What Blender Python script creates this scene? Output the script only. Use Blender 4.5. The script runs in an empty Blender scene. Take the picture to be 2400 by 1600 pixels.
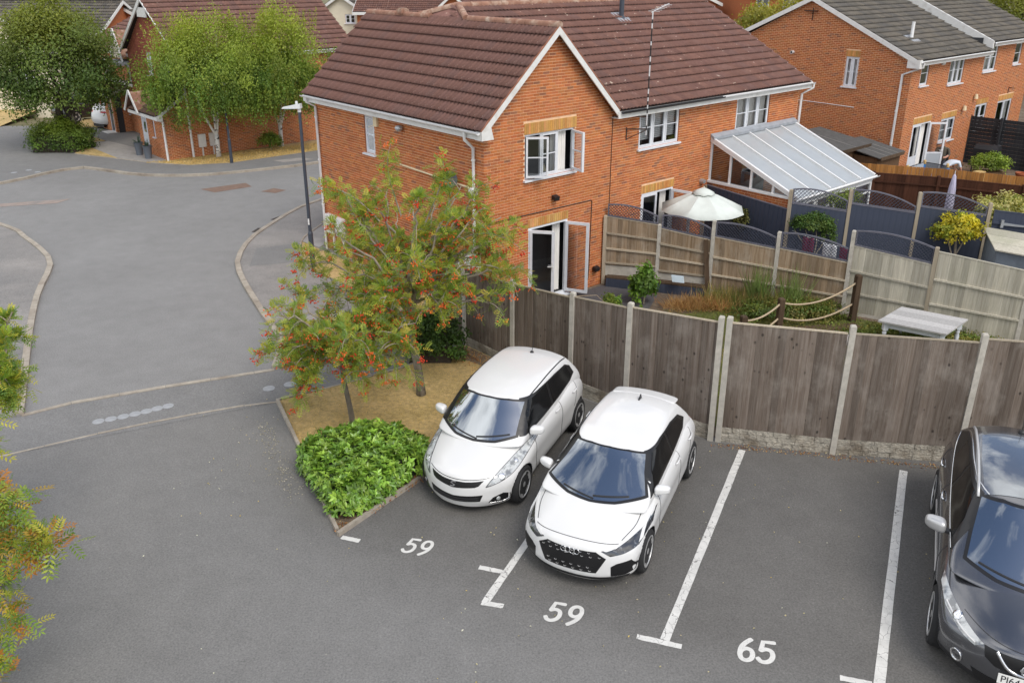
import bpy, bmesh, math, random
import numpy as np
from mathutils import Vector, Matrix
from mathutils.bvhtree import BVHTree
from mathutils.geometry import delaunay_2d_cdt
R = math.radians
random.seed(7)
rng = np.random.default_rng(7)
scene = bpy.context.scene
col = scene.collection

# ---------------------------------------------------------------- camera
cam_data = bpy.data.cameras.new('camera')
cam = bpy.data.objects.new('camera', cam_data)
col.objects.link(cam)
cam.location = (0, 0, 7.8)
cam.rotation_euler = (R(90 - 21.284), 0, 0)
cam_data.sensor_width = 36
cam_data.lens = 36 * 1997 / 2400
cam_data.shift_y = -100 / 2400
cam_data.clip_end = 1000
scene.camera = cam

# ---------------------------------------------------------------- sky
SUN_EL, SUN_AZ = 52, 148          # azimuth clockwise from +Y
world = bpy.data.worlds.new('World')
scene.world = world
world.use_nodes = True
nt = world.node_tree
for n in list(nt.nodes):
    nt.nodes.remove(n)
def N(t, tree=None, **kw):
    n = (tree or nt).nodes.new(t)
    for k, v in kw.items():
        setattr(n, k, v)
    return n
out = N('ShaderNodeOutputWorld')
sky = N('ShaderNodeTexSky', sky_type='NISHITA', sun_disc=False)
sky.sun_elevation = R(SUN_EL); sky.sun_rotation = R(SUN_AZ)
sky.air_density = 1.0; sky.dust_density = 1.2; sky.ozone_density = 1.5
bg = N('ShaderNodeBackground'); bg.inputs['Strength'].default_value = 0.11
nt.links.new(sky.outputs[0], bg.inputs[0])
tc = N('ShaderNodeTexCoord')
sep = N('ShaderNodeSeparateXYZ'); nt.links.new(tc.outputs['Generated'], sep.inputs[0])
mx = N('ShaderNodeMath', operation='MAXIMUM'); mx.inputs[1].default_value = 0.0
nt.links.new(sep.outputs[2], mx.inputs[0])
ad = N('ShaderNodeMath', operation='ADD'); ad.inputs[1].default_value = 0.18
nt.links.new(mx.outputs[0], ad.inputs[0])
dv = N('ShaderNodeVectorMath', operation='DIVIDE')
cb = N('ShaderNodeCombineXYZ')
for i in range(3): nt.links.new(ad.outputs[0], cb.inputs[i])
nt.links.new(tc.outputs['Generated'], dv.inputs[0]); nt.links.new(cb.outputs[0], dv.inputs[1])
cn = N('ShaderNodeTexNoise'); cn.inputs['Scale'].default_value = 1.7; cn.inputs['Detail'].default_value = 8; cn.inputs['Roughness'].default_value = 0.58
nt.links.new(dv.outputs[0], cn.inputs['Vector'])
rp = N('ShaderNodeMapRange'); rp.inputs[1].default_value = 0.42; rp.inputs[2].default_value = 0.56
nt.links.new(cn.outputs[0], rp.inputs[0])
cn2 = N('ShaderNodeTexNoise'); cn2.inputs['Scale'].default_value = 3.2; cn2.inputs['Detail'].default_value = 5
nt.links.new(dv.outputs[0], cn2.inputs['Vector'])
rp2 = N('ShaderNodeMapRange'); rp2.inputs[1].default_value = 0.3; rp2.inputs[2].default_value = 0.7; rp2.inputs[3].default_value = 0.75; rp2.inputs[4].default_value = 1.45
nt.links.new(cn2.outputs[0], rp2.inputs[0])
bgc = N('ShaderNodeBackground'); bgc.inputs[0].default_value = (1.0, 0.985, 0.965, 1)
nt.links.new(rp2.outputs[0], bgc.inputs['Strength'])
ms = N('ShaderNodeMixShader')
nt.links.new(rp.outputs[0], ms.inputs[0]); nt.links.new(bg.outputs[0], ms.inputs[1]); nt.links.new(bgc.outputs[0], ms.inputs[2])
nt.links.new(ms.outputs[0], out.inputs[0])

# ---------------------------------------------------------------- sun (soft, through thin cloud)
sun_data = bpy.data.lights.new('sun', 'SUN')
sun_data.energy = 1.5; sun_data.angle = R(28); sun_data.color = (1.0, 0.95, 0.87)
sun = bpy.data.objects.new('sun', sun_data)
col.objects.link(sun)
_d = Vector((math.sin(R(SUN_AZ)) * math.cos(R(SUN_EL)), math.cos(R(SUN_AZ)) * math.cos(R(SUN_EL)), math.sin(R(SUN_EL))))
sun.rotation_euler = _d.to_track_quat('Z', 'Y').to_euler()
sun.location = (0, 0, 40)

vs = scene.view_settings
vs.view_transform = 'Standard'; vs.look = 'None'; vs.gamma = 1; vs.use_curve_mapping = False
vs.exposure = 0.50
scene.render.film_transparent = False
scene.cycles.max_bounces = 8
scene.cycles.transparent_max_bounces = 16
scene.cycles.use_denoising = True

# ================================================================ helpers
def link(o, parent=None):
    col.objects.link(o)
    if parent is not None:
        o.parent = parent
    return o

def tag(o, label=None, cat=None, group=None, kind=None):
    if label: o['label'] = label
    if cat: o['category'] = cat
    if group: o['group'] = group
    if kind: o['kind'] = kind
    return o

def thing(name, label, cat, loc=(0, 0, 0), rz=0.0, group=None):
    o = bpy.data.objects.new(name, None)
    o.empty_display_size = 0.2
    col.objects.link(o)
    o.location = loc; o.rotation_euler = (0, 0, rz)
    return tag(o, label, cat, group)

def copy_tree(o, parent=None):
    c = o.copy()
    col.objects.link(c)
    c.parent = parent
    for ch in o.children:
        copy_tree(ch, c)
    return c

def np_mesh(name, v, f, mats, parent=None, mi=None, colr=None, smooth=False):
    """v (N,3), f (M,k) arrays -> one mesh object; colr (M,3) per face colour"""
    v = np.asarray(v, dtype=np.float32); f = np.asarray(f, dtype=np.int32)
    me = bpy.data.meshes.new(name)
    k = f.shape[1]; M = len(f)
    me.vertices.add(len(v)); me.vertices.foreach_set('co', v.ravel())
    me.loops.add(M * k); me.loops.foreach_set('vertex_index', f.ravel())
    me.polygons.add(M)
    me.polygons.foreach_set('loop_start', np.arange(0, M * k, k, dtype=np.int32))
    me.polygons.foreach_set('loop_total', np.full(M, k, dtype=np.int32))
    if smooth: me.polygons.foreach_set('use_smooth', np.ones(M, dtype=bool))
    if not isinstance(mats, (list, tuple)): mats = [mats]
    for m in mats: me.materials.append(m)
    if mi is not None: me.polygons.foreach_set('material_index', np.asarray(mi, dtype=np.int32))
    me.update(calc_edges=True)
    if colr is not None:
        a = me.attributes.new('Col', 'FLOAT_COLOR', 'CORNER')
        c = np.ones((M, k, 4), dtype=np.float32); c[:, :, :3] = np.asarray(colr, dtype=np.float32)[:, None, :]
        a.data.foreach_set('color', c.ravel())
    me.validate()
    return link(bpy.data.objects.new(name, me), parent)

class MB:
    """collects shapes, then links them as ONE mesh object"""
    def __init__(s): s.v = []; s.f = []; s.m = []; s.c = []; s.hascol = False
    def add(s, verts, faces, mi=0, c=None):
        b = len(s.v)
        s.v.extend([tuple(p) for p in verts])
        for f in faces:
            s.f.append([b + i for i in f]); s.m.append(mi); s.c.append(c)
        if c is not None: s.hascol = True
        return s
    def quad(s, a, b, c_, d, mi=0, c=None): return s.add([a, b, c_, d], [(0, 1, 2, 3)], mi, c)
    def hexa(s, p, mi=0, c=None):   # p: 4 bottom (ccw) + 4 top
        return s.add(p, [(3, 2, 1, 0), (4, 5, 6, 7), (0, 1, 5, 4), (1, 2, 6, 5), (2, 3, 7, 6), (3, 0, 4, 7)], mi, c)
    def box(s, x0, x1, y0, y1, z0, z1, mi=0, c=None):
        return s.hexa([(x0, y0, z0), (x1, y0, z0), (x1, y1, z0), (x0, y1, z0), (x0, y0, z1), (x1, y0, z1), (x1, y1, z1), (x0, y1, z1)], mi, c)
    def beam(s, p, q, w, h, up=(0, 0, 1), mi=0, c=None):
        """square bar from p to q, width w (sideways), height h (along up)"""
        p = Vector(p); q = Vector(q); d = (q - p).normalized(); u = Vector(up)
        side = d.cross(u)
        if side.length < 1e-5: side = d.cross(Vector((1, 0, 0)))
        side.normalize(); u = side.cross(d).normalized()
        a = side * w / 2; b = u * h / 2
        return s.hexa([p - a - b, p + a - b, q + a - b, q - a - b, p - a + b, p + a + b, q + a + b, q - a + b], mi, c)
    def tube(s, pts, r, n=8, cap=True, mi=0, c=None):
        pts = [Vector(p) for p in pts]
        rr = r if isinstance(r, (list, tuple)) else [r] * len(pts)
        rings = []; prev = None
        for i, p in enumerate(pts):
            d = (pts[min(i + 1, len(pts) - 1)] - pts[max(i - 1, 0)])
            if d.length < 1e-9: d = Vector((0, 0, 1))
            d.normalize()
            if prev is None:
                a = d.orthogonal().normalized()
            else:
                a = prev - d * prev.dot(d)
                a = a.normalized() if a.length > 1e-6 else d.orthogonal().normalized()
            prev = a; b = d.cross(a)
            rings.append([p + (a * math.cos(2 * math.pi * k / n) + b * math.sin(2 * math.pi * k / n)) * rr[i] for k in range(n)])
        v = [p for rg in rings for p in rg]; f = []
        for i in range(len(rings) - 1):
            for k in range(n):
                f.append((i * n + k, i * n + (k + 1) % n, (i + 1) * n + (k + 1) % n, (i + 1) * n + k))
        if cap:
            f.append(tuple(range(n - 1, -1, -1))); f.append(tuple((len(rings) - 1) * n + k for k in range(n)))
        return s.add(v, f, mi, c)
    def lathe(s, prof, n=16, o=(0, 0, 0), M=None, mi=0, c=None):
        """prof list of (r, h) about local z; M optional 3x3 matrix"""
        o = Vector(o); v = []; f = []
        for r, h in prof:
            for k in range(n):
                p = Vector((r * math.cos(2 * math.pi * k / n), r * math.sin(2 * math.pi * k / n), h))
                v.append(o + (M @ p if M else p))
        for i in range(len(prof) - 1):
            for k in range(n):
                f.append((i * n + k, i * n + (k + 1) % n, (i + 1) * n + (k + 1) % n, (i + 1) * n + k))
        if prof[0][0] > 1e-6: f.append(tuple(range(n - 1, -1, -1)))
        if prof[-1][0] > 1e-6: f.append(tuple((len(prof) - 1) * n + k for k in range(n)))
        return s.add(v, f, mi, c)
    def prism(s, poly, z0, z1, mi=0, c=None):
        n = len(poly)
        v = [(x, y, z0) for x, y in poly] + [(x, y, z1) for x, y in poly]
        f = [tuple(range(n - 1, -1, -1)), tuple(range(n, 2 * n))] + [(i, (i + 1) % n, n + (i + 1) % n, n + i) for i in range(n)]
        return s.add(v, f, mi, c)
    def build(s, name, mats, parent=None, smooth=False, angle=None):
        me = bpy.data.meshes.new(name)
        me.from_pydata([tuple(p) for p in s.v], [], s.f)
        if not isinstance(mats, (list, tuple)): mats = [mats]
        for m in mats: me.materials.append(m)
        me.polygons.foreach_set('material_index', s.m)
        if smooth or angle:
            me.polygons.foreach_set('use_smooth', [True] * len(s.f))
        if s.hascol:
            a = me.attributes.new('Col', 'FLOAT_COLOR', 'CORNER')
            cc = []
            for f, c in zip(s.f, s.c):
                c = c or (1, 1, 1)
                cc.extend([c[0], c[1], c[2], 1.0] * len(f))
            a.data.foreach_set('color', cc)
        me.update()
        if angle: me.set_sharp_from_angle(angle=R(angle))
        return link(bpy.data.objects.new(name, me), parent)

def sheet(name, poly, z, mat_, kind='structure', label=None, cat=None, parent=None, thick=0.0):
    m = MB()
    if thick: m.prism(poly, z - thick, z)
    else: m.add([(x, y, z) for x, y in poly], [tuple(range(len(poly)))])
    o = m.build(name, mat_, parent)
    # make sure the sheet faces up
    bm = bmesh.new(); bm.from_mesh(o.data); bmesh.ops.recalc_face_normals(bm, faces=bm.faces)
    if not thick:
        for f in bm.faces:
            if f.normal.z < 0: f.normal_flip()
    bmesh.ops.triangulate(bm, faces=bm.faces); bm.to_mesh(o.data); bm.free()
    return tag(o, label, cat, None, kind)

def smooth_line(pts, n=6):
    """Catmull-Rom through 2D/3D points"""
    P = [Vector(p) for p in pts]; out_ = []
    for i in range(len(P) - 1):
        p0 = P[max(i - 1, 0)]; p1 = P[i]; p2 = P[i + 1]; p3 = P[min(i + 2, len(P) - 1)]
        for k in range(n):
            t = k / n
            out_.append(0.5 * ((2 * p1) + (p2 - p0) * t + (2 * p0 - 5 * p1 + 4 * p2 - p3) * t * t + (3 * p1 - p0 - 3 * p2 + p3) * t ** 3))
    out_.append(P[-1])
    return out_

def resample(pts, step):
    pts = [Vector(p) for p in pts]; out_ = [pts[0].copy()]; acc = 0.0
    for a, b in zip(pts[:-1], pts[1:]):
        L = (b - a).length; d = step - acc
        while d <= L:
            out_.append(a.lerp(b, d / L)); d += step
        acc = L - (d - step)
    if (out_[-1] - pts[-1]).length > step * 0.3: out_.append(pts[-1].copy())
    return out_

# ================================================================ materials
def new_mat(name):
    m = bpy.data.materials.new(name); m.use_nodes = True
    t = m.node_tree
    b = t.nodes['Principled BSDF']
    return m, t, b

def coord_out(t, coord):
    if coord == 'World':
        return t.nodes.new('ShaderNodeNewGeometry').outputs['Position']
    return t.nodes.new('ShaderNodeTexCoord').outputs[coord]

def noise_fac(t, scale, detail=4.0, rough=0.55, stretch=(1, 1, 1), coord='Object', lo=0.0, hi=1.0, f0=0.3, f1=0.7):
    mp = t.nodes.new('ShaderNodeMapping')
    mp.inputs['Scale'].default_value = stretch
    t.links.new(coord_out(t, coord), mp.inputs[0])
    n = t.nodes.new('ShaderNodeTexNoise')
    n.inputs['Scale'].default_value = scale; n.inputs['Detail'].default_value = detail; n.inputs['Roughness'].default_value = rough
    t.links.new(mp.outputs[0], n.inputs['Vector'])
    r = t.nodes.new('ShaderNodeMapRange')
    r.inputs[1].default_value = f0; r.inputs[2].default_value = f1; r.inputs[3].default_value = lo; r.inputs[4].default_value = hi
    t.links.new(n.outputs[0], r.inputs[0])
    return r.outputs[0]

def mixc(t, a, b, fac, blend='MIX'):
    n = t.nodes.new('ShaderNodeMix'); n.data_type = 'RGBA'; n.blend_type = blend
    for sock, val in ((n.inputs[0], fac), (n.inputs[6], a), (n.inputs[7], b)):
        if hasattr(val, 'is_linked') or hasattr(val, 'links'):
            t.links.new(val, sock)
        elif isinstance(val, (int, float)):
            sock.default_value = val
        else:
            sock.default_value = (val[0], val[1], val[2], 1)
    return n.outputs[2]

def grey(t, val):
    """scalar socket -> colour socket"""
    c = t.nodes.new('ShaderNodeCombineColor')
    for i in range(3): t.links.new(val, c.inputs[i])
    return c.outputs[0]

def add_bump(t, b, h, strength=0.3, dist=0.01):
    bp = t.nodes.new('ShaderNodeBump'); bp.inputs['Strength'].default_value = strength; bp.inputs['Distance'].default_value = dist
    t.links.new(h, bp.inputs['Height']); t.links.new(bp.outputs[0], b.inputs['Normal'])

def mat(name, c, rough=0.6, metal=0.0, spec=0.5, var=0.0, vs_=5.0, stretch=(1, 1, 1), c2=None, c2s=1.5, c2r=(0.5, 0.7), c2amt=1.0,
        bump=0.0, bs=40.0, bd=0.01, coat=0.0, attr=False, coord='Object', emit=None):
    m, t, b = new_mat(name)
    b.inputs['Roughness'].default_value = rough; b.inputs['Metallic'].default_value = metal
    b.inputs['Specular IOR Level'].default_value = spec
    if coat:
        b.inputs['Coat Weight'].default_value = coat; b.inputs['Coat Roughness'].default_value = 0.04
    if attr:
        a = t.nodes.new('ShaderNodeAttribute'); a.attribute_name = 'Col'; cur = a.outputs['Color']
        if c is not None: cur = mixc(t, cur, c, 1.0, 'MULTIPLY')
    else:
        cur = c
    if c2 is not None:
        f = noise_fac(t, c2s, 5, 0.6, stretch, coord, 0, c2amt, c2r[0], c2r[1])
        cur = mixc(t, cur, c2, f)
    if var:
        f = noise_fac(t, vs_, 6, 0.6, stretch, coord, 1 - var, 1 + var)
        cur = mixc(t, cur, grey(t, f), 1.0, 'MULTIPLY')
    if hasattr(cur, 'links'): t.links.new(cur, b.inputs['Base Color'])
    else: b.inputs['Base Color'].default_value = (*cur, 1)
    if bump:
        add_bump(t, b, noise_fac(t, bs, 4, 0.6, stretch, coord), bump, bd)
    if emit:
        b.inputs['Emission Color'].default_value = (*emit[:3], 1); b.inputs['Emission Strength'].default_value = emit[3]
    return m

def asphalt(name, c, c2, spec_amt=0.5, lane=None):
    m, t, b = new_mat(name)
    b.inputs['Roughness'].default_value = 0.88; b.inputs['Specular IOR Level'].default_value = 0.25
    big = noise_fac(t, 0.35, 5, 0.62, (1, 1, 1), 'Object', 0, 1, 0.36, 0.66)
    cur = mixc(t, c, c2, big)
    if lane:      # the driven lane is polished paler than the parking bays
        dt = t.nodes.new('ShaderNodeVectorMath'); dt.operation = 'DOT_PRODUCT'; dt.inputs[1].default_value = (.424, .905, 0)
        t.links.new(coord_out(t, 'Object'), dt.inputs[0])
        m1 = t.nodes.new('ShaderNodeMapRange'); m1.interpolation_type = 'SMOOTHSTEP'; m1.inputs[1].default_value = 7.0; m1.inputs[2].default_value = 9.2; t.links.new(dt.outputs['Value'], m1.inputs[0])
        sx_ = t.nodes.new('ShaderNodeSeparateXYZ'); t.links.new(coord_out(t, 'Object'), sx_.inputs[0])
        m2 = t.nodes.new('ShaderNodeMapRange'); m2.interpolation_type = 'SMOOTHSTEP'; m2.inputs[1].default_value = -5.0; m2.inputs[2].default_value = -1.5; t.links.new(sx_.outputs[0], m2.inputs[0])
        mm_ = t.nodes.new('ShaderNodeMath'); mm_.operation = 'MULTIPLY'; t.links.new(m1.outputs[0], mm_.inputs[0]); t.links.new(m2.outputs[0], mm_.inputs[1])
        cur = mixc(t, mixc(t, cur, lane, 0.85), cur, mm_.outputs[0])
    mid = noise_fac(t, 2.3, 6, 0.65, (1, 1, 1), 'Object', 0.93, 1.07)
    cur = mixc(t, cur, grey(t, mid), 1.0, 'MULTIPLY')
    fine = noise_fac(t, 38, 3, 0.75, (1, 1, 1), 'Object', 0.45, 1.55, 0.3, 0.7)
    cur = mixc(t, cur, grey(t, fine), spec_amt, 'MULTIPLY')
    # pale chips and leaf crumbs
    tcn = t.nodes.new('ShaderNodeTexCoord'); vo = t.nodes.new('ShaderNodeTexVoronoi'); vo.inputs['Scale'].default_value = 5.5
    t.links.new(tcn.outputs['Object'], vo.inputs['Vector'])
    lt = t.nodes.new('ShaderNodeMath'); lt.operation = 'LESS_THAN'; lt.inputs[1].default_value = 0.055
    t.links.new(vo.outputs['Distance'], lt.inputs[0])
    gate = noise_fac(t, 1.1, 2, 0.5, (1, 1, 1), 'Object', 0, 1, 0.52, 0.6)
    mm = t.nodes.new('ShaderNodeMath'); mm.operation = 'MULTIPLY'
    t.links.new(lt.outputs[0], mm.inputs[0]); t.links.new(gate, mm.inputs[1])
    mm2 = t.nodes.new('ShaderNodeMath'); mm2.operation = 'MULTIPLY'; mm2.inputs[1].default_value = 0.55
    t.links.new(mm.outputs[0], mm2.inputs[0])
    cur = mixc(t, cur, (0.42, 0.39, 0.33), mm2.outputs[0])
    t.links.new(cur, b.inputs['Base Color'])
    add_bump(t, b, noise_fac(t, 70, 3, 0.7), 0.35, 0.006)
    return m

def wood(name, c, c2, knots=True, rough=0.85, grain=1.0, coord='World', attr=True, green=None, pale=None):
    """weathered boards; the grain runs along local z"""
    m, t, b = new_mat(name)
    b.inputs['Roughness'].default_value = rough; b.inputs['Specular IOR Level'].default_value = 0.2
    f = noise_fac(t, 1.0, 6, 0.65, (26, 26, 1.1), coord, 0, 1, 0.32, 0.68)
    cur = mixc(t, c, c2, f)
    if attr:      # every board has its own tone
        oi = t.nodes.new('ShaderNodeObjectInfo'); mr = t.nodes.new('ShaderNodeMapRange'); mr.inputs[3].default_value = 0.74; mr.inputs[4].default_value = 1.2
        t.links.new(oi.outputs['Random'], mr.inputs[0])
        cur = mixc(t, cur, grey(t, mr.outputs[0]), 1.0, 'MULTIPLY')
    if pale:
        cur = mixc(t, cur, pale, noise_fac(t, 1.6, 5, 0.65, (1.6, 1.6, 0.9), coord, 0, 0.55, 0.5, 0.72))
    if green:
        cur = mixc(t, cur, green, noise_fac(t, 0.8, 4, 0.6, (1, 1, 1), coord, 0, 0.6, 0.5, 0.7))
    fine = noise_fac(t, 1.0, 3, 0.7, (120, 120, 3.0), coord, 0.8, 1.2)
    cur = mixc(t, cur, grey(t, fine), 0.8 * grain, 'MULTIPLY')
    if knots:
        mp = t.nodes.new('ShaderNodeMapping'); mp.inputs['Scale'].default_value = (7.5, 7.5, 5.2)
        t.links.new(coord_out(t, coord), mp.inputs[0])
        vo = t.nodes.new('ShaderNodeTexVoronoi'); vo.inputs['Scale'].default_value = 1.0
        t.links.new(mp.outputs[0], vo.inputs['Vector'])
        r = t.nodes.new('ShaderNodeMapRange'); r.inputs[1].default_value = 0.1; r.inputs[2].default_value = 0.2; r.inputs[3].default_value = 0.85; r.inputs[4].default_value = 0.0
        t.links.new(vo.outputs['Distance'], r.inputs[0])
        g2 = noise_fac(t, 1.3, 2, 0.5, (1, 1, 1), coord, 0, 1, 0.5, 0.56)
        mm = t.nodes.new('ShaderNodeMath'); mm.operation = 'MULTIPLY'
        t.links.new(r.outputs[0], mm.inputs[0]); t.links.new(g2, mm.inputs[1])
        cur = mixc(t, cur, (0.035, 0.028, 0.024), mm.outputs[0])
    t.links.new(cur, b.inputs['Base Color'])
    add_bump(t, b, f, 0.25, 0.006)
    return m

def leaf_mat(name, trans=0.42, rough=0.5, spec=0.35):
    m, t, b = new_mat(name)
    a = t.nodes.new('ShaderNodeAttribute'); a.attribute_name = 'Col'
    cur = mixc(t, a.outputs['Color'], grey(t, noise_fac(t, 1.7, 3, 0.6, (1, 1, 1), 'Object', 1.25, 1.9)), 1.0, 'MULTIPLY')
    t.links.new(cur, b.inputs['Base Color'])
    b.inputs['Roughness'].default_value = rough; b.inputs['Specular IOR Level'].default_value = spec
    tr = t.nodes.new('ShaderNodeBsdfTranslucent')
    tc2 = mixc(t, cur, (1.1, 1.15, 0.5), 1.0, 'MULTIPLY')
    t.links.new(tc2, tr.inputs[0])
    mxs = t.nodes.new('ShaderNodeMixShader'); mxs.inputs[0].default_value = trans
    o = t.nodes['Material Output']
    t.links.new(b.outputs[0], mxs.inputs[1]); t.links.new(tr.outputs[0], mxs.inputs[2]); t.links.new(mxs.outputs[0], o.inputs[0])
    return m

def glass_mat(name, tint=(0.9, 0.92, 0.93), refl=0.07, rough=0.01):
    """thin pane: mostly clear, mirror-like at a glance"""
    m, t, b = new_mat(name)
    t.nodes.remove(b)
    fr = t.nodes.new('ShaderNodeFresnel'); fr.inputs[0].default_value = 1.5
    ad_ = t.nodes.new('ShaderNodeMath'); ad_.operation = 'ADD'; ad_.inputs[1].default_value = refl; ad_.use_clamp = True
    t.links.new(fr.outputs[0], ad_.inputs[0])
    tp = t.nodes.new('ShaderNodeBsdfTransparent'); tp.inputs[0].default_value = (*tint, 1)
    gl = t.nodes.new('ShaderNodeBsdfGlossy'); gl.inputs['Roughness'].default_value = rough; gl.inputs[0].default_value = (0.9, 0.95, 1, 1)
    mxs = t.nodes.new('ShaderNodeMixShader')
    t.links.new(ad_.outputs[0], mxs.inputs[0]); t.links.new(tp.outputs[0], mxs.inputs[1]); t.links.new(gl.outputs[0], mxs.inputs[2])
    t.links.new(mxs.outputs[0], t.nodes['Material Output'].inputs[0])
    return m

def paint_mark(name, crack=True):
    m, t, b = new_mat(name)
    b.inputs['Roughness'].default_value = 0.7
    cur = mixc(t, (0.66, 0.65, 0.62), grey(t, noise_fac(t, 6, 6, 0.7, (1, 1, 1), 'Object', 0.82, 1.05)), 1.0, 'MULTIPLY')
    if crack:
        tcn = t.nodes.new('ShaderNodeTexCoord'); vo = t.nodes.new('ShaderNodeTexVoronoi'); vo.feature = 'DISTANCE_TO_EDGE'; vo.inputs['Scale'].default_value = 6.0
        nz = t.nodes.new('ShaderNodeTexNoise'); nz.inputs['Scale'].default_value = 9
        t.links.new(tcn.outputs['Object'], nz.inputs['Vector'])
        va = t.nodes.new('ShaderNodeVectorMath'); va.operation = 'MULTIPLY_ADD'
        t.links.new(nz.outputs['Color'], va.inputs[0]); va.inputs[1].default_value = (0.16, 0.16, 0.16)
        t.links.new(tcn.outputs['Object'], va.inputs[2]); t.links.new(va.outputs[0], vo.inputs['Vector'])
        lt = t.nodes.new('ShaderNodeMath'); lt.operation = 'LESS_THAN'; lt.inputs[1].default_value = 0.018
        t.links.new(vo.outputs['Distance'], lt.inputs[0])
        g2 = noise_fac(t, 3, 2, 0.5, (1, 1, 1), 'Object', 0.25, 0.9, 0.4, 0.6)
        mm = t.nodes.new('ShaderNodeMath'); mm.operation = 'MULTIPLY'
        t.links.new(lt.outputs[0], mm.inputs[0]); t.links.new(g2, mm.inputs[1])
        cur = mixc(t, cur, (0.12, 0.115, 0.11), mm.outputs[0])
    w = noise_fac(t, 55, 3, 0.7, (1, 1, 1), 'Object', 0, 0.8, 0.62, 0.72)
    cur = mixc(t, cur, (0.14, 0.135, 0.13), w)
    t.links.new(cur, b.inputs['Base Color'])
    return m

def stained(name, c, dirt=(0.3, 0.27, 0.22), rough=0.4, amt=0.35, s=2.5, spec=0.4):
    return mat(name, c, rough, spec=spec, var=0.06, vs_=9, c2=dirt, c2s=s, c2r=(0.56, 0.8), c2amt=amt)

M = {}
M['asphalt'] = asphalt('asphalt_street', (0.212, 0.209, 0.205), (0.236, 0.233, 0.229))
M['asphalt_court'] = asphalt('asphalt_court', (0.122, 0.117, 0.110), (0.142, 0.137, 0.130), lane=(0.195, 0.192, 0.187))
M['asphalt_foot'] = asphalt('asphalt_footway', (0.185, 0.183, 0.18), (0.205, 0.203, 0.2))
M['asphalt_pave'] = asphalt('asphalt_pavement', (0.20, 0.193, 0.187), (0.285, 0.268, 0.252))
M['kerb'] = mat('kerb_concrete', (0.36, 0.32, 0.265), 0.9, var=0.16, vs_=7, c2=(0.24, 0.20, 0.16), c2s=1.3, c2r=(0.45, 0.7), bump=0.3, bs=60)
M['concrete'] = mat('concrete_post', (0.47, 0.44, 0.385), 0.9, var=0.14, vs_=9, c2=(0.30, 0.28, 0.23), c2s=1.8, c2r=(0.5, 0.75), c2amt=0.7, bump=0.35, bs=70)
M['slab'] = mat('concrete_slab', (0.30, 0.285, 0.27), 0.9, var=0.12, vs_=4)
M['mark'] = paint_mark('road_paint')
M['mark_num'] = paint_mark('road_paint_number', False)
M['brick'] = mat('brick', None, 0.9, spec=0.2, attr=True, var=0.12, vs_=16, bump=0.3, bs=60)
M['mortar'] = mat('mortar', (0.76, 0.50, 0.32), 0.95, spec=0.1, var=0.15, vs_=6)
M['lintel'] = mat('lintel_brick', None, 0.9, attr=True, spec=0.2, var=0.1, vs_=14)
M['tile'] = mat('roof_tile', None, 0.9, spec=0.15, attr=True, var=0.16, vs_=7, c2=(0.55, 0.47, 0.38), c2s=7, c2r=(0.66, 0.72), c2amt=0.95, bump=0.3, bs=50)
M['tile_grey'] = mat('roof_tile_grey', None, 0.9, spec=0.15, attr=True, var=0.16, vs_=7, c2=(0.33, 0.31, 0.22), c2s=8, c2r=(0.66, 0.76), c2amt=0.8)
M['ridge'] = mat('ridge_tile', (0.30, 0.155, 0.105), 0.9, var=0.2, vs_=6, c2=(0.42, 0.33, 0.26), c2s=3.0, c2r=(0.5, 0.72))
M['ridge_grey'] = mat('ridge_tile_grey', (0.17, 0.15, 0.135), 0.9, var=0.2, vs_=6, c2=(0.40, 0.37, 0.32), c2s=3.0, c2r=(0.55, 0.72))
M['underlay'] = mat('roof_underlay', (0.055, 0.035, 0.030), 0.95)
M['lead'] = mat('lead', (0.30, 0.32, 0.35), 0.6, var=0.15, vs_=6)
M['upvc'] = stained('white_upvc', (0.72, 0.72, 0.72), (0.50, 0.46, 0.38), 0.35, 0.3, 3.0)
M['fascia'] = stained('white_fascia', (0.70, 0.695, 0.68), (0.42, 0.38, 0.31), 0.5, 0.55, 3.5)
M['frame'] = stained('white_frame', (0.70, 0.72, 0.76), (0.52, 0.50, 0.45), 0.3, 0.15, 3.0)
M['cream'] = stained('cream_pipe', (0.70, 0.58, 0.38), (0.45, 0.36, 0.22), 0.5, 0.4, 3.0)
M['glass'] = glass_mat('window_glass')
M['glass_dark'] = glass_mat('window_glass_dark', (0.35, 0.40, 0.42), 0.14)
M['room'] = mat('room_dark', (0.040, 0.042, 0.048), 0.9)
M['curtain'] = mat('curtain', (0.80, 0.78, 0.75), 0.9, var=0.2, vs_=3, stretch=(30, 30, 0.3))
M['blind'] = mat('blind', (0.88, 0.88, 0.87), 0.6)
M['black'] = mat('black_plastic', (0.015, 0.015, 0.017), 0.45)
M['blackgloss'] = mat('black_gloss', (0.010, 0.010, 0.012), 0.12, coat=0.6)
M['rust'] = mat('dark_iron', (0.055, 0.030, 0.022), 0.8, var=0.2)
M['steelgrey'] = mat('lamp_column_paint', (0.045, 0.055, 0.075), 0.45, var=0.1, c2=(0.16, 0.16, 0.16), c2s=4, c2r=(0.62, 0.75), c2amt=0.5)
M['galv'] = mat('galvanised', (0.48, 0.50, 0.52), 0.4, metal=0.6, var=0.1)
M['lamphead'] = mat('lamp_head', (0.62, 0.63, 0.64), 0.4)
M['fence'] = wood('fence_weathered', (0.125, 0.095, 0.074), (0.215, 0.180, 0.152), pale=(0.32, 0.285, 0.25))
M['fence_in'] = wood('fence_inner', (0.21, 0.145, 0.085), (0.35, 0.27, 0.19), knots=False, pale=(0.44, 0.39, 0.32))
M['fence_pale'] = wood('fence_pale', (0.38, 0.35, 0.28), (0.52, 0.49, 0.41), knots=False, green=(0.30, 0.30, 0.21))
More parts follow.
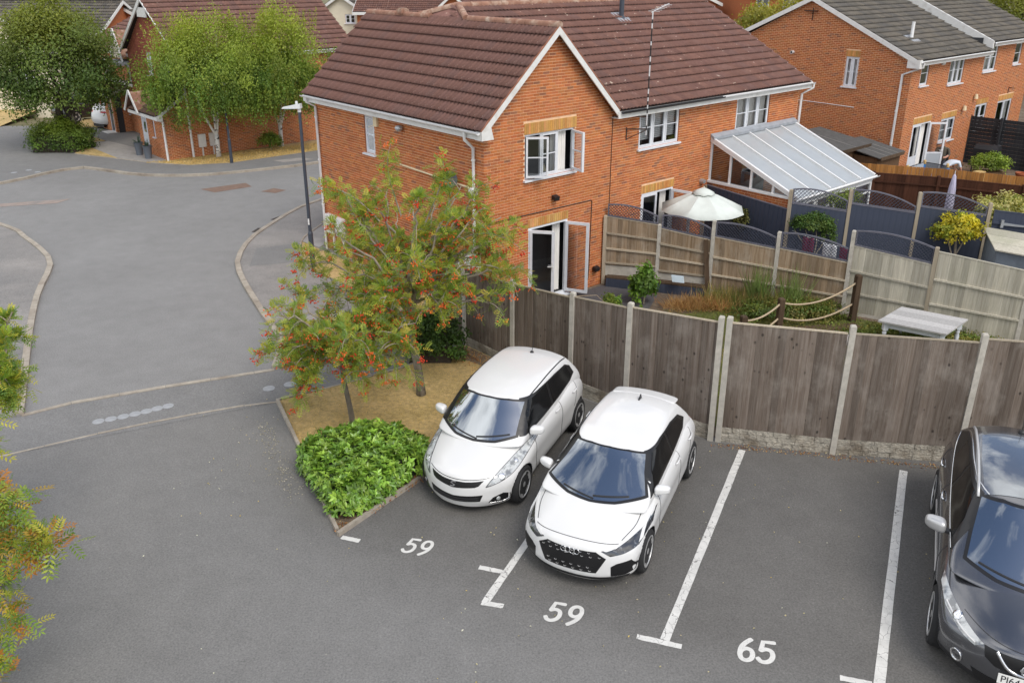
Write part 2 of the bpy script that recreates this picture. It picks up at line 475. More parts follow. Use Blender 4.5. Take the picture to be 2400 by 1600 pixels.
M['fence_brown'] = wood('fence_brown', (0.055, 0.021, 0.012), (0.085, 0.035, 0.02), knots=False)
M['fence_orange'] = wood('fence_orange', (0.28, 0.115, 0.03), (0.42, 0.20, 0.06), knots=False)
M['fence_dark'] = wood('fence_dark', (0.022, 0.024, 0.028), (0.045, 0.047, 0.052), knots=False)
M['navy'] = mat('navy_paint', (0.036, 0.046, 0.075), 0.75, var=0.15, vs_=3, stretch=(8, 8, 1), c2=(0.06, 0.07, 0.10), c2s=1.2, c2r=(0.5, 0.8))
M['trellis'] = mat('trellis_paint', (0.036, 0.042, 0.066), 0.75, var=0.2, vs_=9)
M['trellis_edge'] = mat('trellis_edge', (0.12, 0.12, 0.15), 0.7, var=0.2, vs_=5)
M['greywood'] = wood('grey_painted_wood', (0.42, 0.41, 0.40), (0.58, 0.57, 0.56), knots=False, grain=0.8)
M['whitewood'] = mat('white_painted_wood', (0.60, 0.63, 0.68), 0.7, var=0.1, vs_=8, c2=(0.40, 0.40, 0.40), c2s=4, c2r=(0.55, 0.75), c2amt=0.5)
M['oldpost'] = wood('old_post', (0.055, 0.035, 0.022), (0.115, 0.078, 0.05), knots=False)
M['rope'] = mat('rope', (0.46, 0.36, 0.24), 0.95, var=0.25, vs_=60, bump=0.5, bs=120)
M['felt'] = mat('roofing_felt', (0.085, 0.082, 0.078), 0.95, var=0.2, vs_=5, bump=0.4, bs=90)
M['earth'] = mat('earth', (0.135, 0.095, 0.065), 0.98, var=0.3, vs_=7, c2=(0.21, 0.17, 0.12), c2s=2.0, c2r=(0.45, 0.7), bump=0.6, bs=30, bd=0.03)
M['gravel'] = mat('dark_gravel', (0.105, 0.100, 0.105), 0.95, var=0.45, vs_=60, bump=0.8, bs=60, bd=0.02)
M['paving'] = mat('paving', (0.26, 0.245, 0.225), 0.9, var=0.15, vs_=3, bump=0.2)
M['drygrass'] = mat('dry_turf', (0.58, 0.42, 0.19), 0.98, var=0.3, vs_=14, c2=(0.42, 0.31, 0.12), c2s=1.1, c2r=(0.42, 0.68), bump=0.7, bs=60, bd=0.03)
M['greengrass'] = mat('green_turf', (0.115, 0.125, 0.030), 0.98, var=0.3, vs_=14, c2=(0.20, 0.165, 0.06), c2s=1.3, c2r=(0.45, 0.7), bump=0.7, bs=60, bd=0.03)
M['ground'] = mat('ground', (0.16, 0.14, 0.07), 0.98, var=0.25, vs_=1.5, c2=(0.09, 0.10, 0.035), c2s=0.2)
M['leaf'] = leaf_mat('leaf')
M['leaf_gloss'] = leaf_mat('leaf_glossy', 0.18, 0.32, 0.5)
M['blade'] = leaf_mat('grass_blade', 0.25, 0.8, 0.1)
M['bark'] = mat('bark_grey', (0.175, 0.15, 0.12), 0.95, var=0.3, vs_=16, stretch=(1, 1, 0.5), c2=(0.30, 0.28, 0.25), c2s=5, c2r=(0.5, 0.7), bump=0.7, bs=40, bd=0.02)
M['twig'] = mat('twig', (0.30, 0.255, 0.20), 0.9, var=0.25, vs_=6)
M['bark_dark'] = mat('bark_dark', (0.055, 0.043, 0.032), 0.95, var=0.3, vs_=12, bump=0.7, bs=30, bd=0.03)
M['bark_birch'] = mat('bark_birch', (0.68, 0.66, 0.62), 0.8, var=0.1, vs_=6, c2=(0.04, 0.035, 0.03), c2s=9, c2r=(0.54, 0.60), stretch=(0.5, 0.5, 1.1))
M['berry'] = mat('rowan_berry', None, 0.35, attr=True, spec=0.5)
M['canvas'] = mat('parasol_canvas', (0.62, 0.66, 0.62), 0.9, var=0.05, vs_=5)
M['poly'] = None

# ================================================================ ground, road, pavements
def terrain():
    xs = np.linspace(-260, 260, 53); ys = np.concatenate([np.linspace(-30, 80, 45), np.linspace(90, 420, 20)])
    X, Y = np.meshgrid(xs, ys)
    Z = -0.05 - np.clip((Y - 46) / 14, 0, 1) * 1.2
    v = np.stack([X.ravel(), Y.ravel(), Z.ravel()], 1)
    nx = len(xs); f = [(j * nx + i, j * nx + i + 1, (j + 1) * nx + i + 1, (j + 1) * nx + i) for j in range(len(ys) - 1) for i in range(nx - 1)]
    return tag(np_mesh('ground', v, f, M['ground']), kind='structure')
terrain()

sheet('road', [(-70, 2), (16, 2), (16, 36), (2, 45), (-14, 45), (-46, 45), (-70, 45)], 0.0, M['asphalt'])
sheet('parking_court', [(-16, 9.3), (-8.61, 12.66), (-4.51, 14.55), (-2.3, 15.9), (-1.0, 17.0), (0.1, 15.95), (1.2, 14.85), (2.15, 14.0), (3.55, 13.08), (5.5, 12.66), (7.5, 12.4), (13, 11.7), (13, 2.2), (-16, 2.2)], 0.004, M['asphalt_court'])
sheet('footway', [(-9.16, 14.0), (-8.51, 14.5), (-6.81, 15.21), (-4.96, 15.93), (-3.0, 16.8), (-1.3, 17.5), (-1.8, 16.4), (-2.38, 15.89), (-3.71, 15.03), (-4.51, 14.55), (-8.61, 12.66), (-16, 9.3), (-16, 11.0)], 0.008, M['asphalt_foot'])
KR = smooth_line([(-6.2, 30.9), (-6.8, 29.7), (-7.37, 28.55), (-7.77, 26.71), (-8.0, 25.08), (-7.88, 23.42), (-7.59, 22.3), (-6.99, 20.95), (-5.94, 18.89), (-5.15, 17.39), (-4.93, 16.0)], 5)
KL = smooth_line([(-24, 31.5), (-16.58, 26.57), (-14.96, 25.08), (-13.46, 23.42), (-12.79, 22.3), (-12.1, 20.32), (-11.02, 17.87), (-9.16, 14.0)], 5)
KF = smooth_line([(-30, 26.5), (-22.5, 30.2), (-19.7, 32.14), (-18.87, 33.73), (-17.96, 34.89), (-16.81, 34.49), (-14.86, 33.58), (-12.62, 33.5), (-11.09, 34.11), (-9.26, 35.13), (-8.26, 35.88), (-4, 39.5)], 5)
sheet('pavement', [tuple(p) for p in KR] + [(-3.0, 16.8), (-1.3, 17.5), (-0.6, 18.45), (-5.4, 24.1), (-3.4, 28.5), (-4.6, 31.5)], 0.045, M['asphalt_pave'], thick=.08)
sheet('pavement_left', [tuple(p) for p in KL] + [(-16, 11.05), (-40, 14), (-60, 20)], 0.045, M['asphalt_pave'], thick=.08)
PF = [(-21.46, 35.3), (-19.3, 37.6), (-17.0, 36.57), (-15.19, 35.71), (-13.59, 35.3), (-11.93, 35.75), (-9.51, 37.74), (-4, 42.5)]
sheet('pavement_far', [tuple(p) for p in KF] + [(-2, 42.5), (-4, 44.5), (-46, 44.5), (-60, 40), (-60, 16.5)], 0.05, M['asphalt_foot'], thick=.08)

def strip(pts, w, z):
    """flat ribbon polygon list"""
    P = [Vector((p[0], p[1])) for p in pts]; L = []; Rr = []
    for i, p in enumerate(P):
        d = (P[min(i + 1, len(P) - 1)] - P[max(i - 1, 0)]).normalized(); n = Vector((-d.y, d.x))
        L.append(p + n * w / 2); Rr.append(p - n * w / 2)
    return L, Rr

def kerb(name, pts, w, z0, z1, seg=0.85):
    root = bpy.data.objects.new(name, None); col.objects.link(root); tag(root, kind='structure')
    P = resample([Vector((p[0], p[1], 0)) for p in pts], seg)
    L, Rr = strip(P, w, 0)
    for i in range(len(P) - 1):
        d = (P[i + 1] - P[i]).normalized() * 0.006
        a, b, c_, e = L[i] + Vector((d.x, d.y)), Rr[i] + Vector((d.x, d.y)), Rr[i + 1] - Vector((d.x, d.y)), L[i + 1] - Vector((d.x, d.y))
        j = random.uniform(-0.004, 0.004); t = random.uniform(0.84, 1.08)
        m = MB(); ch = 0.012
        m.hexa([(a.x, a.y, z0), (e.x, e.y, z0), (c_.x, c_.y, z0), (b.x, b.y, z0), (a.x, a.y, z1 + j), (e.x, e.y, z1 + j), (c_.x, c_.y, z1 + j), (b.x, b.y, z1 + j)])
        m.build('kerb_stone', M['kerb'], root)
    return root
kerb('kerb_right', KR, 0.14, -0.03, 0.075)
kerb('kerb_left', KL, 0.14, -0.03, 0.075)
kerb('kerb_far', KF, 0.15, -0.03, 0.09)
kerb('kerb_crossing', [(-9.14, 14.0), (-8.51, 14.47), (-6.81, 15.21), (-4.93, 15.95)], 0.10, -0.03, 0.022)
kerb('edging_crossing', [(-8.9, 12.5), (-7.11, 13.53), (-5.35, 14.33), (-4.51, 14.55)], 0.045, -0.03, 0.016)
kerb('edging_lawn', [(-4.51, 14.55), (-3.78, 13.03), (-2.56, 10.44)], 0.055, -0.03, 0.085, 0.9)
kerb('edging_bay', [(-2.56, 10.40), (-1.15, 12.37), (0.62, 14.85)], 0.055, -0.03, 0.075, 0.9)
kerb('edging_lawn_top', [(-4.51, 14.60), (-3.71, 15.05), (-2.38, 15.90), (-1.35, 16.95)], 0.045, -0.03, 0.045, 0.9)
kerb('edging_verge', smooth_line([(-5.6, 22.2), (-6.11, 23.42), (-6.38, 24.65), (-6.35, 25.3), (-6.13, 26.47)], 4), 0.06, -0.02, 0.085, 0.6)
kerb('edging_drive', [(-19.4, 37.55), (-17.0, 36.55), (-15.19, 35.68), (-13.59, 35.27)], 0.05, -0.02, 0.075, 0.9)

LAWN = [(-2.56, 10.46), (-4.49, 14.53), (-3.71, 15.02), (-2.38, 15.87), (-1.3, 16.95), (-1.0, 17.1), (0.0, 16.02), (1.1, 14.9), (0.6, 14.8), (-1.15, 12.42)]
sheet('lawn', LAWN, 0.035, M['drygrass'], thick=.08)
sheet('soil_bed', [(-2.56, 10.5), (-3.3, 12.05), (-2.5, 12.6), (-1.6, 12.5), (-1.2, 12.4)], 0.040, M['earth'])
sheet('soil_bed', [(-1.6, 16.6), (-1.0, 17.05), (-0.05, 16.05), (1.1, 14.9), (0.85, 14.75), (-0.2, 15.75), (-1.1, 16.45)], 0.041, M['earth'])
sheet('verge', [(-6.08, 23.4), (-6.34, 24.62), (-5.75, 24.0), (-0.72, 18.42), (-1.1, 18.0), (-3.5, 20.1), (-5.5, 22.1)], 0.062, M['drygrass'], thick=.08)
sheet('verge_slab', [(-6.36, 24.66), (-6.33, 25.3), (-6.1, 26.45), (-5.0, 25.6), (-5.72, 24.05)], 0.064, M['slab'], thick=.08)
sheet('verge_far', [(-15.5, 35.75), (-13.6, 35.32), (-11.95, 35.75), (-9.53, 37.76), (-4, 42.4), (-5.5, 44), (-14.2, 36.6)], 0.07, M['drygrass'], thick=.08)
sheet('verge_porch', [(-19.4, 37.7), (-17.05, 36.6), (-16.2, 37.3), (-17.6, 38.6), (-19.0, 39.6), (-20.2, 38.6)], 0.07, M['drygrass'], thick=.08)
sheet('porch_path', [(-17.05, 36.58), (-15.2, 35.73), (-14.6, 36.2), (-15.8, 37.6), (-17.0, 38.7), (-19.2, 40.5), (-20.3, 40.0)], 0.074, M['slab'], thick=.08)
sheet('verge_drive', [(-20.6, 39.6), (-19.4, 40.6), (-20.4, 41.6), (-22.5, 41.4)], 0.07, M['drygrass'], thick=.08)
sheet('verge_cream', [(-40, 44.2), (-27.6, 44.4), (-26.6, 44.5), (-27.5, 50), (-45, 50)], 0.07, M['drygrass'])
sheet('verge_back', [(-22.6, 44.2), (-20.9, 44.2), (-21.3, 47.0), (-23.4, 47.0)], 0.075, M['drygrass'])
sheet('garden_ground', [(-0.9, 17.35), (0.06, 16.2), (1.22, 15.05), (2.2, 14.2), (3.6, 13.24), (5.5, 12.84), (7.5, 12.58), (14, 12.0), (40, 20), (40, 60), (14, 50), (8, 33), (2.34, 21.1), (-0.6, 18.5)], 0.02, M['earth'])
sheet('patio', [(2.6, 21.2), (12.2, 17.2), (16, 20), (8.5, 29), (5.8, 24.2)], 0.03, M['paving'])
sheet('garden_gravel', [(-0.4, 18.5), (2.36, 20.95), (3.7, 20.2), (3.2, 18.9), (1.5, 18.2), (0.5, 17.3)], 0.03, M['gravel'])
sheet('garden_lawn', [(2.2, 15.2), (3.6, 13.6), (5.5, 13.1), (8, 12.8), (12, 13.5), (11.2, 16.9), (7.9, 18.8), (5.0, 19.2), (3.3, 18.7), (2.0, 17.4)], 0.032, M['greengrass'])
sheet('garden_deck', [(5.4, 17.8), (6.3, 18.1), (8.0, 18.35), (8.3, 17.3), (7.5, 16.6), (6.0, 16.9)], 0.05, M['oldpost'])
# patches let into the road
M['patch_red'] = mat('road_patch_red', (0.19, 0.125, 0.095), 0.95, var=0.2, vs_=5)
M['patch_pink'] = mat('road_patch_pink', (0.29, 0.235, 0.205), 0.95, var=0.15, vs_=4, c2=(0.21, 0.20, 0.19), c2s=1.2, c2r=(0.5, 0.7))
M['patch_pale'] = mat('road_patch_pale', (0.30, 0.28, 0.26), 0.95, var=0.15, vs_=4)
M['iron'] = mat('cast_iron', (0.07, 0.06, 0.055), 0.7, var=0.3, vs_=20)
M['disc'] = mat('cover_disc', (0.31, 0.32, 0.335), 0.8, var=0.15, vs_=8)
sheet('road_patch', [(-11.72, 31.35), (-11.02, 30.85), (-9.9, 31.75), (-10.3, 32.35)], 0.006, M['patch_red'])
sheet('road_patch', [(-9.35, 31.0), (-8.75, 30.75), (-8.45, 31.2), (-9.0, 31.5)], 0.006, M['patch_red'])
sheet('road_patch', [(-24, 28.4), (-18.3, 29.15), (-15.9, 29.95), (-16.1, 29.3), (-18.6, 28.6), (-24, 27.5)], 0.006, M['patch_pink'])
sheet('footway_patch', [(-10.3, 36.2), (-9.15, 36.75), (-8.5, 36.45), (-9.7, 35.85)], 0.056, M['patch_pale'])
sheet('pavement_patch', [(-7.55, 24.0), (-7.3, 22.4), (-5.6, 22.9), (-6.15, 24.6)], 0.0495, M['asphalt_foot'])
sheet('pavement_patch', [(-5.05, 17.95), (-4.3, 18.15), (-3.7, 18.9), (-4.5, 19.1), (-5.1, 18.6)], 0.0495, M['patch_pale'])

def grate(x, y, rz, lab):
    t = thing('gully_grate', lab, 'drain grate', (x, y, 0.0), rz)
    m = MB(); m.box(-.22, .22, -.16, -.12, 0, .012); m.box(-.22, .22, .12, .16, 0, .012); m.box(-.22, -.18, -.12, .12, 0, .012); m.box(.18, .22, -.12, .12, 0, .012)
    m.build('grate_frame', M['iron'], t)
    for k in range(6):
        b = MB(); b.box(-.15 + k * .055, -.125 + k * .055, -.12, .12, .001, .010); b.build('grate_bar', M['iron'], t)
grate(-7.75, 27.35, R(65), 'dark iron gully grate by the kerb, farther from the camera')
grate(-8.02, 26.0, R(80), 'dark iron gully grate by the kerb, nearer the camera')
for i, (x, y) in enumerate([(-7.61, 13.79), (-7.42, 13.88), (-7.23, 13.97), (-7.05, 14.07), (-6.88, 14.17), (-6.72, 14.28), (-6.55, 14.38)]):
    m = MB(); m.lathe([(0.0, .004), (.098, .004), (.105, .0)], 20); o = m.build('access_cover', M['disc']); o.location = (x, y, .0105)
    tag(o, 'one of the seven pale round covers set in a row across the footway crossing', 'cover', 'row of round covers')
for i, (x, y, lb) in enumerate([(-4.82, 15.1, 'pale round cover near the lawn corner, left of a pair'), (-4.45, 15.28, 'pale round cover near the lawn corner, right of a pair'),
                                (-20.1, 33.9, 'pale round cover on the far footway, left of three'), (-19.75, 34.35, 'pale round cover on the far footway, back one of three'), (-19.2, 34.0, 'pale round cover on the far footway, right of three')]):
    m = MB(); m.lathe([(0.0, .004), (.115, .004), (.12, .0)], 20); o = m.build('access_cover', M['disc']); o.location = (x, y, .012 if i < 2 else .055)
    tag(o, lb, 'cover')

# ---------------------------------------------------------------- painted bays and numbers
def bar(name, p, q, w, z=0.009, mat_=None):
    L, Rr = strip([p, q], w, z)
    n = 12; pts = []
    # slightly ragged edges
    for side, sgn in ((L, 1), (Rr[::-1], 1)):
        for k in range(n + 1):
            a = side[0].lerp(side[1], k / n); pts.append((a.x + random.uniform(-.004, .004), a.y + random.uniform(-.004, .004)))
    return sheet(name, pts, z, mat_ or M['mark'])
LD = Vector((0.424, 0.905)); TD = Vector((0.95, -0.312))
def wp(p, d, s): return (p[0] + d.x * s, p[1] + d.y * s)
bar('bay_line', (-0.355, 9.0), (0.9, 11.75), 0.105)
bar('bay_line', (1.90, 8.33), (3.99, 12.80), 0.115)
bar('bay_line', (4.22, 7.5), (6.50, 12.15), 0.125)
bar('bay_line', (3.62, 6.6), (4.22, 7.5), 0.125, 0.0095)
bar('bay_line', (-0.46, 9.71), (-0.13, 9.61), 0.085, 0.0095)
bar('bay_line', (-0.40, 9.0), (-0.11, 8.93), 0.085, 0.0095)
bar('bay_line', (1.56, 8.39), (2.09, 8.22), 0.085, 0.0095)
bar('bay_line', (3.86, 7.73), (4.2, 7.63), 0.085, 0.0095)
bar('bay_line', (-2.50, 10.38), (-2.22, 10.29), 0.085, 0.0095, M['mark_num'])

DIG = {'5': [[(.86, 1.0), (.30, 1.0), (.20, .56)], [(.20, .56), (.45, .64), (.72, .56), (.80, .34), (.70, .12), (.45, .0), (.20, .03), (.06, .16)]],
       '9': [[(.80, .70), (.70, .92), (.45, 1.0), (.22, .90), (.15, .68), (.25, .48), (.50, .42), (.72, .52), (.80, .70)], [(.80, .70), (.74, .40), (.56, .16), (.26, -.06)]],
       '6': [[(.20, .30), (.30, .08), (.55, .0), (.78, .10), (.85, .32), (.75, .52), (.50, .58), (.28, .48), (.20, .30)], [(.20, .30), (.26, .60), (.44, .84), (.74, 1.06)]]}
def number(txt, p, w, h, gap, sw, rt, up, zz=0.0092):
    """brush painted digits as one flat mark"""
    m = MB(); rt = Vector(rt).normalized(); up = Vector(up).normalized(); ox = 0
    for ch in txt:
        for st in DIG[ch]:
            pts = smooth_line([(x, y) for x, y in st], 5) if len(st) > 3 else [Vector(q) for q in st]
            W = [Vector(p) + rt * (ox + q[0] * w) + up * (q[1] * h) for q in pts]
            L, Rr = strip(W, sw, zz)
            # rounded ends
            d0 = (W[0] - W[1]).normalized() * sw * .35; d1 = (W[-1] - W[-2]).normalized() * sw * .35
            zz += 0.0002
            for i in range(len(W) - 1):
                m.quad((Rr[i].x, Rr[i].y, zz), (Rr[i + 1].x, Rr[i + 1].y, zz), (L[i + 1].x, L[i + 1].y, zz), (L[i].x, L[i].y, zz))
            for c_, d, a, b in ((W[0], d0, L[0], Rr[0]), (W[-1], d1, Rr[-1], L[-1])):
                m.add([(a.x, a.y, zz), ((a + d).x * .7 + (c_ + d).x * .3, (a + d).y * .7 + (c_ + d).y * .3, zz), ((b + d).x * .7 + (c_ + d).x * .3, (b + d).y * .7 + (c_ + d).y * .3, zz), (b.x, b.y, zz)], [(0, 1, 2, 3)])
        ox += w + gap
    return tag(m.build('bay_number', M['mark_num']), kind='structure')
number('59', (-1.60, 10.06), 0.205, 0.30, 0.02, 0.05, (0.96, -0.22), (0.30, 0.95))
number('59', (0.40, 8.70), 0.225, 0.33, 0.035, 0.058, (0.95, -0.25), (0.34, 0.94))
number('65', (2.70, 8.02), 0.235, 0.34, 0.015, 0.062, (0.975, -0.15), (0.28, 0.96))

# ================================================================ houses
BRK = [(0.47, 0.150, 0.052), (0.51, 0.168, 0.056), (0.43, 0.132, 0.046), (0.49, 0.165, 0.064), (0.54, 0.185, 0.062), (0.42, 0.142, 0.060), (0.30, 0.125, 0.072), (0.46, 0.175, 0.068)]
def brick_col():
    r = random.random()
    c = BRK[6] if r < 0.05 else random.choice(BRK[:6] + BRK[7:])
    k = random.uniform(0.88, 1.10)
    return (c[0] * k, c[1] * k * random.uniform(.94, 1.06), c[2] * k)

class W:
    """a wall plane in house coordinates: p origin (x,y), d along, n outward"""
    def __init__(s, p, d, n): s.p = Vector(p); s.d = Vector(d); s.n = Vector(n)
    def pt(s, u, z, dep=0.0):
        q = s.p + s.d * u + s.n * dep
        return (q.x, q.y, z)
    def box(s, m, u0, u1, z0, z1, d0, d1, mi=0, c=None):
        P = [s.pt(u0, z0, d1), s.pt(u1, z0, d1), s.pt(u1, z0, d0), s.pt(u0, z0, d0), s.pt(u0, z1, d1), s.pt(u1, z1, d1), s.pt(u1, z1, d0), s.pt(u0, z1, d0)]
        # keep outward winding whichever way d x n turns
        if s.d.x * s.n.y - s.d.y * s.n.x > 0: P = [P[1], P[0], P[3], P[2], P[5], P[4], P[7], P[6]]
        return m.hexa(P, mi, c)
    def turn(s, u, ang, dep=0.0):
        """new plane hinged at u, swung by ang (radians) from d towards n"""
        q = s.p + s.d * u + s.n * dep
        d = s.d * math.cos(ang) + s.n * math.sin(ang)
        n = s.n * math.cos(ang) - s.d * math.sin(ang)
        return W((q.x, q.y), (d.x, d.y), (n.x, n.y))

def intervals(lo, hi, z0, z1, openings):
    """free [a,b] pieces of a row between z0 and z1"""
    iv = [(lo, hi)]
    for (u0, u1, a, b) in openings:
        if z1 <= a + 1e-4 or z0 >= b - 1e-4: continue
        nx = []
        for (p, q) in iv:
            if u1 <= p or u0 >= q: nx.append((p, q)); continue
            if u0 > p: nx.append((p, u0))
            if u1 < q: nx.append((u1, q))
        iv = nx
    return iv

CH, BL = 0.066, 0.195     # brick course and length
def build_wall(house, w, lim, zs, openings, indiv=0, deep=0.09, room=0.9, name='wall', z_base=0.0, lintels=(), fine=True, bname='brick'):
    """backing wall (mortar face, reveals, dark rooms), bricks proud of it"""
    m = MB()
    cuts = sorted(set(list(zs) + [o[2] for o in openings] + [o[3] for o in openings]))
    for z0, z1 in zip(cuts[:-1], cuts[1:]):
        lo0, hi0 = lim(z0 + 1e-5); lo1, hi1 = lim(z1 - 1e-5)
        blocks = intervals(min(lo0, lo1), max(hi0, hi1), z0, z1, openings)
        for (a, b) in blocks:
            a0 = a if a > min(lo0, lo1) + 1e-6 else lo0; a1 = a if a > min(lo0, lo1) + 1e-6 else lo1
            b0 = b if b < max(hi0, hi1) - 1e-6 else hi0; b1 = b if b < max(hi0, hi1) - 1e-6 else hi1
            m.quad(w.pt(a0, z0), w.pt(b0, z0), w.pt(b1, z1), w.pt(a1, z1))
    for (u0, u1, a, b) in openings:
        for (p, q, d0, d1, mi) in (((u0, a), (u0, b), 0, -deep, 2), ((u0, b), (u1, b), 0, -deep, 2), ((u1, b), (u1, a), 0, -deep, 2), ((u1, a), (u0, a), 0, -deep, 2)):
            m.quad(w.pt(p[0], p[1], d0), w.pt(q[0], q[1], d0), w.pt(q[0], q[1], d1), w.pt(p[0], p[1], d1), mi)
        if room:
            e = 0.25
            for (p, q) in (((u0 - e, a), (u0 - e, b + e)), ((u0 - e, b + e), (u1 + e, b + e)), ((u1 + e, b + e), (u1 + e, a)), ((u1 + e, a), (u0 - e, a))):
                m.quad(w.pt(p[0], p[1], -deep), w.pt(q[0], q[1], -deep), w.pt(q[0], q[1], -deep - room), w.pt(p[0], p[1], -deep - room), 1)
            m.quad(w.pt(u0 - e, a, -deep - room), w.pt(u1 + e, a, -deep - room), w.pt(u1 + e, b + e, -deep - room), w.pt(u0 - e, b + e, -deep - room), 1)
    m.build(name, [M['mortar'], M['room'], M['brick_reveal']], house)
    # bricks
    bm_ = MB(); top = max(zs); row = 0; z = z_base; n_ind = 0
    mort = 0.0145; dp = 0.009
    meshes = []
    op = list(openings) + list(lintels)
    full = []
    while z < top - 0.02:
        z1 = min(z + CH - mort, top)
        lo, hi = lim(z); lo2, hi2 = lim(z1); lo = max(lo, lo2); hi = min(hi, hi2)
        off = (row % 2) * BL / 2 - BL
        for (a, b) in intervals(lo, hi, z, z1, op):
            k = math.floor((a - off) / BL); u = off + k * BL
            while u < b:
                p = max(u, a); q = min(u + BL - mort, b)
                if q - p > 0.03:
                    isfull = abs(q - p - (BL - mort)) < 1e-4 and abs(z1 - z - (CH - mort)) < 1e-4
                    if isfull and indiv and w.ind(u, z) : full.append((u, z))
                    else:
                        c = brick_col(); o = random.uniform(-.0015, .0015)
                        A, B_, C_, D = w.pt(p, z, dp + o), w.pt(q, z, dp + o), w.pt(q, z1, dp + o), w.pt(p, z1, dp + o)
                        if fine:
                            A2, B2, C2, D2 = w.pt(p, z), w.pt(q, z), w.pt(q, z1), w.pt(p, z1)
                            bm_.add([A, B_, C_, D, A2, B2, C2, D2], [(0, 1, 2, 3), (4, 5, 1, 0), (5, 6, 2, 1), (6, 7, 3, 2), (7, 4, 0, 3)], 0, c)
                        else: bm_.quad(A, B_, C_, D, 0, c)
                u += BL
        z += CH; row += 1
    if full:
        full.sort(key=lambda q: w.rank(*q))
        rest = full[indiv:]; full = full[:indiv]
        var = []
        for k in range(8):
            b = MB(); c = brick_col(); L = BL - mort; H = CH - mort
            b.add([(0, 0, 0), (L, 0, 0), (L, 0, H), (0, 0, H), (0, .01, 0), (L, .01, 0), (L, .01, H), (0, .01, H)], [(0, 1, 2, 3), (4, 5, 1, 0), (5, 6, 2, 1), (6, 7, 3, 2), (7, 4, 0, 3)], 0, c)
            o = b.build(bname, M['brick']); var.append(o.data); bpy.data.objects.remove(o)
        rz = math.atan2(w.d.y, w.d.x)
        for (u, z) in full:
            o = bpy.data.objects.new(bname, random.choice(var)); link(o, house)
            o.location = w.pt(u, z, dp + random.uniform(-.0015, .0015)); o.rotation_euler = (0, 0, rz)
        for (u, z) in rest:
            c = brick_col(); q = u + BL - mort; z1 = z + CH - mort
            bm_.add([w.pt(u, z, dp), w.pt(q, z, dp), w.pt(q, z1, dp), w.pt(u, z1, dp), w.pt(u, z), w.pt(q, z), w.pt(q, z1), w.pt(u, z1)], [(0, 1, 2, 3), (4, 5, 1, 0), (5, 6, 2, 1), (6, 7, 3, 2), (7, 4, 0, 3)], 0, c)
    return bm_
W.ind = lambda s, u, z: True
W.rank = lambda s, u, z: 0
M['brick_reveal'] = mat('brick_reveal', (0.42, 0.14, 0.055), 0.9, var=0.2, vs_=12)

LIN = [(0.52, 0.27, 0.085), (0.56, 0.30, 0.10), (0.48, 0.235, 0.075), (0.60, 0.33, 0.12)]
def lintel(house, w, u0, u1, z0, z1):
    """soldier course: each upright yellow brick is a piece of the lintel"""
    m = MB(); w.box(m, u0, u1, z0, z1, -.02, .006); L = m.build('lintel', M['mortar_y'], house)
    n = max(3, round((u1 - u0) / 0.066)); st = (u1 - u0) / n
    for k in range(n):
        b = MB(); c = random.choice(LIN); c = tuple(x * random.uniform(.9, 1.1) for x in c)
        w.box(b, u0 + k * st + .004, u0 + (k + 1) * st - .004, z0 + .004, z1 - .004, 0, .013, 0, c); b.build('lintel_brick', M['lintel'], L)
M['mortar_y'] = mat('mortar_yellow', (0.60, 0.42, 0.20), 0.95, var=0.1)

def frame_panel(m, w, u0, u1, z0, z1, bar_=.05, d0=-.05, d1=.0):
    w.box(m, u0, u0 + bar_, z0, z1, d0, d1); w.box(m, u1 - bar_, u1, z0, z1, d0, d1)
    w.box(m, u0 + bar_, u1 - bar_, z0, z0 + bar_, d0, d1); w.box(m, u0 + bar_, u1 - bar_, z1 - bar_, z1, d0, d1)
def pane(w, u0, u1, z0, z1, dep, parent, mat_=None):
    m = MB(); m.quad(w.pt(u0, z0, dep), w.pt(u1, z0, dep), w.pt(u1, z1, dep), w.pt(u0, z1, dep)); return m.build('pane', mat_ or M['glass'], parent)

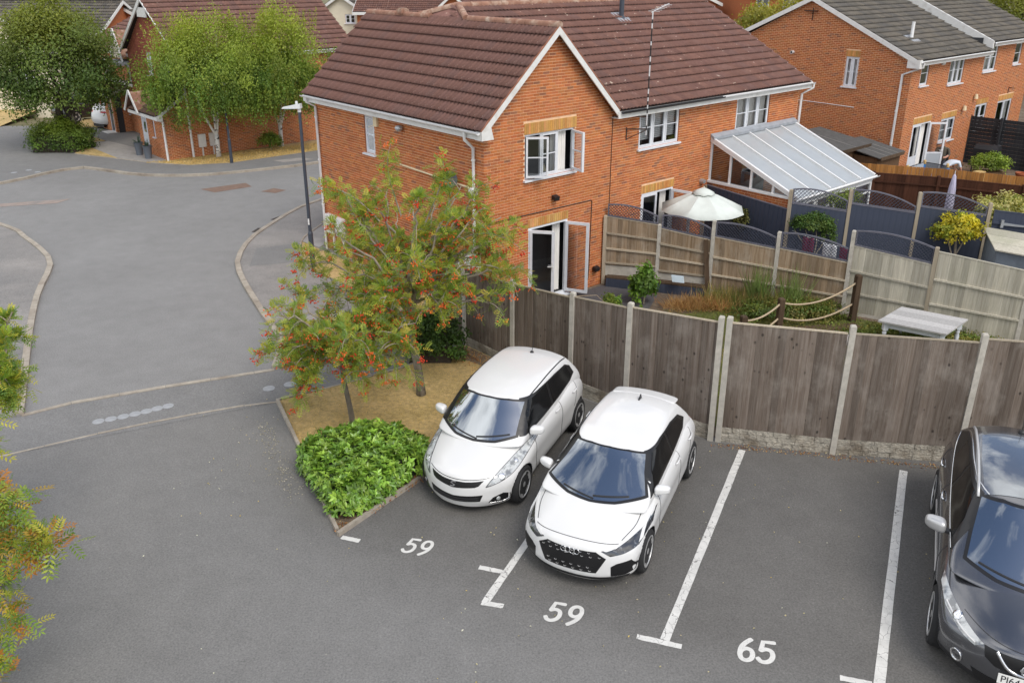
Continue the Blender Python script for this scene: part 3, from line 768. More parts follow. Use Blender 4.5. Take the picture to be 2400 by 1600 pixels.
def window(house, w, u0, u1, z0, z1, lights=(1.0,), bars=1, dep=-.03, sill=True, curtain=None, blind=None, skip=(), glass=None, label=None):
    """casement window: frame, glazing bars, a pane for each light, sill"""
    m = MB(); frame_panel(m, w, u0, u1, z0, z1, .045, dep - .05, dep)
    tot = sum(lights); u = u0 + .045; inner = (u1 - u0 - .09); edges = [u]
    for l in lights: u += inner * l / tot; edges.append(u)
    for e in edges[1:-1]: w.box(m, e - .028, e + .028, z0 + .045, z1 - .045, dep - .05, dep)
    for i in range(len(lights)):
        if i in skip: continue
        a = edges[i] + (.028 if i else 0); b = edges[i + 1] - (.028 if i < len(lights) - 1 else 0)
        frame_panel(m, w, a + .003, b - .003, z0 + .048, z1 - .048, .035, dep - .03, dep + .012)
        for k in range(bars):
            zz = z0 + .045 + (z1 - z0 - .09) * (k + 1) / (bars + 1)
            w.box(m, a + .038, b - .038, zz - .011, zz + .011, dep - .02, dep + .008)
    f = m.build('window', M['frame'], house)
    if label: f['label'] = label
    for i in range(len(lights)):
        if i in skip: continue
        a = edges[i] + (.028 if i else 0); b = edges[i + 1] - (.028 if i < len(lights) - 1 else 0)
        pane(w, a + .03, b - .03, z0 + .08, z1 - .08, dep - .012, f, glass)
    if sill:
        s = MB(); w.box(s, u0 - .05, u1 + .05, z0 - .045, z0 - .001, -.09, .075); s.build('window_sill', M['frame'], f)
    if curtain:
        for (a, b) in curtain:
            c = MB(); n = int((b - a) / .025) + 2; pr = None
            for k in range(n):
                uu = a + (b - a) * k / (n - 1); dd = dep - .11 + .018 * math.sin(k * 1.9) + .006 * math.sin(k * .7)
                cur = (w.pt(uu, z0 + .02, dd), w.pt(uu, z1, dd))
                if pr: c.quad(pr[0], cur[0], cur[1], pr[1])
                pr = cur
            c.build('curtain', M['curtain'], f, smooth=True)
    if blind:
        n = int((z1 - z0) / .048)
        for k in range(n):
            zz = z0 + .05 + k * .048
            if zz > z1 - .05 or zz < blind: continue
            b = MB(); b.quad(w.pt(u0 + .05, zz, dep - .085), w.pt(u1 - .05, zz, dep - .085), w.pt(u1 - .05, zz + .034, dep - .12), w.pt(u0 + .05, zz + .034, dep - .12)); b.build('blind_slat', M['blind'], f)
    return f

def casement(house, w, hinge, width, z0, z1, ang, dep, name='casement', bars=1, bar_=.05, glass=None, low=None, handle=None, parent=None):
    """an opened leaf hinged at u=hinge; width may be negative (hinge on the right)"""
    sgn = 1 if width > 0 else -1
    q = w.p + w.d * hinge + w.n * dep
    d = w.d * (math.cos(ang) * sgn) + w.n * math.sin(ang)
    n = Vector((-d.y, d.x))
    if n.dot(w.d * (-sgn) * math.sin(ang) + w.n * math.cos(ang)) < 0: n = -n
    v = W((q.x, q.y), (d.x, d.y), (n.x, n.y)); L = abs(width)
    m = MB(); frame_panel(m, v, 0, L, z0, z1, bar_, -.03, .03)
    for k in range(bars):
        zz = z0 + (z1 - z0) * (k + 1) / (bars + 1); v.box(m, bar_, L - bar_, zz - .012, zz + .012, -.02, .02)
    if low: v.box(m, bar_, L - bar_, z0 + low - .03, z0 + low + .03, -.03, .03)
    f = m.build(name, M['frame'], parent or house)
    pane(v, bar_, L - bar_, z0 + (low or bar_), z1 - bar_, 0, f, glass)
    if low:
        p = MB(); v.box(p, bar_, L - bar_, z0 + bar_, z0 + low - .03, -.015, .015); p.build('door_panel', M['greypanel'], f)
    if handle:
        h = MB(); v.box(h, L - .045, L - .015, z0 + handle - .11, z0 + handle + .11, .03, .042); v.box(h, L - .15, L - .02, z0 + handle - .012, z0 + handle + .012, .042, .062)
        v.box(h, L - .045, L - .015, z0 + handle - .11, z0 + handle + .11, -.042, -.03); v.box(h, L - .15, L - .02, z0 + handle - .012, z0 + handle + .012, -.062, -.042); h.build('door_handle', M['upvc'], f)
    return f
M['greypanel'] = mat('grey_panel', (0.40, 0.43, 0.47), 0.5)

# ---------------------------------------------------------------- roofs
TIL = [(0.170, 0.092, 0.076), (0.178, 0.096, 0.078), (0.164, 0.090, 0.076), (0.174, 0.098, 0.082), (0.184, 0.099, 0.080), (0.160, 0.092, 0.080)]
TILG = [(0.115, 0.105, 0.092), (0.130, 0.118, 0.102), (0.105, 0.098, 0.090), (0.140, 0.125, 0.105)]
def tile_mesh(tw, g, ov=0.05, hi=0.062, rolls=2, n=9, amp=0.030):
    """one interlocking tile in (u, s, h): ribs run up the slope, its tail stands proud of the course below"""
    v = []; f = []
    prof = []
    for k in range(n):
        u = tw * k / (n - 1)
        prof.append((u, amp * (0.5 - 0.5 * math.cos(2 * math.pi * rolls * k / (n - 1))) ** 0.7))
    for s, base in ((0.0, hi), (g + ov, 0.006)):
        for (u, h) in prof: v.append((u, s, base + h))
    for (u, h) in prof: v.append((u, 0.0, hi + h - 0.020))
    for k in range(n - 1):
        f.append((k, k + 1, n + k + 1, n + k)); f.append((2 * n + k, 2 * n + k + 1, k + 1, k))
    return v, f

def slope(house, O, du, ds, S, lim, tw, g, pal, mat_, roof, indiv=0, rank=None, name='tile', amp=0.040, rolls=2):
    """lay tiles on a roof slope; O eave corner (3D), du along the eave, ds up the slope; lim(s)->(u0,u1)"""
    O = Vector(O); du = Vector(du).normalized(); ds = Vector(ds).normalized(); nn = du.cross(ds).normalized()
    if nn.z < 0: nn = -nn
    ncol = int(S / g) + (1 if S % g > g * .3 else 0)
    tv, tf = tile_mesh(tw, g, rolls=rolls, amp=amp); tv = np.array(tv); tf = np.array(tf)
    spots = []
    for r_ in range(ncol):
        s = r_ * g; a, b = lim(min(s + g * .5, S)); k0 = math.floor(a / tw); k1 = math.ceil(b / tw)
        for k in range(k0, k1):
            u = k * tw
            if u + tw * .5 < a or u + tw * .5 > b: continue
            spots.append((u, s))
    ind = []
    if indiv:
        order = sorted(spots, key=rank or (lambda q: q[1]))
        ind = order[:indiv]; rest = order[indiv:]
    else: rest = spots
    B = np.array([[du.x, du.y, du.z], [ds.x, ds.y, ds.z], [nn.x, nn.y, nn.z]])
    flip = du.cross(ds).dot(nn) < 0
    tff = tf[:, ::-1] if flip else tf
    if ind:
        var = []
        for k in range(6):
            c = random.choice(pal); cc = np.tile(np.array(c) * random.uniform(.94, 1.06), (len(tff), 1))
            o = np_mesh(name, tv @ B, tff, mat_, None, colr=cc, smooth=False); var.append(o.data); bpy.data.objects.remove(o)
        for (u, s) in ind:
            o = bpy.data.objects.new(name, random.choice(var)); link(o, roof)
            o.location = O + du * u + ds * s + nn * random.uniform(0, .004)
    if rest:
        V = []; F = []; C = []
        for i, (u, s) in enumerate(rest):
            p = O + du * u + ds * s + nn * random.uniform(0, .004)
            V.append(tv @ B + np.array(p)); F.append(tff + i * len(tv))
            c = np.array(random.choice(pal)) * random.uniform(.93, 1.07); C.append(np.tile(c, (len(tff), 1)))
        o = np_mesh(name + '_field', np.concatenate(V), np.concatenate(F), mat_, roof, colr=np.concatenate(C))
        tag(o, kind='stuff')

def ridge_run(roof, p, q, r=0.085, seg=0.36, mat_=None, name='ridge_tile'):
    p = Vector(p); q = Vector(q); L = (q - p).length; n = max(1, round(L / seg)); d = (q - p) / n
    side = d.cross(Vector((0, 0, 1))).normalized(); up = side.cross(d).normalized()
    for k in range(n):
        a = p + d * k + d.normalized() * .004; b = p + d * (k + 1) - d.normalized() * .004
        m = MB(); vs0 = []; rr = r * random.uniform(.95, 1.06)
        for e, r2 in ((a, rr), (b, rr * .97)):
            for j in range(8):
                t = math.pi * (-0.12 + 1.24 * j / 7); vs0.append(e + side * math.cos(t) * r2 + up * (math.sin(t) * r2 - .01))
        fs = [(j, j + 1, 9 + j, 8 + j) for j in range(7)] + [tuple(range(7, -1, -1)), tuple(range(8, 16))]
        m.add(vs0, fs); m.build(name, mat_ or M['ridge'], roof, angle=50)

def gutter_run(house, p, q, r=0.052, mat_=None, name='gutter'):
    p = Vector(p); q = Vector(q); d = (q - p).normalized(); side = d.cross(Vector((0, 0, 1))).normalized()
    m = MB(); vs0 = []
    for e in (p, q):
        for rr in (r, r * .82):
            for j in range(9):
                t = math.pi * (1 + j / 8); vs0.append(e + side * math.cos(t) * rr + Vector((0, 0, math.sin(t) * rr)))
    f = []
    for j in range(8):
        f.append((j, j + 1, 18 + j + 1, 18 + j)); f.append((9 + j + 1, 9 + j, 27 + j, 27 + j + 1))
    f += [(0, 18, 27, 9), (8, 17, 35, 26)]
    f += [(j, 9 + j, 9 + j + 1, j + 1) for j in range(8)] + [(18 + j + 1, 27 + j + 1, 27 + j, 18 + j) for j in range(8)]
    m.add(vs0, f); return m.build(name, mat_ or M['upvc'], house, angle=40)

def downpipe(house, pts, r=0.036, mat_=None, clips=()):
    m = MB(); m.tube(pts, r, 10); o = m.build('downpipe', mat_ or M['upvc'], house, angle=50)
    for c in clips:
        b = MB(); b.lathe([(r + .002, -.02), (r + .012, -.02), (r + .012, .02), (r + .002, .02)], 12, c); b.build('pipe_clip', mat_ or M['upvc'], o)
    return o

# ---------------------------------------------------------------- the gabled pair in the middle
ANG = R(41.2)
MHX, MHY = -0.617, 18.536
WG, LW, HE, HR = 4.10, 7.39, 4.49, 6.56          # gable width, wing length, eaves, wing ridge
W2, B2, HR2 = 12.6, 8.3, 6.82                    # whole rear wall, depth of main roof, main ridge
AP = 2.03                                         # wing ridge line
house = thing('brick_house', 'red brick house pair with brown tiled roofs and a white trimmed gable in the middle', 'house', (MHX, MHY, 0), ANG)
rear = W((0, 0), (1, 0), (0, -1)); left = W((0, 0), (0, 1), (-1, 0)); right = W((W2, 0), (0, 1), (1, 0))
kL = (HR - HE) / (AP + .24)
def glim(z):
    if z <= HE: return (0.0, W2)
    t = (z - HE) / (HR - HE) * (AP + .24) - .24
    return (max(0, t), min(2 * AP - max(t, 0), W2))
OPR = [(1.20, 2.80, 3.20, 4.24), (1.33, 2.63, 0.10, 2.02), (5.14, 6.78, 3.40, 4.43), (5.38, 6.70, 0.10, 2.17), (9.36, 11.04, 3.35, 4.34)]
LNR = [(1.18, 2.86, 4.245, 4.50), (1.31, 2.65, 2.025, 2.235), (5.36, 6.73, 2.175, 2.39)]
rear.ind = lambda u, z: u < 4.1
rear.rank = lambda u, z: abs(u - 1.6) * .9 + abs(z - 2.6)
rest = build_wall(house, rear, glim, [0, HE, HR - .12], OPR, 300, lintels=LNR)
OPL = [(4.40, 4.88, 3.27, 4.24)]
rest2 = build_wall(house, left, lambda z: (0, LW), [0, HE], OPL)
b = len(rest.v); rest.v += rest2.v; rest.f += [[i + b for i in f] for f in rest2.f]; rest.m += rest2.m; rest.c += rest2.c
# right end wall
def rlim(z):
    if z <= HE: return (0, B2)
    t = (z - HE) / (HR2 - HE) * B2 / 2
    return (t, B2 - t)
rest3 = build_wall(house, right, rlim, [0, HE, HR2 - .05], [], fine=False)
b = len(rest.v); rest.v += rest3.v; rest.f += [[i + b for i in f] for f in rest3.f]; rest.m += rest3.m; rest.c += rest3.c
o = rest.build('brickwork', M['brick'], house); tag(o, kind='stuff')
# hidden far walls so that the shell is closed
m = MB(); m.quad((0, LW, 0), (AP * 2, LW, 0), (AP * 2, LW, HE), (0, LW, HE)); m.add([(0, LW, HE), (AP * 2, LW, HE), (AP, LW, HR - .1)], [(0, 1, 2)])
m.quad((AP * 2, B2, 0), (W2, B2, 0), (W2, B2, HE), (AP * 2, B2, HE)); m.build('front_wall', M['brick_reveal'], house)
for (u0, u1, z0, z1) in LNR: lintel(house, rear, u0, u1, z0, z1)

# windows and doors
f = window(house, rear, 1.20, 2.80, 3.20, 4.24, (1, 1.05, 1), 1, skip=(0, 2), curtain=[(2.12, 2.62)], label='white window with both side casements open')
casement(house, rear, 1.25, .52, 3.25, 4.19, R(38), -.01, 'casement', 1, .045, parent=f)
casement(house, rear, 2.75, -.48, 3.25, 4.19, R(78), -.01, 'casement', 1, .045, parent=f)
# toy boats on the inside sill
M['toy'] = mat('toy_cream', (0.72, 0.62, 0.38), 0.6); M['toyd'] = mat('toy_brown', (0.10, 0.04, 0.02), 0.6)
for u, s, lb in ((1.98, 1.0, 'cream model yacht with tall sails on the gable window sill, left of two'), (2.28, .8, 'small model boat with cream sail on the gable window sill, right of two')):
    q = rear.pt(u, 3.25, -.16); t = thing('model_boat', lb, 'model boat', Matrix.Rotation(ANG, 4, 'Z') @ Vector((q[0], q[1], 0)) + Vector((MHX, MHY, 3.20)), ANG)
    m = MB(); m.hexa([(-.05 * s, -.015, 0), (.05 * s, -.015, 0), (.05 * s, .015, 0), (-.05 * s, .015, 0), (-.09 * s, -.025, .05 * s), (.09 * s, -.025, .05 * s), (.09 * s, .025, .05 * s), (-.09 * s, .025, .05 * s)]); m.build('hull', M['toyd'], t)
    m = MB(); m.hexa([(-.07 * s, -.004, .07 * s), (-.005, -.004, .07 * s), (-.005, .004, .07 * s), (-.07 * s, .004, .07 * s), (-.012, -.004, .26 * s), (-.005, -.004, .26 * s), (-.005, .004, .26 * s), (-.012, .004, .26 * s)])
    m.hexa([(.005, -.004, .07 * s), (.06 * s, -.004, .07 * s), (.06 * s, .004, .07 * s), (.005, .004, .07 * s), (.005, -.004, .22 * s), (.01, -.004, .22 * s), (.01, .004, .22 * s), (.005, .004, .22 * s)]); m.build('sail', M['toy'], t)
    m = MB(); m.tube([(0, 0, .04 * s), (0, 0, .28 * s)], .004, 6); m.build('mast', M['toyd'], t)

def french(w, u0, u1, z0, z1, angL, angR, lab, closedL=False, low=None):
    m = MB(); frame_panel(m, w, u0, u1, z0, z1, .05, -.07, .0); w.box(m, u0 - .06, u1 + .06, z0 - .06, z0 - .001, -.1, .10)
    d = m.build('french_door', M['frame'], house); d['label'] = lab
    wd = (u1 - u0 - .1) / 2
    if closedL:
        ff = MB(); frame_panel(ff, w, u0 + .05, u0 + .05 + wd, z0 + .05, z1 - .05, .06, -.05, .0); o = ff.build('door_leaf', M['frame'], d)
        pane(w, u0 + .11, u0 + wd - .01, z0 + .11, z1 - .11, -.02, d)
    else:
        casement(house, w, u0 + .05, wd, z0 + .05, z1 - .05, angL, .0, 'door_leaf', 0, .065, handle=.95, low=low, parent=d)
    casement(house, w, u1 - .05, -wd, z0 + .05, z1 - .05, angR, .0, 'door_leaf', 0, .065, low=low, parent=d)
    for (a, b) in ((u1 - .36, u1 - .12), (u0 + .06, u0 + .14)):
        c = MB(); pr = None; n = 12
        for k in range(n):
            uu = a + (b - a) * k / (n - 1); dd = -.16 + .02 * math.sin(k * 1.9); cur = (w.pt(uu, z0 + .06, dd), w.pt(uu, z1, dd))
            if pr: c.quad(pr[0], cur[0], cur[1], pr[1])
            pr = cur
        c.build('curtain', M['curtain'], d, smooth=True)
french(rear, 1.33, 2.63, .10, 2.02, R(52), R(118), 'white french doors standing open, left leaf with a handle')
french(rear, 5.38, 6.70, .10, 2.17, 0, R(100), 'white patio doors behind the parasol, right leaf open', closedL=True)
window(house, rear, 5.14, 6.78, 3.40, 4.43, (1, 1, 1), 1, blind=3.55, curtain=[(5.2, 6.7)] and None, label='white three light window with half drawn slatted blinds')
window(house, rear, 9.36, 11.04, 3.35, 4.34, (1, 1, 1), 1, curtain=[(9.42, 10.98)], label='white three light window hung with pale net curtains')
window(house, left, 4.40, 4.88, 3.27, 4.24, (1,), 1, glass=M['glass_dark'], label='narrow side window under the eaves')

# roofs --------------------------------------------------------------
ov, og = 0.21, 0.24
roof = MB()
e = .0
# boarding under the tiles (wing both slopes, main both slopes)
roof.add([(-og, -ov, HE - .01), (-og, LW + ov, HE - .01), (AP, LW + ov, HR - .02), (AP, -ov, HR - .02)], [(0, 1, 2, 3)][:1])
roof.add([(AP, -ov, HR - .02), (AP, LW + ov, HR - .02), (2 * AP + .12, LW + ov, HE - .01), (2 * AP + .12, -ov, HE - .01)], [(0, 1, 2, 3)])
vb = (HR - HE) / (HR2 - HE) * (B2 / 2 + og) - og
roof.add([(AP * 2 + .05, -og, HE - .01), (W2 + .3, -og, HE - .01), (W2 + .3, B2 / 2, HR2 - .02), (2.61, B2 / 2, HR2 - .02), (AP, vb, HR - .02)], [(0, 1, 2, 3, 4)])
roof.add([(2.61, B2 / 2, HR2 - .02), (W2 + .3, B2 / 2, HR2 - .02), (W2 + .3, B2 + og, HE - .01), (AP * 2, B2 + og, HE - .01)], [(0, 1, 2, 3)])
roof.build('roof', M['underlay'], house)
roofo = [c for c in house.children if c.name.startswith('roof')][-1]
SL = math.hypot(AP + og, HR - HE); dsl = ((AP + og) / SL, 0, (HR - HE) / SL)
slope(house, (-og, -ov, HE), (0, 1, 0), dsl, SL, lambda s: (0, LW + 2 * ov), .262, SL / 10, TIL, M['tile'], roofo, 300, rank=lambda q: q[0] * .12 + q[1])
SM = math.hypot(B2 / 2 + og, HR2 - HE); dsm = (0, (B2 / 2 + og) / SM, (HR2 - HE) / SM)
kR = (HR - HE) / (AP + .10)
def mlim(s):
    z = HE + (HR2 - HE) * s / SM
    lo = AP + (HR - z) / kR if z < HR else 2.61 - (HR2 - z) * 2.4
    return (max(lo, 1.9), W2 + .3)
slope(house, (0, -og, HE), (1, 0, 0), dsm, SM, mlim, .262, SM / 15, TIL, M['tile'], roofo, 0)
# small hip end over the wing ridge
m = MB(); m.add([(2.61, B2 / 2, HR2 + .05), (AP - .25, 3.0, HR - .12), (AP - .25, 5.3, HR - .12), (AP + .1, 3.0, HR + .05), (AP + .1, 5.3, HR + .05)], [(0, 1, 2), (0, 3, 1), (0, 2, 4)], 0, (0.23, 0.12, 0.10)); m.build('hip_end', M['tile'], roofo)
ridge_run(roofo, (AP, -ov - .02, HR + .045), (AP, 3.0, HR + .045))
ridge_run(roofo, (AP, 4.6, HR + .045), (AP, LW + ov, HR + .045))
ridge_run(roofo, (2.61, B2 / 2, HR2 + .05), (W2 + .3, B2 / 2, HR2 + .05))
ridge_run(roofo, (AP - .02, 3.08, HR + .05), (2.61, B2 / 2, HR2 + .06), .09)
ridge_run(roofo, (AP - .02, 5.1, HR + .05), (2.61, B2 / 2, HR2 + .06), .09)
m = MB(); m.box(AP - .12, AP + .12, 5.75, 6.0, HR + .06, HR + .17); m.box(AP - .09, AP + .09, 5.78, 5.97, HR + .17, HR + .20); m.build('ridge_vent', M['ridge'], roofo)
# trim: barge boards, soffit boxes, fascias
def barge(p, q, name='barge_board', h=.17, w=.035, mat_=None, hs=house):
    m = MB(); p = Vector(p); q = Vector(q)
    m.hexa([p + Vector((0, -w / 2, -h)), q + Vector((0, -w / 2, -h)), q + Vector((0, w / 2, -h)), p + Vector((0, w / 2, -h)), p + Vector((0, -w / 2, 0)), q + Vector((0, -w / 2, 0)), q + Vector((0, w / 2, 0)), p + Vector((0, w / 2, 0))])
    return m.build(name, mat_ or M['fascia'], hs)
barge((-og + .0, -ov, HE + .015), (AP, -ov, HR + .01)); barge((AP, -ov, HR + .01), (2 * AP + .06, -ov, HE + .04))
M['verge'] = mat('verge_mortar', (0.30, 0.13, 0.08), 0.9, var=0.2, vs_=8)
barge((-og, -ov + .01, HE + .052), (AP, -ov + .01, HR + .052), 'verge_strip', .034, .05, M['verge']); barge((AP, -ov + .01, HR + .052), (2 * AP + .1, -ov + .01, HE + .06), 'verge_strip', .034, .05, M['verge'])
m = MB(); m.hexa([(-og, -ov - .018, HE - .18), (.10, -ov - .018, HE - .18), (.10, -.005, HE - .18), (-og, -.005, HE - .18), (-og, -ov - .018, HE + .0), (.02, -ov - .018, HE + .13), (.02, -.005, HE + .13), (-og, -.005, HE + .0)]); m.build('box_end', M['fascia'], house)
m = MB(); m.box(-og - .004, -og + .02, -ov, LW + ov, HE - .17, HE + .0); m.build('fascia', M['fascia'], house)
m = MB(); m.box(-og + .02, -.002, -.004, LW + ov, HE - .17, HE - .15); m.build('soffit', M['fascia'], house)
gutter_run(house, (-og - .06, -ov + .02, HE + .0), (-og - .06, LW + ov, HE + .0))
m = MB(); m.box(2 * AP + .02, W2 + .28, -og - .004, -og + .02, HE - .17, HE); m.build('fascia', M['fascia'], house)
m = MB(); m.box(2 * AP + .02, W2 + .28, -og + .02, -.002, HE - .17, HE - .15); m.build('soffit', M['fascia'], house)
g1 = gutter_run(house, (2 * AP + .1, -og - .06, HE), (8.3, -og - .06, HE), mat_=M['black']); g1['label'] = 'black half of the rear gutter'
gutter_run(house, (8.3, -og - .06, HE), (W2 + .32, -og - .06, HE))
m = MB(); m.box(W2 + .24, W2 + .28, -og - .02, B2 / 2, HE - .17, HE); m.build('box_end', M['fascia'], house)
barge2 = MB(); p = Vector((W2 + .29, -og, HE + .01)); q = Vector((W2 + .29, B2 / 2, HR2 + .01))
barge2.hexa([p + Vector((-.02, 0, -.15)), p + Vector((.02, 0, -.15)), q + Vector((.02, 0, -.15)), q + Vector((-.02, 0, -.15)), p + Vector((-.02, 0, 0)), p + Vector((.02, 0, 0)), q + Vector((.02, 0, 0)), q + Vector((-.02, 0, 0))]); barge2.build('barge_board', M['fascia'], house)
downpipe(house, [(W2 + .30, -og - .06, HE - .04), (W2 + .30, -og - .06, HE - .16), (W2 + .1, -.05, HE - .35), (W2 + .05, -.05, .05)])
# near and far downpipes of the wing wall
downpipe(house, [(-og - .06, .30, HE - .04), (-og - .06, .30, HE - .20), (-.06, .30, HE - .42), (-.06, .30, 3.16)], clips=[(-.06, .30, 3.8)])
m = MB(); m.hexa([(-.12, .22, 3.0), (-.0, .22, 3.0), (-.0, .38, 3.0), (-.12, .38, 3.0), (-.15, .19, 3.16), (-.0, .19, 3.16), (-.0, .41, 3.16), (-.15, .41, 3.16)]); m.build('hopper_head', M['upvc'], house)
downpipe(house, [(-.06, .30, 3.0), (-.06, .30, .05)], clips=[(-.06, .30, 2.2), (-.06, .30, 1.2)])
downpipe(house, [(-og - .06, LW - .05, HE - .04), (-og - .06, LW - .05, HE - .16), (-.06, LW - .10, HE - .30), (-.06, LW - .10, .03)], clips=[(-.06, LW - .1, 3.9), (-.06, LW - .1, 2.7), (-.06, LW - .1, 1.4)])
m = MB(); m.tube([(-.03, .32, 3.13), (-.03, 3.25, 3.22)], .022, 8); m.build('overflow_pipe', M['cream'], house)
# satellite dish
dish = MB(); c0 = Vector((-.20, .98, 3.26)); ax = Vector((-.72, -.66, .22)).normalized(); e1_ = ax.orthogonal().normalized(); e2_ = ax.cross(e1_)
zz = Vector((0, 0, 1)); e2_ = (zz - ax * zz.dot(ax)).normalized(); e1_ = e2_.cross(ax)
rings = [(0, 0), (.08, .006), (.15, .02), (.20, .038)]
vs0 = []; fs0 = []; n = 24
for (r_, h) in rings[1:]:
    for k in range(n): t = 2 * math.pi * k / n; vs0.append(c0 + e1_ * math.cos(t) * r_ * .88 + e2_ * math.sin(t) * r_ + ax * h)
vs0.append(c0)
for i in range(2):
    for k in range(n): fs0.append((i * n + k, i * n + (k + 1) % n, (i + 1) * n + (k + 1) % n, (i + 1) * n + k))
for k in range(n): fs0.append((len(vs0) - 1, (k + 1) % n, k))
dish.add(vs0, fs0); M['dish'] = mat('dish_grey', (0.075, 0.08, 0.095), 0.55)
dd = dish.build('satellite_dish', M['dish'], house, smooth=True)
mo = dd.modifiers.new('s', 'SOLIDIFY'); mo.thickness = .008
m = MB(); m.tube([c0 - ax * .02, c0 - ax * .12, Vector((-.02, 1.02, 3.2))], .018, 6); m.tube([c0 - e2_ * .19, c0 - e2_ * .16 + ax * .24], .01, 6); m.tube([c0 - e2_ * .18 + ax * .20, c0 - e2_ * .13 + ax * .30], .025, 8); m.build('dish_arm', M['black'], dd)
# alarm box, floodlights, wall light, cable, vent box
m = MB(); m.box(-.07, 0, 4.18, 4.34, 4.02, 4.26); m.build('alarm_box', M['cream'], house)
def flood(w, u, z, label=None):
    m = MB(); w.box(m, u - .05, u + .05, z - .04, z + .05, 0, .03); o = m.build('floodlight', M['black'], house)
    m = MB(); P = [w.pt(u - .08, z - .02, .05), w.pt(u + .08, z - .02, .05), w.pt(u + .08, z - .06, .14), w.pt(u - .08, z - .06, .14), w.pt(u - .08, z + .07, .04), w.pt(u + .08, z + .07, .04), w.pt(u + .08, z + .04, .16), w.pt(u - .08, z + .04, .16)]
    m.hexa(P); m.build('lamp_housing', M['black'], o)
    if label: o['label'] = label
flood(rear, 2.13, 2.64)
flood(rear, 3.64, .50)
m = MB(); m.tube([(-.02, 3.13, 4.10), (-.10, 3.13, 4.10)], .03, 8); m.lathe([(.05, 0), (.10, .06), (.10, .10), (.06, .14), (0, .15)], 12, (-.10, 3.13, 4.06)); m.build('wall_lamp', M['galv'], house, smooth=True)
m = MB(); m.tube([rear.pt(.02, 2.37, .016), rear.pt(3.44, 2.35, .016), rear.pt(3.47, 2.32, .016), rear.pt(3.44, .55, .016), rear.pt(3.42, .25, .016)], .011, 6); m.build('cable', M['black'], house)
m = MB(); m.tube([rear.pt(4.12, HE - .1, .016), rear.pt(4.12, .3, .016)], .010, 6); m.build('cable', M['rust'], house)
# round light by the conservatory
m = MB(); q = rear.pt(7.94, 2.13, 0); m.lathe([(.07, 0), (.075, .05), (.06, .14), (0, .145)], 14, q, Matrix.Rotation(R(90), 3, 'X')); m.build('wall_lamp', M['galv'], house, angle=40)
# meter boxes on the wing wall
for b0 in (6.2, 6.75):
    m = MB(); m.box(-.12, 0, b0, b0 + .38, .62, 1.16); m.box(-.13, -.12, b0 + .015, b0 + .365, .635, 1.145); o = m.build('meter_box', M['upvc'], house)
    m = MB(); m.box(-.06, -.01, b0 + .08, b0 + .13, .05, .62); m.build('meter_conduit', M['upvc'], o)
# flue and aerial
t = MB(); t.lathe([(.13, -.03), (.085, .05), (.07, .06), (.07, .62), (0, .62)], 16, (7.97, 3.3, 6.39)); o = t.build('flue', M['steelgrey'], roofo, angle=40)
t = MB(); t.hexa([(7.72, 3.05, 6.245), (8.22, 3.05, 6.245), (8.22, 3.5, 6.485), (7.72, 3.5, 6.485), (7.72, 3.05, 6.305), (8.22, 3.05, 6.305), (8.22, 3.5, 6.545), (7.72, 3.5, 6.545)]); t.build('lead_flashing', M['lead'], roofo)
aer = thing('aerial_mast', 'thin black and white banded aerial mast rising past the brown roof', 'aerial', Matrix.Rotation(ANG, 4, 'Z') @ Vector((4.93, -.42, 0)) + Vector((MHX, MHY, 0)), ANG)
z = 3.85; k = 0
while z < 6.75:
    h = random.choice([.09, .12, .26, .30]); m = MB(); m.tube([(0, 0, z), (0, 0, min(z + h, 6.8))], .016, 8); m.build('mast_band', M['black'] if k % 2 else M['lamphead'], aer); z += h; k += 1
m = MB(); m.beam((-.3, .42, 4.32), (.03, 0, 4.30), .03, .03); m.beam((-.3, .42, 3.98), (.03, 0, 4.0), .03, .03); m.beam((-.28, .41, 3.7), (-.28, .41, 4.02), .03, .03); m.beam((-.28, .41, 3.72), (0, 0, 3.98), .02, .02); m.build('wall_bracket', M['rust'], aer)
m = MB(); m.tube([(-.05, 0, 6.78), (.9, .25, 6.95)], .01, 6)
for k in range(6): m.tube([(.1 + k * .14, -.12 + k * .04, 6.80 + k * .025), (.1 + k * .14, .22 + k * .02, 6.80 + k * .025)], .006, 5)
m.build('antenna', M['lamphead'], aer)

# conservatory ---------------------------------------------------------
cons = thing('conservatory', 'white framed lean-to conservatory with pale polycarbonate roof against the brick wall', 'conservatory', (MHX, MHY, 0), ANG)
a0, a1, cb, zt, zl, zs_ = 8.28, 12.42, -2.82, 3.30, 2.12, 2.06
cw = W((a0, 0), (0, -1), (-1, 0)); cf = W((a0, cb), (1, 0), (0, -1))
rb = build_wall(cons, cw, lambda z: (0, -cb), [0, zs_], [], room=0)
rb2 = build_wall(cons, cf, lambda z: (0, a1 - a0), [0, .7], [], room=0, fine=False)
b = len(rb.v); rb.v += rb2.v; rb.f += [[i + b for i in f] for f in rb2.f]; rb.m += rb2.m; rb.c += rb2.c
tag(rb.build('brickwork', M['brick'], cons), kind='stuff')
M['poly'] = mat('polycarbonate', (0.60, 0.63, 0.65), 0.18, spec=0.6, var=0.05, vs_=2)
_t = M['poly'].node_tree; _tp = _t.nodes.new('ShaderNodeBsdfTransparent'); _tp.inputs[0].default_value = (.85, .88, .9, 1); _mx = _t.nodes.new('ShaderNodeMixShader'); _mx.inputs[0].default_value = .42
_t.links.new(_t.nodes['Principled BSDF'].outputs[0], _mx.inputs[1]); _t.links.new(_tp.outputs[0], _mx.inputs[2]); _t.links.new(_mx.outputs[0], _t.nodes['Material Output'].inputs[0])
def rz_(bb): return zt + (zl - zt) * (-bb) / (-cb)
m = MB(); cw.box(m, -.02, -cb + .02, zs_, zs_ + .06, -.1, .06); m.build('sill', M['upvc'], cons)
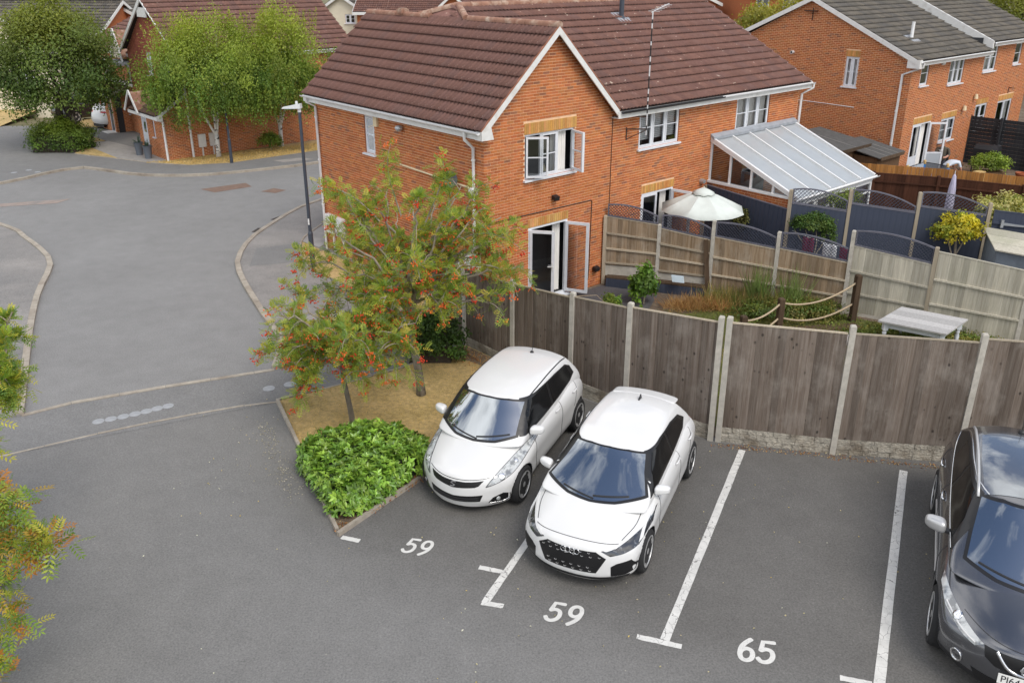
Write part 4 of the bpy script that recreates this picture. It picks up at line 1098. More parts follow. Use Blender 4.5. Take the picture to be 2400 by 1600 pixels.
m = MB(); n = 4
for k in range(n + 1):
    u = -cb * k / n; zz = rz_(-u); u_ = min(max(u, .03), -cb - .03)
    if zz - .08 > zs_ + .09: cw.box(m, u_ - .03, u_ + .03, zs_ + .06, zz - .03, -.06, .0)
m.beam((a0, .0, zt - .04), (a0, cb, zl - .02), .07, .09); m.build('side_frame', M['upvc'], cons)
for k in range(n):
    u0 = -cb * k / n + .03; u1 = -cb * (k + 1) / n - .03
    z0 = zs_ + .06; zA, zB = rz_(-u0) - .07, rz_(-u1) - .07
    if zB < z0: 
        u1 = u0 + (u1 - u0) * (zA - z0) / (zA - zB) if zA > z0 else u0; zB = z0
    if zA > z0 + .02:
        p = MB(); p.add([cw.pt(u0, z0, -.03), cw.pt(u1, z0, -.03), cw.pt(u1, zB, -.03), cw.pt(u0, zA, -.03)], [(0, 1, 2, 3)]); p.build('side_pane', M['glass'], cons)
nb = 5
for k in range(nb + 1):
    a = a0 + (a1 - a0) * k / nb
    m = MB(); m.beam((a, .0, zt + .03), (a, cb - .05, zl + .01), .055 if 0 < k < nb else .08, .05); m.build('glazing_bar', M['upvc'], cons)
    if k < nb:
        p = MB(); b_ = a0 + (a1 - a0) * (k + 1) / nb; p.hexa([(a + .02, 0, zt - .02), (b_ - .02, 0, zt - .02), (b_ - .02, cb - .04, zl - .03), (a + .02, cb - .04, zl - .03), (a + .02, 0, zt + .005), (b_ - .02, 0, zt + .005), (b_ - .02, cb - .04, zl - .005), (a + .02, cb - .04, zl - .005)]); p.build('roof_panel', M['poly'], cons)
m = MB(); m.hexa([(a0 - .06, -.14, zt - .03), (a1 + .06, -.14, zt - .03), (a1 + .06, -.005, zt + .06), (a0 - .06, -.005, zt + .06), (a0 - .06, -.14, zt + .05), (a1 + .06, -.14, zt + .05), (a1 + .06, -.005, zt + .13), (a0 - .06, -.005, zt + .13)]); m.build('flashing', M['lead'], cons)
gutter_run(cons, (a0 - .1, cb - .10, zl - .02), (a1 + .15, cb - .10, zl - .02))
m = MB(); cf.box(m, -.03, a1 - a0 + .03, zl - .16, zl - .03, -.06, .0); cf.box(m, -.03, a1 - a0 + .03, .7, .78, -.08, .05); m.build('eaves_beam', M['upvc'], cons)
for k in range(4):
    u0 = (a1 - a0) * k / 4; u1 = (a1 - a0) * (k + 1) / 4
    m = MB(); frame_panel(m, cf, u0, u1, .78, zl - .16, .05, -.06, -.002); frame_panel(m, cf, u0 + .06, u1 - .06, 1.6, zl - .2, .035, -.03, .012); o = m.build('front_window', M['upvc'], cons); pane(cf, u0 + .05, u1 - .05, .83, zl - .2, -.03, o)
m = MB(); m.quad((a1, 0, 0), (a1, cb, 0), (a1, cb, zl), (a1, 0, zt)); m.build('end_wall', M['upvc'], cons)
m = MB(); m.box(a0 + .9, a0 + 2.1, -.5, -.12, .0, 2.55); m.build('inner_door_frame', M['room'], cons)

# ---------------------------------------------------------------- terrace on the right, dark grey roofs
def merge(a, b_):
    n = len(a.v); a.v += b_.v; a.f += [[i + n for i in f] for f in b_.f]; a.m += b_.m; a.c += b_.c; a.hascol = True
    return a
h3 = thing('brick_terrace', 'orange brick terrace with dark grey tiled roofs on the right', 'house', (14.52, 31.81, 0), ANG)
HE3, D3, R3 = 4.62, 8.4, 6.72
HE4, R4, A3, A4 = 4.95, 7.05, 6.25, 11.6
f3 = W((0, 0), (1, 0), (0, -1)); g3 = W((0, 0), (0, 1), (-1, 0))
OPF = [(.74, 1.40, 3.66, 4.56), (3.18, 4.5, 3.5, 4.57), (.82, 2.32, .08, 2.22), (3.26, 4.58, 1.25, 2.17), (6.38, 7.62, 3.75, 4.86), (9.5, 10.25, 3.84, 4.78), (6.4, 7.6, 1.35, 2.42), (8.72, 10.32, .2, 2.35)]
LNF = [(.80, 2.34, 2.225, 2.45), (3.24, 4.6, 2.175, 2.40), (6.38, 7.62, 2.425, 2.64), (8.7, 10.34, 2.355, 2.58)]
bw = build_wall(h3, f3, lambda z: (0, A4) if z < HE3 else (A3, A4), [0, HE3, HE4], OPF, lintels=LNF, fine=False)
def g3lim(z):
    if z <= HE3 - .1: return (0, D3)
    t = (z - HE3 + .1) / (R3 - HE3) * D3 / 2
    return (t, D3 - t)
OPG = [(2.06, 2.60, 3.49, 4.60)]
merge(bw, build_wall(h3, g3, g3lim, [0, HE3 - .1, R3 - .12], OPG, lintels=[(2.04, 2.62, 4.605, 4.83)], fine=False))
tag(bw.build('brickwork', M['brick'], h3), kind='stuff')
for l in LNF: lintel(h3, f3, *l)
lintel(h3, g3, 2.04, 2.62, 4.605, 4.83)
window(h3, f3, .74, 1.40, 3.66, 4.56, (1,), 1, glass=M['glass_dark'])
window(h3, f3, 3.18, 4.5, 3.5, 4.57, (1, 1, 1), 1, blind=3.5)
window(h3, f3, 3.26, 4.58, 1.25, 2.17, (1, 1), 1, blind=1.3)
window(h3, f3, 6.38, 7.62, 3.75, 4.86, (1, 1), 1, curtain=[(6.45, 7.55)])
window(h3, f3, 9.5, 10.25, 3.84, 4.78, (1,), 1)
window(h3, f3, 6.4, 7.6, 1.35, 2.42, (1, 1), 1, curtain=[(6.5, 6.9)])
window(h3, f3, 8.72, 10.32, .2, 2.35, (1, 1), 0, curtain=[(8.8, 9.2), (9.8, 10.25)])
window(h3, g3, 2.06, 2.60, 3.49, 4.60, (1, 1), 1, blind=3.5)
m = MB(); frame_panel(m, f3, .82, 2.32, .08, 2.22, .05, -.07, 0); d = m.build('patio_door', M['frame'], h3); d['label'] = 'white patio doors with the right leaf swung open'
ff = MB(); frame_panel(ff, f3, .87, 1.55, .13, 2.17, .065, -.05, .0); f3.box(ff, .93, 1.49, .9, .97, -.04, 0); ff.build('door_leaf', M['frame'], d); pane(f3, .93, 1.49, .97, 2.1, -.02, d); pp = MB(); f3.box(pp, .93, 1.49, .2, .9, -.03, -.01); pp.build('door_panel', M['frame'], d)
casement(h3, f3, 2.27, -.70, .13, 2.17, R(140), 0, 'door_leaf', 0, .07, low=.85, handle=.95, parent=d)
c = MB(); pr = None
for k in range(22):
    uu = 1.5 + .72 * k / 21; dd = -.16 + .02 * math.sin(k * 1.9); cur = (f3.pt(uu, .1, dd), f3.pt(uu, 2.2, dd))
    if pr: c.quad(pr[0], cur[0], cur[1], pr[1])
    pr = cur
c.build('curtain', M['curtain'], d, smooth=True)
rf = MB()
rf.add([(-.2, -.3, HE3 - .02), (A3, -.3, HE3 - .02), (A3, D3 / 2, R3 - .02), (-.2, D3 / 2, R3 - .02), (-.2, D3 + .3, HE3 - .02), (A3, D3 + .3, HE3 - .02)], [(0, 1, 2, 3), (3, 2, 5, 4)])
rf.add([(A3, -.3, HE4 - .02), (A4 + .2, -.3, HE4 - .02), (A4 + .2, D3 / 2, R4 - .02), (A3, D3 / 2, R4 - .02), (A4 + .2, D3 + .3, HE4 - .02), (A3, D3 + .3, HE4 - .02)], [(0, 1, 2, 3), (3, 2, 4, 5), (0, 3, 5)])
ro = rf.build('roof', M['underlay'], h3)
S3 = math.hypot(D3 / 2 + .3, R3 - HE3); ds3 = (0, (D3 / 2 + .3) / S3, (R3 - HE3) / S3)
slope(h3, (-.2, -.3, HE3), (1, 0, 0), ds3, S3, lambda s: (0, A3 + .2), .3, S3 / 15, TILG, M['tile_grey'], ro, 0)
slope(h3, (A3, -.3, HE4), (1, 0, 0), ds3, S3, lambda s: (0, A4 - A3 + .2), .3, S3 / 15, TILG, M['tile_grey'], ro, 0)
ridge_run(ro, (-.2, D3 / 2, R3 + .05), (A3, D3 / 2, R3 + .05), mat_=M['ridge_grey']); ridge_run(ro, (A3, D3 / 2, R4 + .05), (A4 + .2, D3 / 2, R4 + .05), mat_=M['ridge_grey'])
def bargex(hs, x, y0, z0, y1, z1, h=.17, w_=.04, name='barge_board', mat_=None, mid=0):
    m = MB(); m.hexa([(x - w_, y0, z0 - h), (x, y0, z0 - h), (x, y1, z1 - h), (x - w_, y1, z1 - h), (x - w_, y0, z0), (x, y0, z0), (x, y1, z1), (x - w_, y1, z1)]); return m.build(name, mat_ or M['fascia'], hs)
bargex(h3, -.19, -.3, HE3 + .02, D3 / 2, R3 + .02); bargex(h3, -.19, D3 / 2, R3 + .02, D3 + .3, HE3 + .02)
bargex(h3, A3 + .03, -.3, HE4 + .06, D3 / 2, R4 + .06, .34, .1, 'party_verge', M['fascia'])
m = MB(); m.box(-.22, -.02, -.34, .12, HE3 - .24, HE3 + .06); m.build('box_end', M['fascia'], h3)
for (x0, x1, z) in ((-.02, A3 + .15, HE3), (A3 + .15, A4 + .2, HE4)):
    m = MB(); m.box(x0, x1, -.31, -.28, z - .16, z); m.box(x0, x1, -.28, -.012, z - .16, z - .14); m.build('fascia', M['fascia'], h3)
    gutter_run(h3, (x0 - .1, -.37, z), (x1, -.37, z))
downpipe(h3, [(.05, -.37, HE3 - .05), (.05, -.37, HE3 - .2), (-.06, .30, HE3 - .5), (-.06, .32, .05)], .045, clips=[(-.06, .32, 2.8), (-.06, .32, 1.6)])
m = MB(); m.lathe([(.09, -.03), (.06, .08), (.06, .62), (0, .62)], 12, (1.7, 1.0, HE3 + .62)); m.build('soil_vent', M['upvc'], ro, angle=40)
m = MB(); k_ = (R3 - HE3) / (D3 / 2 + .3); m.hexa([(1.4, .7, HE3 + (1.0) * k_ + .03), (2.0, .7, HE3 + (1.0) * k_ + .03), (2.0, 1.3, HE3 + 1.6 * k_ + .03), (1.4, 1.3, HE3 + 1.6 * k_ + .03), (1.4, .7, HE3 + 1.0 * k_ + .07), (2.0, .7, HE3 + 1.0 * k_ + .07), (2.0, 1.3, HE3 + 1.6 * k_ + .07), (1.4, 1.3, HE3 + 1.6 * k_ + .07)]); m.build('lead_flashing', M['lead'], ro)
m = MB(); m.tube([g3.pt(4.89, 4.6, 0), g3.pt(4.89, 4.6, .14)], .065, 12); m.build('boiler_vent', M['upvc'], h3, angle=40)
m = MB(); m.tube([g3.pt(4.89, 4.6, .141), g3.pt(4.89, 4.6, .146)], .045, 12); m.build('boiler_vent_mouth', M['black'], h3)
m = MB(); m.tube([g3.pt(2.0, 2.74, .02), g3.pt(3.2, 2.76, .02), g3.pt(7.5, 2.79, .02)], .014, 6); m.build('cable', M['upvc'], h3)
m = MB(); g3.box(m, 4.2, 4.23, 5.85, 6.3, 0, .03); g3.box(m, 4.0, 4.5, 6.18, 6.21, 0, .2); m.build('aerial_bracket', M['rust'], h3)
m = MB(); f3.box(m, 2.35, 2.62, 4.32, 4.56, 0, .06); m.build('alarm_box', M['upvc'], h3)
for u, z in ((5.05, 2.45), (6.0, 2.83)):
    m = MB(); m.lathe([(.09, 0), (.06, .18), (0, .19)], 12, f3.pt(u, z - .1, .1)); m.build('wall_lamp', M['cream'], h3, angle=40)
m = MB(); f3.box(m, 9.6, 9.63, 2.62, 2.9, 0, .03); f3.box(m, 9.6, 9.63, 2.84, 2.87, 0, .25); m.build('basket_bracket', M['rust'], h3)
m = MB(); m.quad((A4, 0, 0), (A4, D3, 0), (A4, D3, HE4), (A4, 0, HE4)); m.add([(A4, 0, HE4), (A4, D3, HE4), (A4, D3 / 2, R4)], [(0, 1, 2)]); m.quad((0, D3, 0), (A4, D3, 0), (A4, D3, HE3), (0, D3, HE3)); m.build('back_wall', M['brick_reveal'], h3)

# ---------------------------------------------------------------- terrace on the left behind the birches
BA = R(42.5)
hb = thing('brick_house', 'brick house behind the birches with tile hung gable and projecting porch', 'house', (-13.86, 36.83, 0), BA)
LB, DB, HB, RB = 8.3, 6.1, 4.22, 6.50
fb = W((0, 0), (1, 0), (0, -1)); gb = W((0, 0), (0, 1), (-1, 0))
bw = build_wall(hb, fb, lambda z: (0, LB), [0, HB], [], fine=False)
OPB = [(3.18, 3.86, 3.22, 4.26), (1.2, 1.86, 3.45, 4.26)]
merge(bw, build_wall(hb, gb, lambda z: (0, DB), [0, 2.7], [], fine=False))
def gblim(z):
    if z <= HB: return (0, DB)
    t = (z - HB) / (RB - HB) * DB / 2
    return (t, DB - t)
tag(bw.build('brickwork', M['brick'], hb), kind='stuff')
# hung tiles in courses
build_wall(hb, gb, gblim, [2.7, HB, RB - .1], OPB, name='gable_wall', z_base=99)
z = 2.7; k = 0; M['hung'] = mat('hung_tile', None, 0.9, attr=True, var=0.15, vs_=9)
hung = MB()
while z < RB - .2:
    lo, hi = gblim(z + .12)
    for (a, b) in intervals(lo, hi, z, z + .12, OPB):
        u = a + (k % 2) * .07 - .07
        while u < b:
            p = max(u, a); q = min(u + .136, b)
            if q - p > .02:
                c = random.choice([(0.30, 0.085, 0.05), (0.34, 0.10, 0.06), (0.26, 0.07, 0.045)]); P = [gb.pt(p, z, .035), gb.pt(q, z, .035), gb.pt(q, z + .13, .012), gb.pt(p, z + .13, .012), gb.pt(p, z, .02), gb.pt(q, z, .02)]
                hung.add(P, [(0, 1, 2, 3), (4, 5, 1, 0)], 0, c)
            u += .14
    z += .12; k += 1
tag(hung.build('hung_tiles', M['hung'], hb), kind='stuff')
window(hb, gb, 3.18, 3.86, 3.22, 4.26, (1, 1), 2); window(hb, gb, 1.2, 1.86, 3.45, 4.26, (1, 1), 2)
rf = MB(); rf.add([(-.25, -.25, HB - .02), (LB + .1, -.25, HB - .02), (LB + .1, DB / 2, RB - .02), (-.25, DB / 2, RB - .02), (-.25, DB + .25, HB - .02), (LB + .1, DB + .25, HB - .02)], [(0, 1, 2, 3), (3, 2, 5, 4)]); ro = rf.build('roof', M['underlay'], hb)
SB = math.hypot(DB / 2 + .25, RB - HB)
slope(hb, (-.25, -.25, HB), (1, 0, 0), (0, (DB / 2 + .25) / SB, (RB - HB) / SB), SB, lambda s: (0, LB + .35), .3, SB / 12, TIL, M['tile'], ro, 0, amp=.016)
slope(hb, (-.25, DB + .25, HB), (1, 0, 0), (0, -(DB / 2 + .25) / SB, (RB - HB) / SB), SB, lambda s: (0, LB + .35), .3, SB / 12, TIL, M['tile'], ro, 0, amp=.016)
ridge_run(ro, (-.25, DB / 2, RB + .05), (LB + .1, DB / 2, RB + .05))
bargex(hb, -.22, -.25, HB + .04, DB / 2, RB + .04, .06, .05, 'verge_strip'); bargex(hb, -.22, DB / 2, RB + .04, DB + .25, HB + .04, .2, .06)
m = MB(); m.box(-.24, -.18, DB / 2 - .5, DB / 2 + .5, RB - .75, RB - .35); m.build('gable_peak', M['fascia'], hb)
m = MB(); m.box(-.2, LB + .1, -.29, -.25, HB - .16, HB); m.build('fascia', M['fascia'], hb); gutter_run(hb, (-.2, -.34, HB), (LB + .1, -.34, HB))
downpipe(hb, [(-.02, -.06, HB - .1), (-.02, -.06, .03)], .05, clips=[(-.02, -.06, .7)])
# porch
po = W((-1.1, .06), (0, 1), (-1, 0)); ps = W((-1.1, .06), (1, 0), (0, -1))
pb = build_wall(hb, po, lambda z: (0, 2.9), [0, 2.0], [(.98, 1.2, .92, 1.62), (1.85, 2.45, .05, 1.88)], name='porch_wall', room=.3, fine=False)
merge(pb, build_wall(hb, ps, lambda z: (0, 1.1) if z <= 2.0 else ((z - 2.0) / .75 * 1.1, 1.1), [0, 2.0, 2.7], [], name='porch_wall', fine=False))
tag(pb.build('porch_brickwork', M['brick'], hb), kind='stuff')
window(hb, po, .98, 1.2, .92, 1.62, (1,), 1)
m = MB(); frame_panel(m, po, 1.85, 2.45, .05, 1.88, .06, -.06, .01); po.box(m, 1.91, 2.39, .1, 1.82, -.05, -.01); d = m.build('front_door', M['frame'], hb); pane(po, 2.02, 2.28, 1.0, 1.7, -.005, d, M['glass_dark'])
rf = MB(); rf.add([(-1.4, -.1, 1.92), (-1.4, 3.1, 1.92), (.0, 3.1, 2.82), (.0, -.1, 2.82)], [(0, 1, 2, 3)]); pr_ = rf.build('porch_roof', M['underlay'], hb)
SP = math.hypot(1.4, .9); slope(hb, (-1.4, -.1, 1.94), (0, 1, 0), (1.4 / SP, 0, .9 / SP), SP, lambda s: (0, 3.2), .27, SP / 6, [(0.125, 0.08, 0.06), (0.15, 0.095, 0.07)], M['tile'], pr_, 0)
m = MB(); m.box(-1.43, -1.38, -.12, 3.1, 1.80, 1.93); m.build('porch_fascia', M['fascia'], hb)
m = MB(); p = Vector((-1.42, -.13, 1.95)); q = Vector((.0, -.13, 2.86)); m.hexa([p + Vector((0, -.02, -.14)), q + Vector((0, -.02, -.14)), q + Vector((0, .02, -.14)), p + Vector((0, .02, -.14)), p + Vector((0, -.02, 0)), q + Vector((0, -.02, 0)), q + Vector((0, .02, 0)), p + Vector((0, .02, 0))]); m.box(-1.42, -1.15, -.14, .05, 1.78, 1.96); m.build('porch_barge', M['fascia'], hb)
# white gablet over the door
m = MB(); m.add([(-1.5, 1.7, 1.95), (-1.5, 3.15, 1.95), (-1.5, 2.42, 2.75), (-.4, 2.42, 2.75), (-.4, 1.7, 2.55), (-.4, 3.15, 2.55)], [(0, 2, 3, 4), (2, 1, 5, 3)]); m.build('gablet_roof', M['hung_flat'] if 'hung_flat' in M else M['ridge'], hb)
m = MB(); m.beam((-1.52, 1.62, 1.9), (-1.52, 2.42, 2.8), .05, .1); m.beam((-1.52, 3.2, 1.9), (-1.52, 2.42, 2.8), .05, .1); m.build('gablet_barge', M['fascia'], hb)
downpipe(hb, [(-1.42, -.05, 1.85), (-1.16, -.06, 1.75), (-1.12, -.0, 1.70), (-1.12, -.0, .03)], .05, clips=[(-1.12, 0, .7)])
for u0 in (.28, .78):
    m = MB(); fb.box(m, u0, u0 + .32, .46, 1.02, 0, .1); fb.box(m, u0 + .012, u0 + .308, .475, 1.005, .1, .115); o = m.build('meter_box', M['fascia'], hb); m = MB(); fb.box(m, u0 + .12, u0 + .17, .06, .46, .02, .07); m.build('meter_conduit', M['fascia'], o)
m = MB(); m.quad((LB, 0, 0), (LB, DB, 0), (LB, DB, HB), (LB, 0, HB)); m.add([(LB, 0, HB), (LB, DB, HB), (LB, DB / 2, RB)], [(0, 1, 2)]); m.build('end_wall', M['brick_reveal'], hb)

# next unit up the row
hc = thing('brick_house', 'brick house left of the tile hung gable, black front door and lower brown roof', 'house', (-13.86, 36.83, 0), BA)
M['brick_far'] = mat('brick_far', (0.40, 0.125, 0.045), 0.9, var=0.18, vs_=5, stretch=(1, 1, 8), c2=(0.48, 0.19, 0.08), c2s=20, c2r=(0.55, 0.7), c2amt=.7)
M['render'] = mat('cream_render', (0.70, 0.64, 0.50), 0.9, var=0.06, vs_=2)
cwall = W((.45, DB), (0, 1), (-1, 0)); cpor = W((-.34, 8.35), (0, 1), (-1, 0)); cpr = W((-.34, 8.35), (1, 0), (0, -1))
pb = build_wall(hc, cwall, lambda z: (0, 7), [0, 3.95], [(.9, 1.75, 2.55, 3.35), (4.2, 5.2, 2.6, 3.5)], fine=False, name='wall')
merge(pb, build_wall(hc, cpor, lambda z: (0, 2.3), [0, 1.95], [(.15, .62, .05, 1.85), (1.2, 1.75, .6, 1.6)], fine=False, name='porch_wall', room=.3))
merge(pb, build_wall(hc, cpr, lambda z: (0, 2.4), [0, 1.95], [(.75, 1.35, .9, 1.72)], fine=False, name='porch_wall', room=.3))
tag(pb.build('brickwork', M['brick'], hc), kind='stuff')
window(hc, cwall, .9, 1.75, 2.55, 3.35, (1, 1, 1), 2); window(hc, cwall, 4.2, 5.2, 2.6, 3.5, (1, 1), 1); window(hc, cpor, 1.2, 1.75, .6, 1.6, (1,), 1); window(hc, cpr, .75, 1.35, .9, 1.72, (1,), 1)
m = MB(); cpor.box(m, .2, .57, .05, 1.8, -.06, -.02); d = m.build('front_door', M['blackgloss'], hc); m = MB(); frame_panel(m, cpor, .15, .62, .05, 1.85, .04, -.06, .02); m.build('door_frame', M['frame'], d)
m = MB(); cpor.box(m, .0, .8, -.02, .08, .0, .45); m.build('door_step', M['fascia'], hc)
rf = MB(); rf.add([(-.6, 8.1, 1.95), (-.6, 10.9, 1.95), (2.2, 10.9, 2.9), (2.2, 8.1, 2.9)], [(0, 1, 2, 3)]); o = rf.build('porch_roof', M['underlay'], hc)
SP = math.hypot(2.8, .95); slope(hc, (-.6, 8.1, 1.97), (0, 1, 0), (2.8 / SP, 0, .95 / SP), SP, lambda s: (0, 2.8), .27, .3, [(0.14, 0.085, 0.065), (0.16, 0.095, 0.07)], M['tile'], o, 0)
m = MB(); m.box(-.64, -.58, 8.08, 10.9, 1.80, 1.95); m.beam((-.6, 8.08, 1.9), (2.2, 8.08, 2.86), .05, .15); m.build('porch_fascia', M['fascia'], hc)
m = MB(); m.box(.0, .45, DB, 13.1, 2.45, 2.55); m.build('cornice', M['fascia'], hc)
rf = MB(); rf.add([(.15, DB, 3.93), (.15, 13.1, 3.93), (4.3, 13.1, 5.9), (4.3, DB, 5.9), (8.4, DB, 3.93), (8.4, 13.1, 3.93)], [(0, 1, 2, 3), (3, 2, 5, 4)]); ro = rf.build('roof', M['underlay'], hc)
SC = math.hypot(4.15, 1.97); slope(hc, (.15, DB + .05, 3.95), (0, 1, 0), (4.15 / SC, 0, 1.97 / SC), SC, lambda s: (0, 7), .3, SC / 13, TIL, M['tile'], ro, 0)
ridge_run(ro, (4.3, DB, 5.95), (4.3, 13.1, 5.95))
m = MB(); m.box(.1, .15, DB, 13.1, 3.82, 3.95); m.build('fascia', M['fascia'], hc)
m = MB(); m.add([(-.15, 6.6, 3.75), (-.15, 7.9, 3.75), (-.15, 7.25, 5.0), (2.0, 7.25, 5.0), (2.0, 6.6, 4.6), (2.0, 7.9, 4.6)], [(0, 2, 3, 4), (2, 1, 5, 3)]); m.build('gablet_roof', M['ridge'], hc)
m = MB(); m.add([(-.12, 6.65, 3.75), (-.12, 7.85, 3.75), (-.12, 7.25, 4.9)], [(0, 1, 2)]); m.build('gablet_wall', M['render'], hc)
m = MB(); m.beam((-.17, 6.5, 3.6), (-.17, 7.25, 5.05), .05, .13); m.beam((-.17, 8.0, 3.6), (-.17, 7.25, 5.05), .05, .13); m.build('gablet_barge', M['fascia'], hc)
m = MB(); m.box(-.5, .45, 6.3, 8.2, 3.45, 3.6); m.build('bay_roof', M['lead'], hc)
m = MB(); m.quad((.45, 13.1, -1), (8.3, 13.1, -1), (8.3, 13.1, 3.95), (.45, 13.1, 3.95)); m.add([(.45, 13.1, 3.95), (8.3, 13.1, 3.95), (4.3, 13.1, 5.85)], [(0, 1, 2)]); m.build('end_wall', M['brick_far'], hc)

# ---------------------------------------------------------------- far houses, seen only in part
def far_house(label, loc, rz, L, D, eave, ridge, base, wallm, pal, tmat, gable_win=(), side_win=(), rowg=.34, over=.25, cross=None):
    """gable end on local y=0 (width D along x), length L along +y; ridge along y"""
    h = thing('house', label, 'house', (loc[0], loc[1], 0), rz)
    w = W((0, 0), (1, 0), (0, -1))
    lim = lambda z: (0, D) if z <= eave else ((z - eave) / (ridge - eave) * D / 2, D - (z - eave) / (ridge - eave) * D / 2)
    op = [g for g in gable_win]
    mm = MB(); build_wall(h, w, lim, [base, eave, ridge - .05], op, z_base=99)
    for c_ in [c for c in h.children if c.name.startswith('wall')]: c_.data.materials[0] = wallm
    for g in gable_win: window(h, w, *g, (1, 1), 1)
    ls = W((0, 0), (0, 1), (-1, 0)); rs = W((D, 0), (0, 1), (1, 0))
    for v in (ls, rs):
        sw = [s[1:] for s in side_win if s[0] == ('L' if v is ls else 'R')]
        build_wall(h, v, lambda z: (0, L), [base, eave], sw, z_base=99)
        for s in sw: window(h, v, *s, (1, 1), 1)
    for c_ in [c for c in h.children if c.name.startswith('wall')]: c_.data.materials[0] = wallm
    rf = MB(); rf.add([(-.25, -over, eave - .02), (-.25, L, eave - .02), (D / 2, L, ridge - .02), (D / 2, -over, ridge - .02), (D + .25, -over, eave - .02), (D + .25, L, eave - .02)], [(0, 1, 2, 3), (3, 2, 5, 4)]); ro = rf.build('roof', M['underlay'], h)
    S = math.hypot(D / 2 + .25, ridge - eave); n = max(4, round(S / rowg))
    slope(h, (-.25, -over, eave), (0, 1, 0), ((D / 2 + .25) / S, 0, (ridge - eave) / S), S, lambda s: (0, L + over), .3, S / n, pal, tmat, ro, 0)
    slope(h, (D + .25, -over, eave), (0, 1, 0), (-(D / 2 + .25) / S, 0, (ridge - eave) / S), S, lambda s: (0, L + over), .3, S / n, pal, tmat, ro, 0)
    ridge_run(ro, (D / 2, -over, ridge + .05), (D / 2, L, ridge + .05), mat_=M['ridge_grey'] if tmat is M['tile_grey'] else M['ridge'], seg=.6)
    for (p, q) in (((-.25, -over, eave + .03), (D / 2, -over, ridge + .03)), ((D + .25, -over, eave + .03), (D / 2, -over, ridge + .03))):
        m = MB(); p = Vector(p); q = Vector(q); m.hexa([p + Vector((0, -.03, -.2)), q + Vector((0, -.03, -.2)), q + Vector((0, .03, -.2)), p + Vector((0, .03, -.2)), p + Vector((0, -.03, 0)), q + Vector((0, -.03, 0)), q + Vector((0, .03, 0)), p + Vector((0, .03, 0))]); m.build('barge_board', M['fascia'], h)
    for x in (-.28, D + .25):
        m = MB(); m.box(x, x + .03, -over, L, eave - .16, eave + .02); m.build('fascia', M['fascia'], h)
    m = MB(); m.quad((0, L, base), (D, L, base), (D, L, eave), (0, L, eave)); m.add([(0, L, eave), (D, L, eave), (D / 2, L, ridge)], [(0, 1, 2)]); m.build('back_wall', wallm, h)
    return h
far_house('cream rendered house at the left edge behind the big tree', (-30.6, 50.0), R(0), 7, 4.2, 3.3, 5.23, -1.2, M['render'], TILG, M['tile_grey'], gable_win=[(2.2, 3.3, .9, 2.2)])
far_house('long house with grey roof behind the big tree at the left', (-26.0, 56.0), R(84), 14, 6.0, 3.9, 5.7, -1.2, M['brick_far'], TILG, M['tile_grey'])
far_house('brick gable with grey roof far off between the big tree and the tile hung gable', (-28.4, 60.0), R(-8), 9, 3.9, 4.55, 5.66, -1.2, M['brick_far'], TILG, M['tile_grey'])
far_house('small cream gabled house with one window seen beyond the middle roof', (-13.4, 62.0), R(-14), 9, 3.6, 4.75, 6.05, -1.2, M['render'], TILG, M['tile_grey'], gable_win=[(2.0, 2.75, 4.15, 4.75)])
far_house('brick house with brown roof and white verge beyond the middle roof', (-5.2, 58.0), R(-4), 9, 2.8, 4.75, 6.2, -1.2, M['brick_far'], TIL, M['tile'])
far_house('brick house with brown roof partly hidden behind the white verged gable', (-10.2, 64.0), R(-90), 10, 5, 5.0, 6.0, -1.2, M['brick_far'], TIL, M['tile'], gable_win=[])
far_house('brick gable just showing over the main ridge', (-0.2, 62.0), R(0), 9, 3.4, 5.3, 5.95, -1.2, M['brick_far'], TIL, M['tile'])
far_house('brown roofed house with white gutters beyond the main ridge', (9.2, 58.0), R(8), 8, 4.2, 5.55, 6.6, -1.2, M['brick_far'], TIL, M['tile'])
far_house('brick house with white windows far behind the right roof', (13.6, 63.0), R(-80), 8, 7, 6.2, 8.4, -1.2, M['brick_far'], TILG, M['tile_grey'], side_win=[('R', .4, 1.3, 4.9, 6.0), ('R', 2.2, 3.2, 4.9, 6.0), ('R', 4.6, 5.4, 4.9, 6.0)])

# ================================================================ fences
def bmesh_data(mb, name, mats):
    o = mb.build(name, mats); d = o.data; bpy.data.objects.remove(o); return d
def board_data(w, th, mats, taper=True):
    m = MB(); t0 = .006 if taper else th
    m.hexa([(0, -t0, 0), (w, -th, 0), (w, 0, 0), (0, 0, 0), (0, -t0, 1), (w, -th, 1), (w, 0, 1), (0, 0, 1)])
    return bmesh_data(m, 'board', mats)

